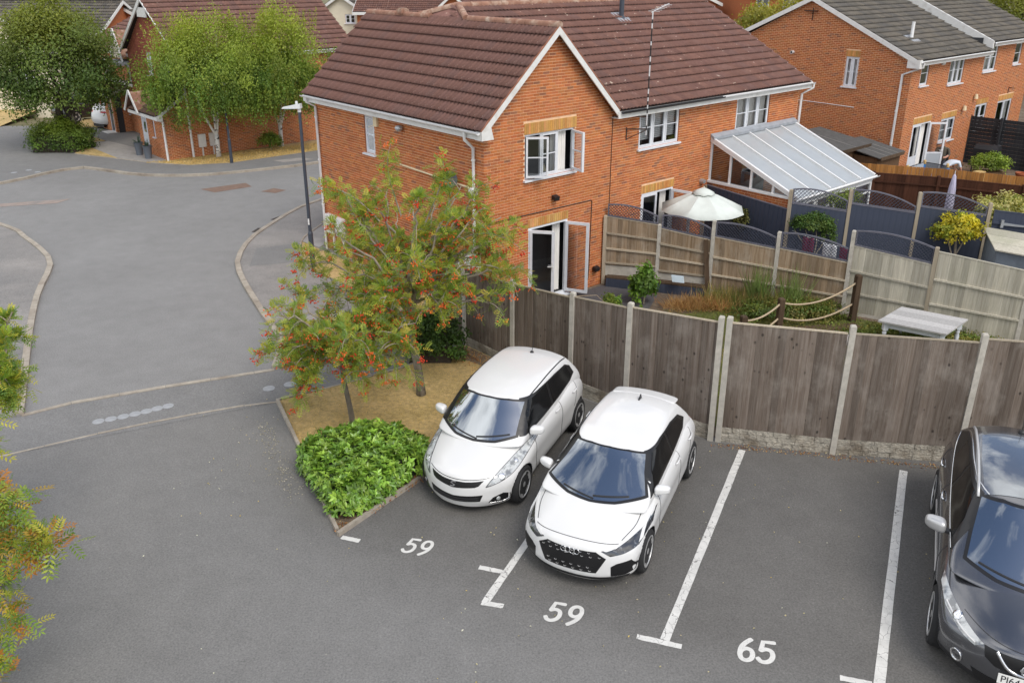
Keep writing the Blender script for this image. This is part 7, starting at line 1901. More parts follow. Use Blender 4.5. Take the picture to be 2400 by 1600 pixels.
h_, n_ = B.proj(-.98, 0, 'top', 'c'); m = MB(); m.lathe([(.035, -.01), (.03, .02), (.012, .035), (0, .036)], 12, h_); m.tube([h_ + Vector((0, 0, .02)), h_ + Vector((-.10, 0, .22))], [.006, .003], 6); m.build('aerial', M['black'], B.root, smooth=True)

# ---------------------------------------------------------------- dark grey crossover at the right edge
SQ = dict(Lf=2.23, Lr=2.14, wf=1.33, wr=-1.31, wrad=.345, track=.79, arch=.385, ww=.215, paint=M['paint_grey'], spokes=5, skirt=.36,
  zb=[(-2.14, .34), (-1.6, .24), (-.5, .2), (1.3, .2), (2.23, .22)],
  zs=[(-2.14, 1.02), (-1.5, 1.10), (-.5, 1.05), (.5, 1.02), (1.1, .97), (1.6, .90), (2.0, .81), (2.23, .72)],
  zc=[(-2.14, 1.04), (-1.2, 1.10), (0, 1.10), (.9, 1.10), (1.3, 1.06), (1.7, .99), (2.05, .90), (2.23, .80)],
  hw=[(-2.14, .83), (-1.5, .90), (-.4, .892), (.6, .892), (1.3, .905), (1.8, .885), (2.23, .82)],
  side=[(0, .89), (.1, .965), (.25, .985), (.45, .985), (.66, 1.0), (.82, .985), (.93, .95), (1, .89)],
  xf=[(.2, .08), (.3, .01), (.5, .0), (.65, .02), (.75, .08), (.9, .2)], xr=[(.3, .06), (.5, 0), (.7, .03), (1.0, .12)], pf=.42, pfe=2.4, pr=.28, crown=2.4,
  cabz=.95, zr=[(0, 1.51), (.2, 1.575), (.5, 1.595), (.8, 1.57), (1, 1.515)], cabF=[(0, 1.58), (.25, 1.34), (.6, .98), (.9, .66), (1, .58)], cabR=[(0, -1.94), (.4, -1.84), (.8, -1.60), (1, -1.46)],
  cabhw=[(0, .83), (.2, .82), (.5, .74), (.85, .655), (1, .59)], wcurve=.24, rcrown=.05, taper=.07)
Q = Car('parked_car', 'dark grey crossover with silver roof rails and glass roof at the right edge', (6.62, 9.30), (-.43, -.903), SQ)
Q.root.scale = (1.09, 1.03, 1.07)
scr = [(-.66, 1.09), (-.34, 1.045), (0, 1.03), (.34, 1.045), (.66, 1.09), (.62, 1.25), (.545, 1.465), (.30, 1.505), (0, 1.515), (-.30, 1.505), (-.545, 1.465), (-.62, 1.25)]
o = Q.patch('windscreen', [(u * 1.03, v + (.008 if v > 1.3 else -.012)) for u, v in scr], 'front', M['trimblack'], 'c', .006, step=.025); Q.patch('windscreen_glass', [(u * .965, v * .97 + .038) for u, v in scr], 'front', M['screen'], 'c', .009, parent=o)
Q.patch('glass_roof', [(.40, -.50), (.40, .50), (-.3, .52), (-.98, .49), (-.98, -.49), (-.3, -.52)], 'top', M['roofglass'], 'c', .006, step=.06)
sw = [(1.06, 1.075), (.2, 1.085), (-.7, 1.12), (-1.3, 1.17), (-1.58, 1.24), (-1.3, 1.40), (-.9, 1.475), (-.2, 1.50), (.38, 1.485), (.76, 1.30)]
for sg in (1, -1):
    o = Q.patch('side_window', sw, 'side', M['trimblack'], 'c', .007, sg); Q.patch('side_glass', [(.86, 1.10), (-.22, 1.115), (-.22, 1.465), (.33, 1.455), (.68, 1.28)], 'side', M['sideglass'], 'c', .010, sg, parent=o); Q.patch('side_glass', [(-.3, 1.12), (-1.0, 1.15), (-1.0, 1.42), (-.7, 1.455), (-.3, 1.465)], 'side', M['sideglass'], 'c', .010, sg, parent=o)
    Q.line('window_trim', [(1.02, 1.062), (.2, 1.072), (-.7, 1.107), (-1.3, 1.155), (-1.58, 1.232)], 'side', M['chrome'], .018, 'c', .010, sg)
    Q.line('window_trim', [(.40, 1.495), (-.2, 1.515), (-.9, 1.49), (-1.3, 1.415), (-1.6, 1.245)], 'side', M['chrome'], .014, 'c', .009, sg)
    Q.line('door_gap', [(.80, 1.0), (.83, .7), (.74, .38)], 'side', M['gap'], .007, 'b', sgn=sg); Q.line('door_gap', [(-.46, 1.06), (-.47, .6), (-.44, .34)], 'side', M['gap'], .007, 'b', sgn=sg); Q.line('door_gap', [(-1.35, 1.1), (-1.2, .9), (-1.1, .7)], 'side', M['gap'], .007, 'b', sgn=sg)
    Q.line('door_moulding', [(.75, .50), (0, .49), (-.85, .51)], 'side', M['alloy'], .03, 'b', .008, sgn=sg)
    pts = []
    for t in range(9):
        x = .42 - 1.75 * t / 8; h_, n_ = Q.proj(x, .565 * sg, 'top', 'c'); pts.append(h_ + Vector((0, 0, .012 + .035 * math.sin(math.pi * t / 8) ** .4)))
    m = MB(); m.tube(pts, .018, 8); m.build('roof_rail', M['alloy'], Q.root, smooth=True)
    Q.line('bonnet_gap', [(1.15, .78 * sg), (1.5, .765 * sg), (1.85, .68 * sg)], 'top', M['gap'], .009, 'b')
    pass
    lamp = [(.42, .735), (.60, .775), (.76, .825), (.83, .86), (.855, .80), (.80, .735), (.64, .69), (.50, .675)]; P = lamp if sg > 0 else mirrored(lamp); h = Q.patch('headlight', P, 'front', M['lampglass'], 'b', .006)
    Q.line('running_light', [(.50 * sg, .70), (.66 * sg, .72), (.80 * sg, .765)], 'front', M['paint_white'], .018, 'b', .012, parent=h)
    q, n_ = Q.proj(.68 * sg, .755, 'front', 'b'); m = MB(); m.lathe([(.06, .006), (.055, .016), (.03, .010), (0, .014)], 18, q, n_.to_track_quat('Z', 'Y').to_matrix()); m.build('lamp_bowl', M['chrome'], h, smooth=True)
    q, n_ = Q.proj(.64 * sg, .42, 'front', 'b'); mx_ = n_.to_track_quat('Z', 'Y').to_matrix(); m = MB(); m.lathe([(.075, .0), (.075, .012), (.058, .014), (.055, .004)], 20, q, mx_); fo = m.build('fog_lamp', M['chrome'], Q.root, smooth=True); m = MB(); m.lathe([(.056, .004), (.03, .010), (0, .011)], 18, q, mx_); m.build('fog_glass', M['lampdark'], fo, smooth=True)
    tl = [(-1.66, 1.0), (-1.98, 1.02), (-2.02, 1.14), (-1.70, 1.15)]; Q.patch('tail_light', tl, 'side', M['redlens'], 'b', .004, sg)
g = Q.patch('grille', [(-.42, .735), (0, .75), (.42, .735), (.40, .63), (.30, .575), (0, .56), (-.30, .575), (-.40, .63)], 'front', M['grille'], 'b', .004)
Q.line('chrome_vee', [(-.30, .735), (-.17, .60), (0, .575), (.17, .60), (.30, .735)], 'front', M['chrome'], .03, 'b', .012, parent=g)
q, n_ = Q.proj(0, .655, 'front', 'b'); c0 = q + n_ * .018; up_ = (Vector((0, 0, 1)) - n_ * n_.z).normalized(); e = up_.cross(n_).normalized(); m = MB(); m.tube([c0 + (e * math.cos(t) + up_ * math.sin(t)) * .06 for t in [2 * math.pi * i / 24 for i in range(25)]], .009, 8, cap=False); m.beam(c0 - e * .08, c0 + e * .08, .016, .022, up=up_); m.build('badge', M['chrome'], g, smooth=False)
Q.patch('lower_grille', [(-.50, .42), (0, .41), (.50, .42), (.44, .31), (0, .30), (-.44, .31)], 'front', M['grille'], 'b', .004)
q, n_ = Q.proj(0, .50, 'front', 'b'); n_ = Vector((1, 0, .12)).normalized(); c0 = q + n_ * .02; up_ = (Vector((0, 0, 1)) - n_ * n_.z).normalized(); e = Vector((0, 1, 0))
m = MB(); m.hexa([c0 + e * sx * .26 + up_ * sy * .055 + n_ * o_ for o_ in (0, .008) for sx, sy in ((-1, -1), (1, -1), (1, 1), (-1, 1))]); plate = m.build('number_plate', mat('plate_white', (0.78, 0.78, 0.75), .4), Q.root)
fc = bpy.data.curves.new('plate_text', 'FONT'); fc.body = 'PJ64'; fc.size = .105; fc.align_x = 'LEFT'; fc.align_y = 'CENTER'; fo = bpy.data.objects.new('plate_text', fc); link(fo)
fc.extrude = .001; me = evaluated_mesh(fo, 'plate_text'); bpy.data.objects.remove(fo); me.materials.clear(); me.materials.append(M['black'])
to = bpy.data.objects.new('plate_text', me); link(to, plate); rot = Matrix((( -n_.y * 0, 0, 0), (0, 0, 0), (0, 0, 0)))
ex = e; ez = n_; ey = ez.cross(ex).normalized(); mt = Matrix((ex, ey, ez)).transposed().to_4x4()
pos = c0 + n_ * .0095 + ex * (-.235); mt.translation = pos; to.matrix_local = mt
Q.line('bonnet_gap', [(-.62, .82), (-.3, .80), (0, .795), (.3, .80), (.62, .82)], 'front', M['gap'], .007, 'b')
Q.wipers([((.04, 1.075), (.58, 1.11)), ((-.52, 1.10), (.05, 1.055))])
Q.mirror(.68, .98, 1.11, M['alloy'], .10, .12, .085); Q.handle(-.28, .94, M['chrome']); Q.handle(-1.08, .97, M['chrome'])
h_, n_ = Q.proj(-1.25, 0, 'top', 'c'); m = MB(); m.lathe([(.05, -.01), (.04, .025), (.012, .045), (0, .046)], 12, h_); m.tube([h_ + Vector((0, 0, .02)), h_ + Vector((-.12, 0, .24))], [.006, .003], 6); m.build('aerial', M['black'], Q.root, smooth=True)

# ---------------------------------------------------------------- cars by the far drive
SW_ = dict(SS); SW_['paint'] = M['paint_white']
C2 = Car('parked_car', 'white car seen rear on behind the brick porch on the left', (-20.2, 45.3), (.55, .83), SW_)
for sg in (1, -1): C2.patch('tail_light', [(-1.45, .85), (-1.74, .87), (-1.76, 1.02), (-1.5, 1.03)], 'side', M['redlens'], 'b', .004, sg)
sw = [(.74, 1.00), (-1.25, 1.065), (-1.44, 1.12), (-1.34, 1.30), (-1.18, 1.38), (.24, 1.425)]
for sg in (1, -1): C2.patch('side_window', sw, 'side', M['sideglass'], 'c', .004, sg)
SD_ = dict(SA); SD_['paint'] = mat('car_paint_black', (0.02, 0.022, 0.026), .25, coat=.8)
C3 = Car('parked_car', 'dark car glimpsed under the big tree by the far drive', (-23.3, 47.5), (.55, .83), SD_)
for sg in (1, -1): C3.patch('side_window', [(.62, .965), (-1.18, 1.03), (-1.16, 1.27), (.10, 1.335)], 'side', M['sideglass'], 'c', .004, sg)

# ================================================================ foliage
def unit(a): return a / np.maximum(np.linalg.norm(a, axis=1, keepdims=True), 1e-9)
def leaf_quads(name, pos, axis, nrm, ln, wd, colr, mat_, parent, bend=0.0, kind=None):
    """kite shaped leaves: base, two sides, tip; folded a little along the midrib"""
    pos = np.asarray(pos); axis = unit(np.asarray(axis)); nrm = np.asarray(nrm)
    side = unit(np.cross(axis, nrm)); nn = np.cross(side, axis)
    ln = np.asarray(ln)[:, None]; wd = np.asarray(wd)[:, None]; n = len(pos)
    v = np.empty((n, 4, 3)); v[:, 0] = pos; v[:, 2] = pos + axis * ln - nn * ln * bend
    mid = pos + axis * ln * .45 + nn * wd * .18 - nn * ln * bend * .38
    v[:, 1] = mid + side * wd * .5; v[:, 3] = mid - side * wd * .5
    b = np.arange(n)[:, None] * 4
    f = np.concatenate([b + np.array([[0, 1, 2]]), b + np.array([[0, 2, 3]])], 1).reshape(-1, 3)
    o = np_mesh(name, v.reshape(-1, 3), f, mat_, parent, colr=np.repeat(np.asarray(colr), 2, 0))
    return tag(o, kind=kind) if kind else o
def pick(pal, n, jit=.12):
    pal = np.array(pal); c = pal[rng.integers(0, len(pal), n)]
    return np.clip(c * (1 + rng.uniform(-jit, jit, (n, 1))), 0, 1)
def pinnate(name, pos, axis, L, pal, mat_, parent, pairs=5, lw=.32):
    """compound leaves: leaflets in pairs along a drooping rachis, one at the tip"""
    n = len(pos); axis = unit(axis); up = np.tile(np.array([[0, 0, 1.]]), (n, 1)) + rng.normal(0, .35, (n, 3))
    side = unit(np.cross(axis, up)); nrm = unit(np.cross(side, axis)); P = []; A = []; NN = []; LL = []; CC = []
    base = pick(pal, n, .18)
    for k in range(pairs):
        t = .22 + .74 * k / (pairs - 1); sag = np.array([[0, 0, -1.]]) * (L[:, None] * .22 * t * t)
        q = pos + axis * L[:, None] * t + sag; l = L * (.36 - .10 * abs(t - .5))
        for sg in (1, -1):
            P.append(q); A.append(unit(axis * .62 + side * sg * .9 - nrm * .12)); NN.append(nrm); LL.append(l); CC.append(base * (1 + rng.uniform(-.08, .08, (n, 1))))
    P.append(pos + axis * L[:, None] + np.array([[0, 0, -1.]]) * (L[:, None] * .2)); A.append(axis); NN.append(nrm); LL.append(L * .3); CC.append(base)
    P, A, NN, LL, CC = map(np.concatenate, (P, A, NN, LL, CC))
    return leaf_quads(name, P, A, NN, LL, LL * lw, CC, mat_, parent)
def blobs(name, pos, r, colr, mat_, parent):
    """little octahedral berries"""
    o8 = np.array([[1, 0, 0], [-1, 0, 0], [0, 1, 0], [0, -1, 0], [0, 0, 1], [0, 0, -1]], float); fc = np.array([[0, 2, 4], [2, 1, 4], [1, 3, 4], [3, 0, 4], [2, 0, 5], [1, 2, 5], [3, 1, 5], [0, 3, 5]])
    n = len(pos); v = pos[:, None, :] + o8[None] * np.asarray(r)[:, None, None]; f = (np.arange(n)[:, None, None] * 6 + fc[None]).reshape(-1, 3)
    return np_mesh(name, v.reshape(-1, 3), f, mat_, parent, colr=np.repeat(colr, 8, 0), smooth=True)
def bez(a, b, c, d, n):
    t = np.linspace(0, 1, n)[:, None]; return (1 - t) ** 3 * a + 3 * (1 - t) ** 2 * t * b + 3 * (1 - t) * t * t * c + t ** 3 * d

ROWAN = [(0.17, 0.23, 0.035), (0.21, 0.265, 0.04), (0.12, 0.19, 0.032), (0.09, 0.15, 0.03), (0.26, 0.29, 0.045), (0.23, 0.26, 0.04), (0.32, 0.27, 0.045)]
def rowan(label, base, fork, cen, rad, nmain, ntw, nleaf, nb, tr, L=.15, warm=.12, shoots=(), low=-.5, pal=None, group='rowan trees'):
    t = thing('rowan_tree', label, 'tree', (base[0], base[1], 0), 0, group)
    B0 = np.array([0, 0, 0.]); F = np.array(fork) - np.array([base[0], base[1], 0]); C = np.array(cen) - np.array([base[0], base[1], 0]); Rd = np.array(rad)
    m = MB(); pts = bez(B0, B0 + [0, 0, F[2] * .4], F - [0, 0, F[2] * .3], F, 9)
    rr = [tr * (1.25 if i == 0 else 1.05 - .35 * i / 8) for i in range(9)]; m.tube([tuple(p) for p in pts], rr, 12); m.build('trunk', M['bark'], t, smooth=True)
    lim = MB(); twig = []; LP = []; LA = []; BP = []
    for k in range(nmain):
        th = 2 * math.pi * (k * .618 + rng.uniform(-.05, .05)); u = rng.uniform(low, .95)
        s = math.sqrt(max(0, 1 - u * u)); e = C + Rd * np.array([s * math.cos(th), s * math.sin(th), u]) * rng.uniform(.72, 1.02)
        st = F + np.array([0, 0, rng.uniform(-.1, .35) * Rd[2]]); st = st if st[2] < e[2] + .9 else F
        mid = (st + e) / 2; lift = rng.uniform(.35, .7) * Rd[2] * .55
        P = bez(st, st + (C - st) * .35 + [0, 0, lift * .7], mid + (e - C) * .25 + [0, 0, lift], e, 12)
        P[1:-1] += rng.normal(0, .03, (10, 3))
        lim.tube([tuple(p) for p in P], [tr * .42 * (1 - i / 13) ** 1.1 + .006 for i in range(12)], 6, cap=False)
        for q in range(ntw):
            a = rng.uniform(.38, 1.0); i = min(int(a * 11), 10); p0 = P[i] + (P[i + 1] - P[i]) * (a * 11 - i); d = unit((P[i + 1] - P[i])[None])[0]
            d2 = unit((d * .5 + rng.normal(0, .75, 3) + (p0 - C) / Rd * .35)[None])[0]; l = rng.uniform(.28, .62) * min(Rd[0], 1.6) * .55
            Q = bez(p0, p0 + d2 * l * .4 + [0, 0, .08], p0 + d2 * l * .8 + [0, 0, .02], p0 + d2 * l - [0, 0, l * .35], 6); lim.tube([tuple(z) for z in Q], [.011, .009, .007, .006, .005, .004], 4, cap=False)
            for w in range(nleaf):
                b = rng.uniform(.15, 1); j = min(int(b * 5), 4); z = Q[j] + (Q[j + 1] - Q[j]) * (b * 5 - j); LP.append(z); LA.append(unit((d2 * .6 + rng.normal(0, .7, 3) + [0, 0, .12])[None])[0])
            if rng.uniform() < nb: BP.append(Q[-1] + [0, 0, -.02])
    for (a, b, c_) in shoots:
        a, b, c_ = (np.array(q) - np.array([base[0], base[1], 0]) for q in (a, b, c_)); P = bez(a, a + (b - a) * .5 + [0, 0, .1], b, c_, 10); lim.tube([tuple(p) for p in P], [.018 - .0014 * i for i in range(10)], 5, cap=False)
        for w in range(110):
            i = rng.integers(3, 9); LP.append(P[i] + rng.normal(0, .07, 3)); LA.append(rng.normal(0, 1, 3) + [0, 0, .1])
        if nb:
            for i in (6, 8, 9): BP.append(P[i] + rng.normal(0, .05, 3))
    lim.build('limbs', M['twig'], t, smooth=True)
    LP = np.array(LP); LA = np.array(LA); pal = list(pal or ROWAN)
    if warm: pal = pal + [(0.30, 0.20, 0.035), (0.36, 0.15, 0.03)] * max(1, int(warm * len(pal)))
    pinnate('crown', LP, LA, rng.uniform(.75, 1.2, len(LP)) * L, pal, M['leaf'], t)
    if BP:
        P = []; K = []
        for b in BP:
            n = rng.integers(10, 20); P.append(b + rng.normal(0, 1, (n, 3)) * [.044, .044, .026]); c = np.array([0.62, 0.05, 0.012]) if rng.uniform() < .6 else np.array([0.70, 0.14, 0.02]); K.append(np.tile(c, (n, 1)) * rng.uniform(.8, 1.2, (n, 1)))
        P = np.concatenate(P); blobs('berries', P, rng.uniform(.013, .020, len(P)), np.concatenate(K), M['berry'], t)
    return t
rowan('large rowan with orange red berries in front of the brick wall', (-1.77, 14.81), (-1.93, 14.85, 1.55), (-1.85, 15.0, 2.75), (2.15, 1.7, 1.60), 38, 9, 17, .95, .082, L=.165, warm=.0,
      shoots=[((-2.0, 14.9, 3.6), (-2.3, 14.9, 4.5), (-2.1, 14.8, 4.95)), ((-2.4, 14.9, 3.5), (-3.1, 14.9, 4.2), (-3.5, 14.8, 4.1)), ((-1.6, 14.9, 3.4), (-1.1, 14.9, 4.4), (-1.25, 14.8, 4.75)), ((-1.2, 14.9, 3.0), (-.3, 14.7, 3.5), (.25, 14.6, 3.0)), ((-1.0, 14.9, 2.6), (.0, 14.6, 2.8), (.1, 14.5, 2.2)), ((-2.6, 14.8, 2.8), (-3.6, 14.6, 3.2), (-3.9, 14.5, 2.7))])
rowan('smaller rowan with red berries growing out of the laurel hedge', (-2.89, 13.58), (-3.0, 13.6, 1.15), (-2.92, 13.45, 1.95), (1.35, 1.2, .92), 28, 8, 17, .95, .052, L=.16, warm=.0, low=-.75,
      shoots=[((-3.2, 13.5, 1.6), (-4.0, 13.3, 1.9), (-4.4, 13.2, 1.5)), ((-2.6, 13.4, 1.9), (-1.8, 13.2, 2.1), (-1.55, 13.1, 1.6)), ((-3.1, 13.4, 1.5), (-3.6, 13.1, 1.2), (-3.75, 13.0, .75))])
LEFTP = [(0.20, 0.26, 0.035), (0.24, 0.28, 0.04), (0.12, 0.19, 0.03), (0.09, 0.16, 0.035), (0.34, 0.31, 0.045), (0.15, 0.22, 0.04)]
rowan('yellowing rowan reaching in from the left edge near the camera', (-7.4, 7.2), (-7.2, 7.2, 1.6), (-6.45, 7.2, 2.45), (1.35, 1.2, 1.5), 22, 9, 30, 0, .09, L=.19, warm=.12, pal=LEFTP,
      shoots=[((-5.6, 7.1, 2.5), (-4.8, 6.95, 2.75), (-4.42, 6.9, 2.45)), ((-5.5, 7.0, 2.3), (-4.75, 6.9, 2.45), (-4.35, 6.95, 2.6)), ((-5.6, 7.1, 2.9), (-5.0, 7.0, 3.1), (-4.75, 7.0, 2.95)), ((-5.6, 7.1, 2.1), (-5.1, 7.0, 1.7), (-5.1, 6.9, 1.45)), ((-5.8, 7.0, 1.5), (-5.45, 7.0, 1.0), (-5.38, 6.9, .8))])
rowan('small yellow green tree tip at the left edge by the kerb', (-6.9, 9.4), (-6.8, 9.4, 2.2), (-6.7, 9.35, 3.6), (.85, .8, .75), 18, 8, 30, 0, .07, L=.15, warm=0, pal=LEFTP)

def cloud(name, cen, rad, nclump, per, ln, pal, parent, mat_=None, sig=.16, top=None, flat=.4, wd=.6, under=.5, skew=0, shell=.62, squash=1.0):
    """leaf clumps spread through a crown: each clump has its own tone, gaps are left between"""
    cen = np.array(cen, float); rad = np.array(rad, float)
    d = unit(rng.normal(0, 1, (nclump, 3))); d[:, 2] = np.where(d[:, 2] < -under, -d[:, 2], d[:, 2]); r_ = rng.uniform(shell ** 2, 1, (nclump, 1)) ** .5
    lump = 1 + .16 * np.sin(d[:, :1] * 5 + 1) * np.cos(d[:, 1:2] * 4.3) + .10 * np.sin(d[:, 2:] * 7 + d[:, :1] * 6)
    cc = cen + d * rad * r_ * lump; tone = rng.uniform(.6, 1.35, (nclump, 1)); base = pick(pal, nclump, .1) * tone
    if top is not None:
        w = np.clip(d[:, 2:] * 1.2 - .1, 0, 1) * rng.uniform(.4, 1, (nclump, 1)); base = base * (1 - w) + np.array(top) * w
    idx = np.repeat(np.arange(nclump), per); n = len(idx); sg = np.array([sig * rad[0], sig * rad[1], sig * rad[2] * squash])
    pos = cc[idx] + rng.normal(0, 1, (n, 3)) * sg * .75; outw = unit((pos - cen) / rad)
    nrm = unit(outw * .7 + rng.normal(0, .6, (n, 3)) + [0, 0, .5]); ax = unit(np.cross(nrm, rng.normal(0, 1, (n, 3)))); ax[:, 2] -= flat; ax = unit(ax)
    l = ln * rng.uniform(.7, 1.25, n)
    return leaf_quads(name, pos, ax, nrm, l, l * wd, base[idx] * rng.uniform(.85, 1.15, (n, 1)), mat_ or M['leaf'], parent)
def limbs(parent, base, pts, r, mat_, n=7):
    m = MB()
    for e in pts:
        b = np.array(base, float); e = np.array(e, float); P = bez(b, b + (e - b) * [.15, .15, .45], b + (e - b) * [.6, .6, .8], e, n); m.tube([tuple(p) for p in P], [r * (1 - .8 * i / (n - 1)) for i in range(n)], 7, cap=False)
    return m.build('limbs', mat_, parent, smooth=True)

# big round tree and the bush at its foot
t = thing('round_tree', 'big dense round headed green tree standing over a bush on the left', 'tree', (-19.85, 38.9, 0))
m = MB(); m.tube([(0, 0, 0), (.02, 0, .7), (-.05, 0, 1.5), (.0, 0, 2.6)], [.17, .13, .12, .09], 10); m.build('trunk', M['bark'], t, smooth=True)
m = MB(); m.tube([(-.85, .2, 0), (-.75, .15, .8), (-.6, .1, 2.2)], [.24, .2, .14], 10); m.build('second_stem', M['bark_dark'], t, smooth=True)
limbs(t, (-.1, 0, 1.3), [(2.2, .3, 4.2), (-2.2, .2, 3.8), (.4, -1.8, 4.4), (-.6, 1.8, 4.6), (1.2, -1.0, 5.4), (-1.3, -.9, 5.2), (.1, .2, 6.0)], .11, M['bark_dark'])
GRN = [(0.070, 0.110, 0.026), (0.085, 0.130, 0.030), (0.055, 0.090, 0.024), (0.105, 0.145, 0.032)]
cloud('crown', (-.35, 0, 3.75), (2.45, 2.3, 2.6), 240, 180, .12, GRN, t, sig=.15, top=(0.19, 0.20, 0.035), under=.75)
t = thing('bush', 'low rounded dark green bush at the foot of the big round tree', 'bush', (-20.45, 38.55, 0))
cloud('foliage', (0, 0, .55), (1.45, 1.0, .78), 200, 75, .085, [(0.055, 0.095, 0.018), (0.075, 0.125, 0.02), (0.04, 0.07, 0.016)], t, sig=.15, top=(0.16, 0.21, 0.025), under=.6)
v, f = lattice_box(6, 6, 4, lambda a, b, c: (a * 1.0 * (1 - .3 * c), b * .7 * (1 - .3 * c), c * .9)); m = MB(); m.add(v, f); m.build('dark_core', M['bark_dark'], t, smooth=True)  # solid dark core inside the leaves

# birches
BIR = [(0.115, 0.175, 0.032), (0.145, 0.205, 0.034), (0.085, 0.140, 0.028), (0.175, 0.220, 0.036)]
def birch(label, x, y, cen, rad, stems, n1, ns):
    t = thing('birch_tree', label, 'tree', (x, y, 0), 0, 'silver birches')
    m = MB(); m.tube([(0, 0, 0), (.0, 0, .5), (.02, 0, 1.05)], [.12, .095, .09], 10); m.build('trunk', M['bark_birch'], t, smooth=True)
    for s in stems:
        m = MB(); P = bez(np.array([0.02, 0, 1.0]), np.array([s[0] * .35, s[1] * .3, 1.6]), np.array([s[0] * .7, s[1] * .7, s[2] * .7]), np.array(s, float), 9); m.tube([tuple(p) for p in P], [.065 * (1 - .75 * i / 8) for i in range(9)], 8, cap=False); m.build('stem', M['bark_birch'], t, smooth=True)
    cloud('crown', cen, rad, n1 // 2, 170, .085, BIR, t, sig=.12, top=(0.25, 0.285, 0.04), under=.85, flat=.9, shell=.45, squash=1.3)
    # hanging sprays
    P = []; A = []; c = np.array(cen); r_ = np.array(rad); K = []
    for k in range(ns):
        d = unit(rng.normal(0, 1, (1, 3)))[0]; d[2] = abs(d[2]) * .7 - .25; s = c + d * r_ * rng.uniform(.75, 1.0); l = rng.uniform(.4, 1.1); n = int(l * 60); b = pick(BIR, 1)[0] * rng.uniform(.75, 1.25); ph = rng.uniform(0, 6)
        tt = np.linspace(0, 1, n)[:, None]; q = s + np.concatenate([.10 * tt * np.cos(ph), .10 * tt * np.sin(ph), -l * tt], 1) + rng.normal(0, .035, (n, 3)); P.append(q); A.append(np.array([0, 0, -1]) + rng.normal(0, .5, (n, 3))); K.append(np.tile(b, (n, 1)))
    P = np.concatenate(P); n = len(P); l = .08 * rng.uniform(.7, 1.2, n); leaf_quads('hanging_sprays', P, np.concatenate(A), rng.normal(0, 1, (n, 3)), l, l * .65, np.concatenate(K), M['leaf'], t)
    P = []; A = []
    for k in range(60):      # upright shoots at the top
        d = rng.normal(0, 1, 3); s = c + r_ * [rng.uniform(-.75, .75), rng.uniform(-.5, .5), .75]; l = rng.uniform(.4, .95); n = int(l * 38); tt = np.linspace(0, 1, n)[:, None]; P.append(s + np.concatenate([.12 * tt * d[0], .1 * tt * d[1], l * tt], 1) + rng.normal(0, .03, (n, 3))); A.append(np.array([0, 0, .6]) + rng.normal(0, .6, (n, 3)))
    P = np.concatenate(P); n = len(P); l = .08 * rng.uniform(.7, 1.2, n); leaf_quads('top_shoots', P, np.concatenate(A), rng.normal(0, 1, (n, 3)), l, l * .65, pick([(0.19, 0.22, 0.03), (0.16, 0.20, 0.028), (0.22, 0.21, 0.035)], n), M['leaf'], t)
    return t
birch('silver birch with forked white trunk, left of two before the brick house', -12.79, 36.9, (-.1, -.5, 3.5), (2.5, 1.9, 2.25), [(-1.2, 0, 4.6), (.5, .1, 5.2), (.1, -.3, 4.4)], 420, 420)
birch('silver birch with pale trunk, right of two before the brick house', -10.63, 39.2, (.45, -1.5, 3.5), (2.5, 1.7, 2.3), [(.6, -.9, 5.2), (1.0, -.4, 4.6), (-.5, -.6, 4.8)], 440, 420)
t = thing('sapling', 'small leafy shoot at the foot of the right hand birch', 'bush', (-10.9, 38.4, 0)); cloud('foliage', (0, 0, .45), (.5, .35, .42), 40, 40, .09, BIR, t, sig=.2); m = MB(); m.tube([(0, 0, 0), (0, 0, .5)], .02, 6); m.build('stem', M['twig'], t)

# laurel hedge in the planter
HP = [Vector(p) for p in [(-3.48, 12.15), (-3.30, 12.55), (-2.75, 12.85), (-2.0, 12.85), (-1.52, 12.5), (-1.42, 12.1), (-2.25, 11.0), (-2.50, 10.78), (-2.66, 10.80), (-3.1, 11.55)]]
hd = thing('laurel_hedge', 'low glossy green laurel hedge filling the corner planter', 'hedge', (-2.5, 12.0, 0))
cx_, cy_ = -2.5, 12.0
core = [(p.x * .93 + cx_ * .07 - cx_, p.y * .93 + cy_ * .07 - cy_) for p in HP]; core2 = [(x * .93, y * .93) for x, y in core]
m = MB(); n = len(core); m.add([(x, y, .04) for x, y in core] + [(x, y, .44) for x, y in core] + [(x * .9, y * .9, .50) for x, y in core], [tuple(range(2 * n, 3 * n))] + [(i, (i + 1) % n, n + (i + 1) % n, n + i) for i in range(n)] + [(n + i, n + (i + 1) % n, 2 * n + (i + 1) % n, 2 * n + i) for i in range(n)]); m.build('dark_core', mat('hedge_inside', (0.014, 0.020, 0.008), .9), hd)  # near-black inner core, added to block the view between the leaves
pts = []; nr = []
def inpoly(x, y, poly):
    c = False; j = len(poly) - 1
    for i in range(len(poly)):
        a, b = poly[i], poly[j]
        if (a.y > y) != (b.y > y) and x < (b.x - a.x) * (y - a.y) / (b.y - a.y) + a.x: c = not c
        j = i
    return c
while len(pts) < 1150:
    x, y = rng.uniform(-3.5, -1.4), rng.uniform(10.7, 12.9)
    if inpoly(x, y, HP):
        e = min((Vector((x, y)) - Vector((a.x + (b.x - a.x) * s, a.y + (b.y - a.y) * s))).length for a, b in zip(HP, HP[1:] + HP[:1]) for s in (0, .25, .5, .75))
        z = .50 + .06 * math.sin(x * 5 + 1) * math.cos(y * 4) + rng.uniform(-.07, .09) - max(0, .16 - e) * .9; pts.append((x, y, z)); nr.append((rng.normal(0, .3), rng.normal(0, .3), 1))
per_ = [(a, b) for a, b in zip(HP, HP[1:] + HP[:1])]
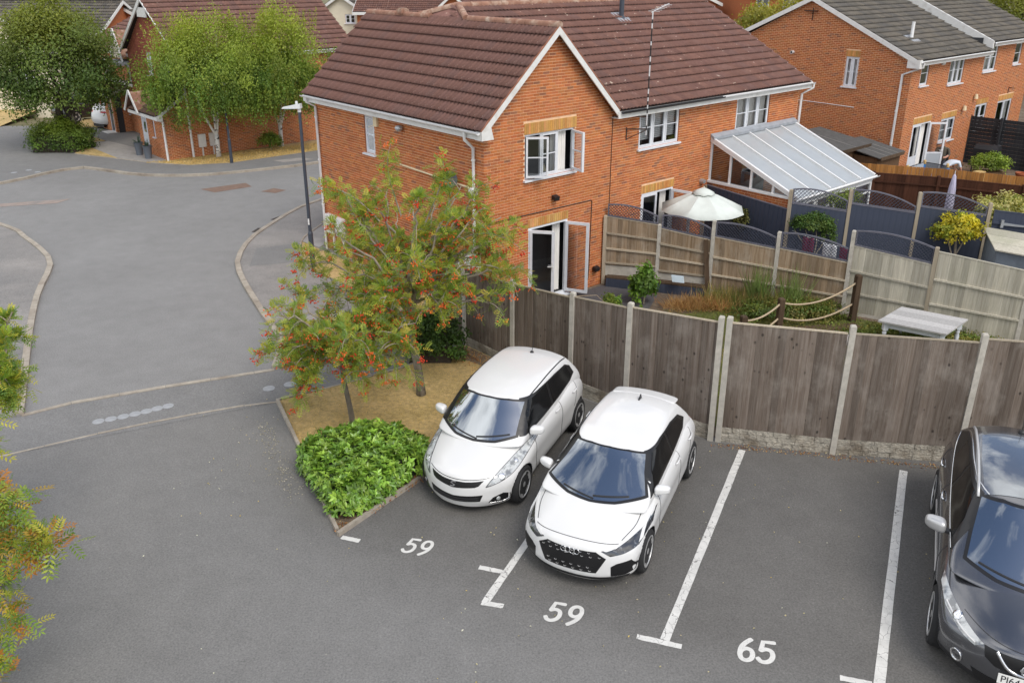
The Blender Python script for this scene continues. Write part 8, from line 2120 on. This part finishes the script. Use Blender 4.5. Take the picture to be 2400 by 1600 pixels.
for a, b in per_:
    L_ = (b - a).length; nn_ = Vector((b.y - a.y, -(b.x - a.x))).normalized()
    if nn_.dot((a + b) / 2 - Vector((cx_, cy_))) < 0: nn_ = -nn_
    for k in range(int(L_ * 95)):
        s = rng.uniform(); q = a.lerp(b, s); z = rng.uniform(.10, .50); o_ = .03 * math.sin(z * 6) + rng.uniform(-.05, .05); pts.append((q.x + nn_.x * o_, q.y + nn_.y * o_, z)); nr.append((nn_.x + rng.normal(0, .3), nn_.y + rng.normal(0, .3), .7))
pts = np.array(pts) - [cx_, cy_, 0]; nr = unit(np.array(nr)); per = 9; n = len(pts); idx = np.repeat(np.arange(n), per)
ang = rng.uniform(0, 2 * np.pi, n * per); t1 = unit(np.cross(nr, rng.normal(0, 1, (n, 3)))); t2 = np.cross(nr, t1)
ax = t1[idx] * np.cos(ang)[:, None] + t2[idx] * np.sin(ang)[:, None] + nr[idx] * rng.uniform(.15, 1.0, (n * per, 1)); l = rng.uniform(.06, .115, n * per)
tone = rng.uniform(.55, 1.3, n)
LAU = [(0.125, 0.225, 0.028), (0.155, 0.265, 0.034), (0.095, 0.185, 0.026), (0.19, 0.29, 0.04)]
leaf_quads('foliage', pts[idx] + rng.normal(0, .012, (n * per, 3)), ax, nr[idx] + ax * -.3, l, l * .44, pick(LAU, n, .1)[idx] * tone[idx][:, None] * rng.uniform(.85, 1.15, (n * per, 1)), M['leaf_gloss'], hd, bend=.22)
# fallen leaves along the edging
def litter(name, label, centres, n, pal, s=.035, zz=.045):
    P = []; 
    for k in range(n):
        c = centres[rng.integers(0, len(centres))]; P.append((c[0] + rng.normal(0, c[2]), c[1] + rng.normal(0, c[3]), zz + rng.uniform(0, .015)))
    P = np.array(P); a = rng.normal(0, 1, (n, 3)); a[:, 2] *= .25; nn_ = np.tile([[0, 0, 1.]], (n, 1)) + rng.normal(0, .35, (n, 3)); l = rng.uniform(.6, 1.3, n) * s
    o = leaf_quads(name, P, a, nn_, l, l * .6, pick(pal, n, .25), M['leaf']); return tag(o, label, 'fallen leaves', kind='stuff')
leaf_quads_old = leaf_quads
def leaf_quads(name, pos, axis, nrm, ln, wd, colr, mat_, parent=None, bend=0.0, kind=None): return leaf_quads_old(name, pos, axis, nrm, ln, wd, colr, mat_, parent, bend, kind)
BRN = [(0.22, 0.085, 0.03), (0.30, 0.13, 0.04), (0.15, 0.06, 0.03), (0.36, 0.20, 0.07)]
litter('leaf_litter', 'brown fallen leaves along the planter edging', [(-2.2 + .06 * k, 10.95 + .085 * k, .05, .05) for k in range(14)] + [(-2.55, 10.6, .05, .08), (-1.42, 12.0, .05, .08)], 420, BRN)
litter('leaf_litter', 'brown fallen leaves under the shrub along the fence', [(-1.15 + .22 * k, 16.75 - .22 * k, .15, .18) for k in range(9)], 800, BRN, .04)
litter('leaf_litter', 'crumbs and fallen leaves along the foot of the fence', [(3.7 + .25 * k, 12.93 - .05 * k, .12, .04) for k in range(16)], 520, BRN + [(0.4, 0.33, 0.2)], .03, .006)
litter('leaf_litter', 'scattered leaf crumbs on the parking court', [(2.0, 9.5, 2.6, 2.2), (-.5, 9.0, 1.5, 1.0), (3.5, 11, 1.5, 1.0), (-4.6, 12.3, .35, 1.2)], 150, [(0.42, 0.36, 0.2), (0.36, 0.30, 0.2), (0.40, 0.30, 0.10), (0.5, 0.48, 0.42)], .03, .008)
litter('leaf_litter', 'pale leaf crumbs beside the lawn edging', [(-4.55 + .1 * k, 13.7 - .21 * k, .10, .16) for k in range(12)], 260, [(0.30, 0.27, 0.22), (0.36, 0.33, 0.28)], .03, .007)

# dry lawn blades
def blades(name, label, poly, n, h, pal, z0, cat='grass', lean=.8, wd=.006):
    P = [Vector(p) for p in poly]; x0, x1 = min(p.x for p in P), max(p.x for p in P); y0, y1 = min(p.y for p in P), max(p.y for p in P); pts = []
    while len(pts) < n:
        x, y = rng.uniform(x0, x1), rng.uniform(y0, y1)
        if inpoly(x, y, P): pts.append((x, y, z0))
    pts = np.array(pts); a = rng.normal(0, lean, (n, 3)); a[:, 2] = 1
    l = rng.uniform(.5, 1.3, n) * h; noise_ = np.sin(pts[:, 0] * 2.1 + 1) * np.cos(pts[:, 1] * 1.7) + rng.normal(0, .6, n); pal = np.array(pal); c = pal[np.clip(((noise_ + 1.6) / 3.2 * len(pal)).astype(int), 0, len(pal) - 1)] * rng.uniform(.8, 1.2, (n, 1))
    o = leaf_quads(name, pts, a, rng.normal(0, 1, (n, 3)), l, np.full(n, wd), c, M['blade']); return tag(o, label, cat, kind='stuff')
blades('dry_grass', 'parched yellow grass on the corner lawn', LAWN, 26000, .032, [(0.28, 0.21, 0.08), (0.38, 0.28, 0.12), (0.45, 0.33, 0.15), (0.47, 0.34, 0.16), (0.40, 0.28, 0.12)], .03, lean=1.3, wd=.008)
blades('dry_grass', 'parched yellow grass along the brick wall by the birches', [(-15.5, 35.75), (-13.6, 35.32), (-11.95, 35.75), (-9.53, 37.76), (-6, 41), (-7, 41.5), (-14.2, 36.6)], 6000, .07, [(0.42, 0.30, 0.11), (0.46, 0.34, 0.14), (0.34, 0.24, 0.08)], .065, lean=1.1, wd=.02)
GL = [(2.2, 15.2), (3.6, 13.6), (5.5, 13.1), (8, 12.8), (12, 13.5), (11.2, 16.9), (7.9, 18.8), (5.0, 19.6), (3.3, 19.0), (2.0, 17.4)]
blades('garden_grass', 'rough green grass in the fenced garden', GL, 26000, .085, [(0.13, 0.145, 0.03), (0.10, 0.13, 0.028), (0.16, 0.155, 0.04), (0.24, 0.18, 0.07)], .03, wd=.010)
# weeds along the garden fence
def weeds(label, pts, n, h, pal, wd=.008, lean=.35):
    P = []
    for k in range(n):
        c = pts[rng.integers(0, len(pts))]; P.append((c[0] + rng.normal(0, c[2]), c[1] + rng.normal(0, c[2] * .6), .02))
    P = np.array(P); a = rng.normal(0, lean, (n, 3)); a[:, 2] = 1; l = rng.uniform(.35, 1.1, n) * h
    o = leaf_quads('weeds', P, a, rng.normal(0, 1, (n, 3)), l, np.full(n, wd), pick(pal, n, .2), M['blade'], bend=.2); tag(o, label, 'weeds', kind='stuff')
weeds('dry brown grass clump by the timber edging in the garden', [(4.2, 19.3, .25), (4.6, 19.4, .25), (5.0, 19.3, .2)], 1500, .42, [(0.34, 0.20, 0.08), (0.40, 0.26, 0.12), (0.24, 0.12, 0.05)], .010, .8)
weeds('tangled weeds along the brown garden fence', [(5.2, 19.6, .3), (5.8, 19.3, .3), (6.4, 19.1, .3), (7.0, 18.9, .3)], 3400, .55, [(0.14, 0.155, 0.045), (0.24, 0.20, 0.07), (0.36, 0.26, 0.11), (0.11, 0.14, 0.04)], .008)
weeds('feathery green fennel against the garden fence', [(6.75, 19.15, .15), (6.0, 19.4, .12)], 420, 1.15, [(0.16, 0.22, 0.07), (0.19, 0.25, 0.08)], .0045, .16)
t = thing('weed_bank', 'low leafy green plants under the rope rail', 'plants', (6.6, 18.7, 0)); cloud('foliage', (0, 0, .15), (1.4, .5, .3), 150, 42, .06, [(0.085, 0.125, 0.028), (0.12, 0.15, 0.03), (0.17, 0.155, 0.045)], t, sig=.12)
t = thing('weed_bank', 'low leafy green plants round the white table', 'plants', (9.0, 17.4, 0)); cloud('foliage', (0, 0, .08), (1.8, .7, .18), 160, 42, .055, [(0.085, 0.125, 0.028), (0.12, 0.15, 0.03), (0.19, 0.17, 0.045)], t, sig=.12)
t = thing('shrub', 'bright green leafy shrub by the navy timber edging', 'bush', (3.25, 19.6, 0)); cloud('foliage', (0, 0, .5), (.30, .28, .42), 46, 26, .11, [(0.11, 0.20, 0.03), (0.14, 0.23, 0.035), (0.08, 0.15, 0.025)], t, sig=.2, wd=.75); m = MB(); [m.tube([(0, 0, 0), (.05 * k, .04 * (k - 1), .7)], .012, 5) for k in range(3)]; m.build('stems', M['twig'], t)
t = thing('shrub', 'small green shrub on the gravel beside the string line', 'bush', (2.4, 19.1, 0)); cloud('foliage', (0, 0, .25), (.22, .22, .25), 26, 24, .075, [(0.10, 0.17, 0.03), (0.15, 0.19, 0.03)], t, sig=.25); m = MB(); m.tube([(0, 0, 0), (0, 0, .3)], .012, 5); m.build('stems', M['twig'], t)
t = thing('shrub', 'dark green shrub under the large rowan against the fence', 'bush', (-1.72, 16.55, 0)); cloud('foliage', (0, 0, .5), (.72, .55, .52), 130, 60, .07, [(0.045, 0.085, 0.018), (0.06, 0.11, 0.02), (0.035, 0.065, 0.015)], t, sig=.16); v, f = lattice_box(6, 6, 4, lambda a, b, c: (a * .45 * (1 - .3 * c), b * .35 * (1 - .3 * c), c * .7)); m = MB(); m.add(v, f); m.build('dark_core', M['bark_dark'], t)  # the lattice lump is a solid dark core within the foliage
# plants in the navy garden
t = thing('potted_shrub', 'golden yellow shrub standing against the navy fence', 'bush', (11.35, 20.85, 0)); cloud('foliage', (0, 0, 1.55), (.52, .40, .40), 90, 42, .075, [(0.40, 0.34, 0.025), (0.36, 0.32, 0.03), (0.45, 0.38, 0.035), (0.18, 0.2, 0.025)], t, sig=.17, wd=.7); m = MB(); m.tube([(0, 0, .3), (.05, 0, .9), (0, 0, 1.4)], .03, 6); m.tube([(0, 0, .8), (-.2, 0, 1.3)], .018, 5); m.tube([(.03, 0, .8), (.22, 0, 1.3)], .018, 5); m.build('stem', M['twig'], t); m = MB(); m.lathe([(.18, 0), (.24, .38), (.25, .4), (.2, .4), (0, .36)], 14); m.build('pot', M['dish'], t, angle=40)
t = thing('climber', 'green climbing shrub trained against the navy fence below the trellis', 'bush', (7.85, 21.45, 0)); cloud('foliage', (0, 0, 1.55), (.50, .18, .24), 95, 38, .06, [(0.045, 0.085, 0.02), (0.07, 0.12, 0.024), (0.09, 0.13, 0.03)], t, sig=.2); cloud('side_foliage', (.45, 0, 1.25), (.2, .14, .28), 30, 30, .055, [(0.06, 0.10, 0.022)], t, sig=.25); m = MB(); [m.tube([(.1, 0, 0), (.15, .03, .6), (.1 + .18 * (k - 1.5), .05, 1.0), (.28 * (k - 1.5), .05, 1.35)], [.03, .022, .016, .01], 6) for k in range(4)]; m.build('stems', M['twig'], t)
t = thing('hanging_basket', 'dark leafy hanging basket beside the parasol', 'plant', (6.35, 22.7, 1.2)); cloud('foliage', (0, 0, .1), (.22, .2, .28), 34, 26, .06, [(0.04, 0.07, 0.02), (0.10, 0.10, 0.03)], t, sig=.25); m = MB(); m.lathe([(.05, -.25), (.14, -.1), (.16, 0), (0, 0)], 12); m.build('basket', M['black'], t)
t = thing('shrub', 'variegated cream shrub behind the navy gate', 'bush', (14.0, 23.6, 0)); cloud('foliage', (0, 0, 1.15), (.85, .6, .55), 130, 45, .085, [(0.34, 0.31, 0.12), (0.28, 0.28, 0.09), (0.15, 0.18, 0.045), (0.36, 0.33, 0.14)], t, sig=.16); m = MB(); m.tube([(0, 0, 0), (0, 0, 1.1)], .05, 6); m.build('stem', M['twig'], t)
t = thing('shrub', 'pale green shrub showing through the navy trellis', 'bush', (9.0, 22.4, 0)); cloud('foliage', (0, 0, 1.7), (.55, .35, .45), 60, 40, .065, [(0.16, 0.19, 0.05), (0.10, 0.14, 0.03)], t, sig=.2); m = MB(); m.tube([(0, 0, 0), (0, 0, 1.6)], .03, 6); m.build('stem', M['twig'], t)
t = thing('planter', 'leafy vegetable planter with a tall shoot before the dark slatted fence', 'plant', (18.4, 32.4, 0)); cloud('foliage', (0, 0, .75), (.65, .45, .35), 80, 36, .085, [(0.19, 0.25, 0.04), (0.13, 0.19, 0.03)], t, sig=.2);  m = MB(); m.box(-.5, .5, -.3, .3, 0, .45); m.build('trough', M['shedwall'], t)
t = thing('shrub', 'yellow green shrub behind the felt roofed shed', 'bush', (10.7, 33.6, 0)); cloud('foliage', (0, 0, 1.9), (.4, .35, .4), 36, 36, .07, [(0.2, 0.22, 0.03), (0.16, 0.19, 0.03)], t, sig=.22); m = MB(); m.tube([(0, 0, 0), (0, 0, 1.8)], .03, 6); m.build('stem', M['twig'], t)
# background trees
def bg_tree(label, x, y, cen, rad, n, ln, pal, top=None, z0=-1.2):
    t = thing('background_tree', label, 'tree', (x, y, z0), 0, 'trees beyond the houses'); m = MB(); m.tube([(0, 0, 0), (.1, 0, 2), (0, 0, cen - z0)], [.25, .2, .12], 8); m.build('trunk', M['bark_dark'], t, smooth=True)
    limbs(t, (0, 0, 2.5), [(rad[0] * .6 * math.cos(a), rad[1] * .6 * math.sin(a), cen - z0 + .3 * rad[2]) for a in (0, 1.3, 2.6, 3.9, 5.2)], .1, M['bark_dark'])
    cloud('crown', (0, 0, cen - z0), rad, n, 70, ln, pal, t, sig=.14, top=top, under=.6)
bg_tree('yellow green tree behind the main roof near the terrace gable', 14.6, 49.0, 4.35, (2.5, 2.0, 1.7), 190, .15, [(0.15, 0.17, 0.03), (0.11, 0.14, 0.026), (0.20, 0.19, 0.035)], (0.26, 0.23, 0.035))
bg_tree('green tree at the top right corner behind the terrace', 31.0, 54.0, 4.6, (3.2, 2.5, 2.4), 200, .17, [(0.09, 0.12, 0.025), (0.12, 0.15, 0.03)], (0.22, 0.20, 0.03))
bg_tree('dark tree far behind the grey roofs at the top left', -36.5, 74.0, 4.4, (4.6, 3.0, 3.2), 200, .22, [(0.035, 0.06, 0.016), (0.05, 0.075, 0.018)], (0.09, 0.11, 0.025))
bg_tree('dark tree at the right edge beside the terrace end', 25.6, 39.6, 1.6, (1.4, 1.2, 2.2), 120, .12, [(0.035, 0.055, 0.016), (0.05, 0.07, 0.018)], z0=0)

# ================================================================ people in the far garden
def figure(name, label, loc, rz, joints, edges, mats, cat='person', seat=None):
    """one continuous body grown over a jointed skeleton"""
    t = thing(name, label, cat, loc, rz)
    me = bpy.data.meshes.new('body'); me.from_pydata([j[:3] for j in joints], edges, []); o = bpy.data.objects.new('body', me); link(o)
    md = o.modifiers.new('skin', 'SKIN'); md.use_smooth_shade = True
    for i, j in enumerate(joints):
        sv = me.skin_vertices[0].data[i]; sv.radius = (j[3], j[4] if len(j) > 4 else j[3]); sv.use_root = (i == 0)
    ms_ = o.modifiers.new('sub', 'SUBSURF'); ms_.levels = 2; ms_.render_levels = 2
    nm = evaluated_mesh(o, 'body'); bpy.data.objects.remove(o)
    nm.materials.clear()
    for m_, _f in mats: nm.materials.append(m_)
    mi = []
    for p in nm.polygons:
        c = p.center; k = 0
        for q, (m_, fn) in enumerate(mats):
            if fn(c): k = q
        mi.append(k)
    nm.polygons.foreach_set('material_index', mi); nm.polygons.foreach_set('use_smooth', [True] * len(mi))
    link(bpy.data.objects.new('body', nm), t)
    return t
M['skin'] = mat('skin', (0.52, 0.27, 0.19), .6); M['shirt_ol'] = mat('olive_shirt', (0.10, 0.085, 0.065), .9); M['shirt_wh'] = mat('pale_shirt', (0.58, 0.64, 0.72), .9); M['trou'] = mat('dark_trousers', (0.03, 0.035, 0.05), .9); M['hair'] = mat('brown_hair', (0.12, 0.065, 0.035), .8); M['jeans'] = mat('jeans', (0.10, 0.14, 0.22), .9)
# seated, leaning back, arms in the lap (pelvis first)
J = [(0, 0, .50, .15, .12), (0, -.06, .72, .15, .11), (0, -.10, .95, .17, .11), (0, -.06, 1.10, .06), (0, -.02, 1.20, .055), (0, .0, 1.30, .085, .10), (0, .0, 1.38, .07),
     (-.19, -.08, 1.03, .065), (-.26, .02, .80, .05), (-.14, .24, .72, .042), (-.06, .30, .72, .04), (.19, -.08, 1.03, .065), (.26, .02, .80, .05), (.14, .24, .72, .042), (.06, .30, .72, .04),
     (-.10, .05, .48, .09), (-.14, .44, .50, .075), (-.15, .48, .22, .055), (-.15, .50, .06, .045), (-.15, .62, .04, .035), (.10, .05, .48, .09), (.14, .44, .50, .075), (.15, .48, .22, .055), (.15, .50, .06, .045), (.15, .62, .04, .035)]
E_ = [(0, 1), (1, 2), (2, 3), (3, 4), (4, 5), (5, 6), (2, 7), (7, 8), (8, 9), (9, 10), (2, 11), (11, 12), (12, 13), (13, 14), (0, 15), (15, 16), (16, 17), (17, 18), (18, 19), (0, 20), (20, 21), (21, 22), (22, 23), (23, 24)]
p1 = figure('person', 'seated bald person in an olive shirt leaning back by the terrace wall', (17.15, 33.75, .03), R(150), J, E_, [(M['shirt_ol'], lambda c: True), (M['skin'], lambda c: c.z > 1.12 or (c.y > .12 and .62 < c.z < .85 and abs(c.x) < .30)), (M['trou'], lambda c: c.z < .58)])
m = MB(); 
for sx in (-.034, .034): m.lathe([(0, -.012), (.012, 0), (0, .012)], 8, (sx, .098, 1.325))
m.build('eyes', M['black'], p1); m = MB(); m.hexa([(-.016, .09, 1.27), (.016, .09, 1.27), (.01, .125, 1.275), (-.01, .125, 1.275), (-.008, .09, 1.32), (.008, .09, 1.32), (.006, .10, 1.32), (-.006, .10, 1.32)]); m.build('nose', M['skin'], p1)
m = MB(); m.hexa([(-.03, .09, 1.238), (.03, .09, 1.238), (.025, .1, 1.238), (-.025, .1, 1.238), (-.03, .09, 1.248), (.03, .09, 1.248), (.025, .1, 1.248), (-.025, .1, 1.248)]); m.build('mouth', mat('lips', (.3, .1, .09), .6), p1)
# chair under the first person
ch = thing('garden_chair', 'dark garden chair under the seated person', 'chair', (17.15, 33.75, .03), R(150))
m = MB(); m.box(-.25, .25, -.22, .26, .36, .39); m.build('seat', M['black'], ch); m = MB(); m.hexa([(-.25, -.24, .39), (.25, -.24, .39), (.25, -.20, .39), (-.25, -.20, .39), (-.25, -.34, .95), (.25, -.34, .95), (.25, -.30, .95), (-.25, -.30, .95)]); m.build('backrest', M['black'], ch)
for sx in (-.22, .22):
    for sy in (-.2, .22): m = MB(); m.tube([(sx, sy, 0), (sx, sy, .37)], .02, 6); m.build('leg', M['black'], ch)
# bending forward
J = [(0, -.10, .62, .16, .13), (0, .12, .78, .16, .12), (0, .36, .80, .17, .12), (0, .50, .76, .06), (0, .57, .72, .055), (0, .64, .66, .085, .10), (0, .68, .60, .07),
     (-.18, .38, .76, .06), (-.22, .46, .52, .048), (-.12, .58, .36, .04), (-.08, .62, .30, .035), (.18, .38, .76, .06), (.22, .46, .52, .048), (.12, .58, .36, .04), (.08, .62, .30, .035),
     (-.10, -.08, .56, .10), (-.13, .14, .36, .075), (-.13, -.04, .14, .055), (-.13, -.05, .05, .045), (-.13, .08, .03, .035), (.10, -.08, .56, .10), (.13, .14, .36, .075), (.13, -.04, .14, .055), (.13, -.05, .05, .045), (.13, .08, .03, .035)]
p2 = figure('person', 'person in a pale blue top crouching and bending forward', (16.75, 32.45, .03), R(-80), J, E_, [(M['shirt_wh'], lambda c: True), (M['skin'], lambda c: c.z < .60 and c.y > .36), (M['hair'], lambda c: c.y > .52 and c.z > .60), (M['jeans'], lambda c: c.z < .64 and c.y < .30)])
# playpen-like net frame with blue legs by the patio door
pp_ = thing('net_frame', 'net sided play frame with bright blue corner posts by the patio doors', 'play frame', (15.3, 31.0, 0), ANG)
M['blue'] = mat('blue_plastic', (0.03, 0.20, 0.55), .4); M['wood_y'] = mat('pale_wood', (0.55, 0.38, 0.16), .7)
for (x, y) in ((-.5, -.35), (.9, -.35), (-.5, .5), (.9, .5)):
    m = MB(); m.tube([(x, y, 0), (x, y, .82)], .05, 10); m.build('leg', M['blue'], pp_); m = MB(); m.lathe([(.05, .82), (.07, .86), (.05, .92), (.06, .96), (0, 1.0)], 10, (x, y, 0)); m.build('knob', M['wood_y'], pp_, smooth=True)
net = glass_mat('net', (.35, .35, .37), .0, .6)
for (a, b) in (((-.5, -.35), (.9, -.35)), ((.9, -.35), (.9, .5)), ((.9, .5), (-.5, .5)), ((-.5, .5), (-.5, -.35))):
    m = MB(); m.quad((a[0], a[1], .3), (b[0], b[1], .3), (b[0], b[1], .9), (a[0], a[1], .9)); m.build('net', net, pp_); m = MB(); m.tube([(a[0], a[1], .9), (b[0], b[1], .9)], .014, 6); m.build('rail', M['black'], pp_)
st_ = thing('wooden_stool', 'pale wooden stool in front of the vegetable planter', 'stool', (17.75, 31.9, 0), R(30)); m = MB(); m.box(-.2, .2, -.14, .14, .52, .56); m.build('seat', M['wood_y'], st_)
for sx in (-.16, .16):
    for sy in (-.1, .1): m = MB(); m.box(sx - .02, sx + .02, sy - .02, sy + .02, 0, .52); m.build('leg', M['wood_y'], st_)
bb = thing('barbecue', 'black barbecue against the dark slatted fence', 'barbecue', (18.9, 33.7, 0), R(-45)); m = MB(); m.box(-.45, .45, -.25, .25, .75, 1.05); m.build('cook_box', M['black'], bb); m = MB(); m.hexa([(-.45, -.25, 1.05), (.45, -.25, 1.05), (.45, .25, 1.05), (-.45, .25, 1.05), (-.42, -.15, 1.2), (.42, -.15, 1.2), (.42, .2, 1.2), (-.42, .2, 1.2)]); m.build('lid', M['black'], bb)
for sx in (-.4, .4):
    for sy in (-.2, .2): m = MB(); m.box(sx - .02, sx + .02, sy - .02, sy + .02, 0, .75); m.build('leg', M['black'], bb)
bk = thing('terracotta_pot', 'terracotta pot at the foot of the dark slatted fence', 'plant pot', (19.6, 32.3, 0)); m = MB(); m.lathe([(.13, 0), (.19, .34), (.21, .36), (.21, .42), (.17, .42), (.15, .34), (0, .34)], 16); m.build('pot', mat('terracotta', (.36, .10, .04), .8), bk, angle=40); m = MB(); m.lathe([(.16, .30), (.05, .36), (0, .37)], 10); m.build('soil', M['earth'], bk)
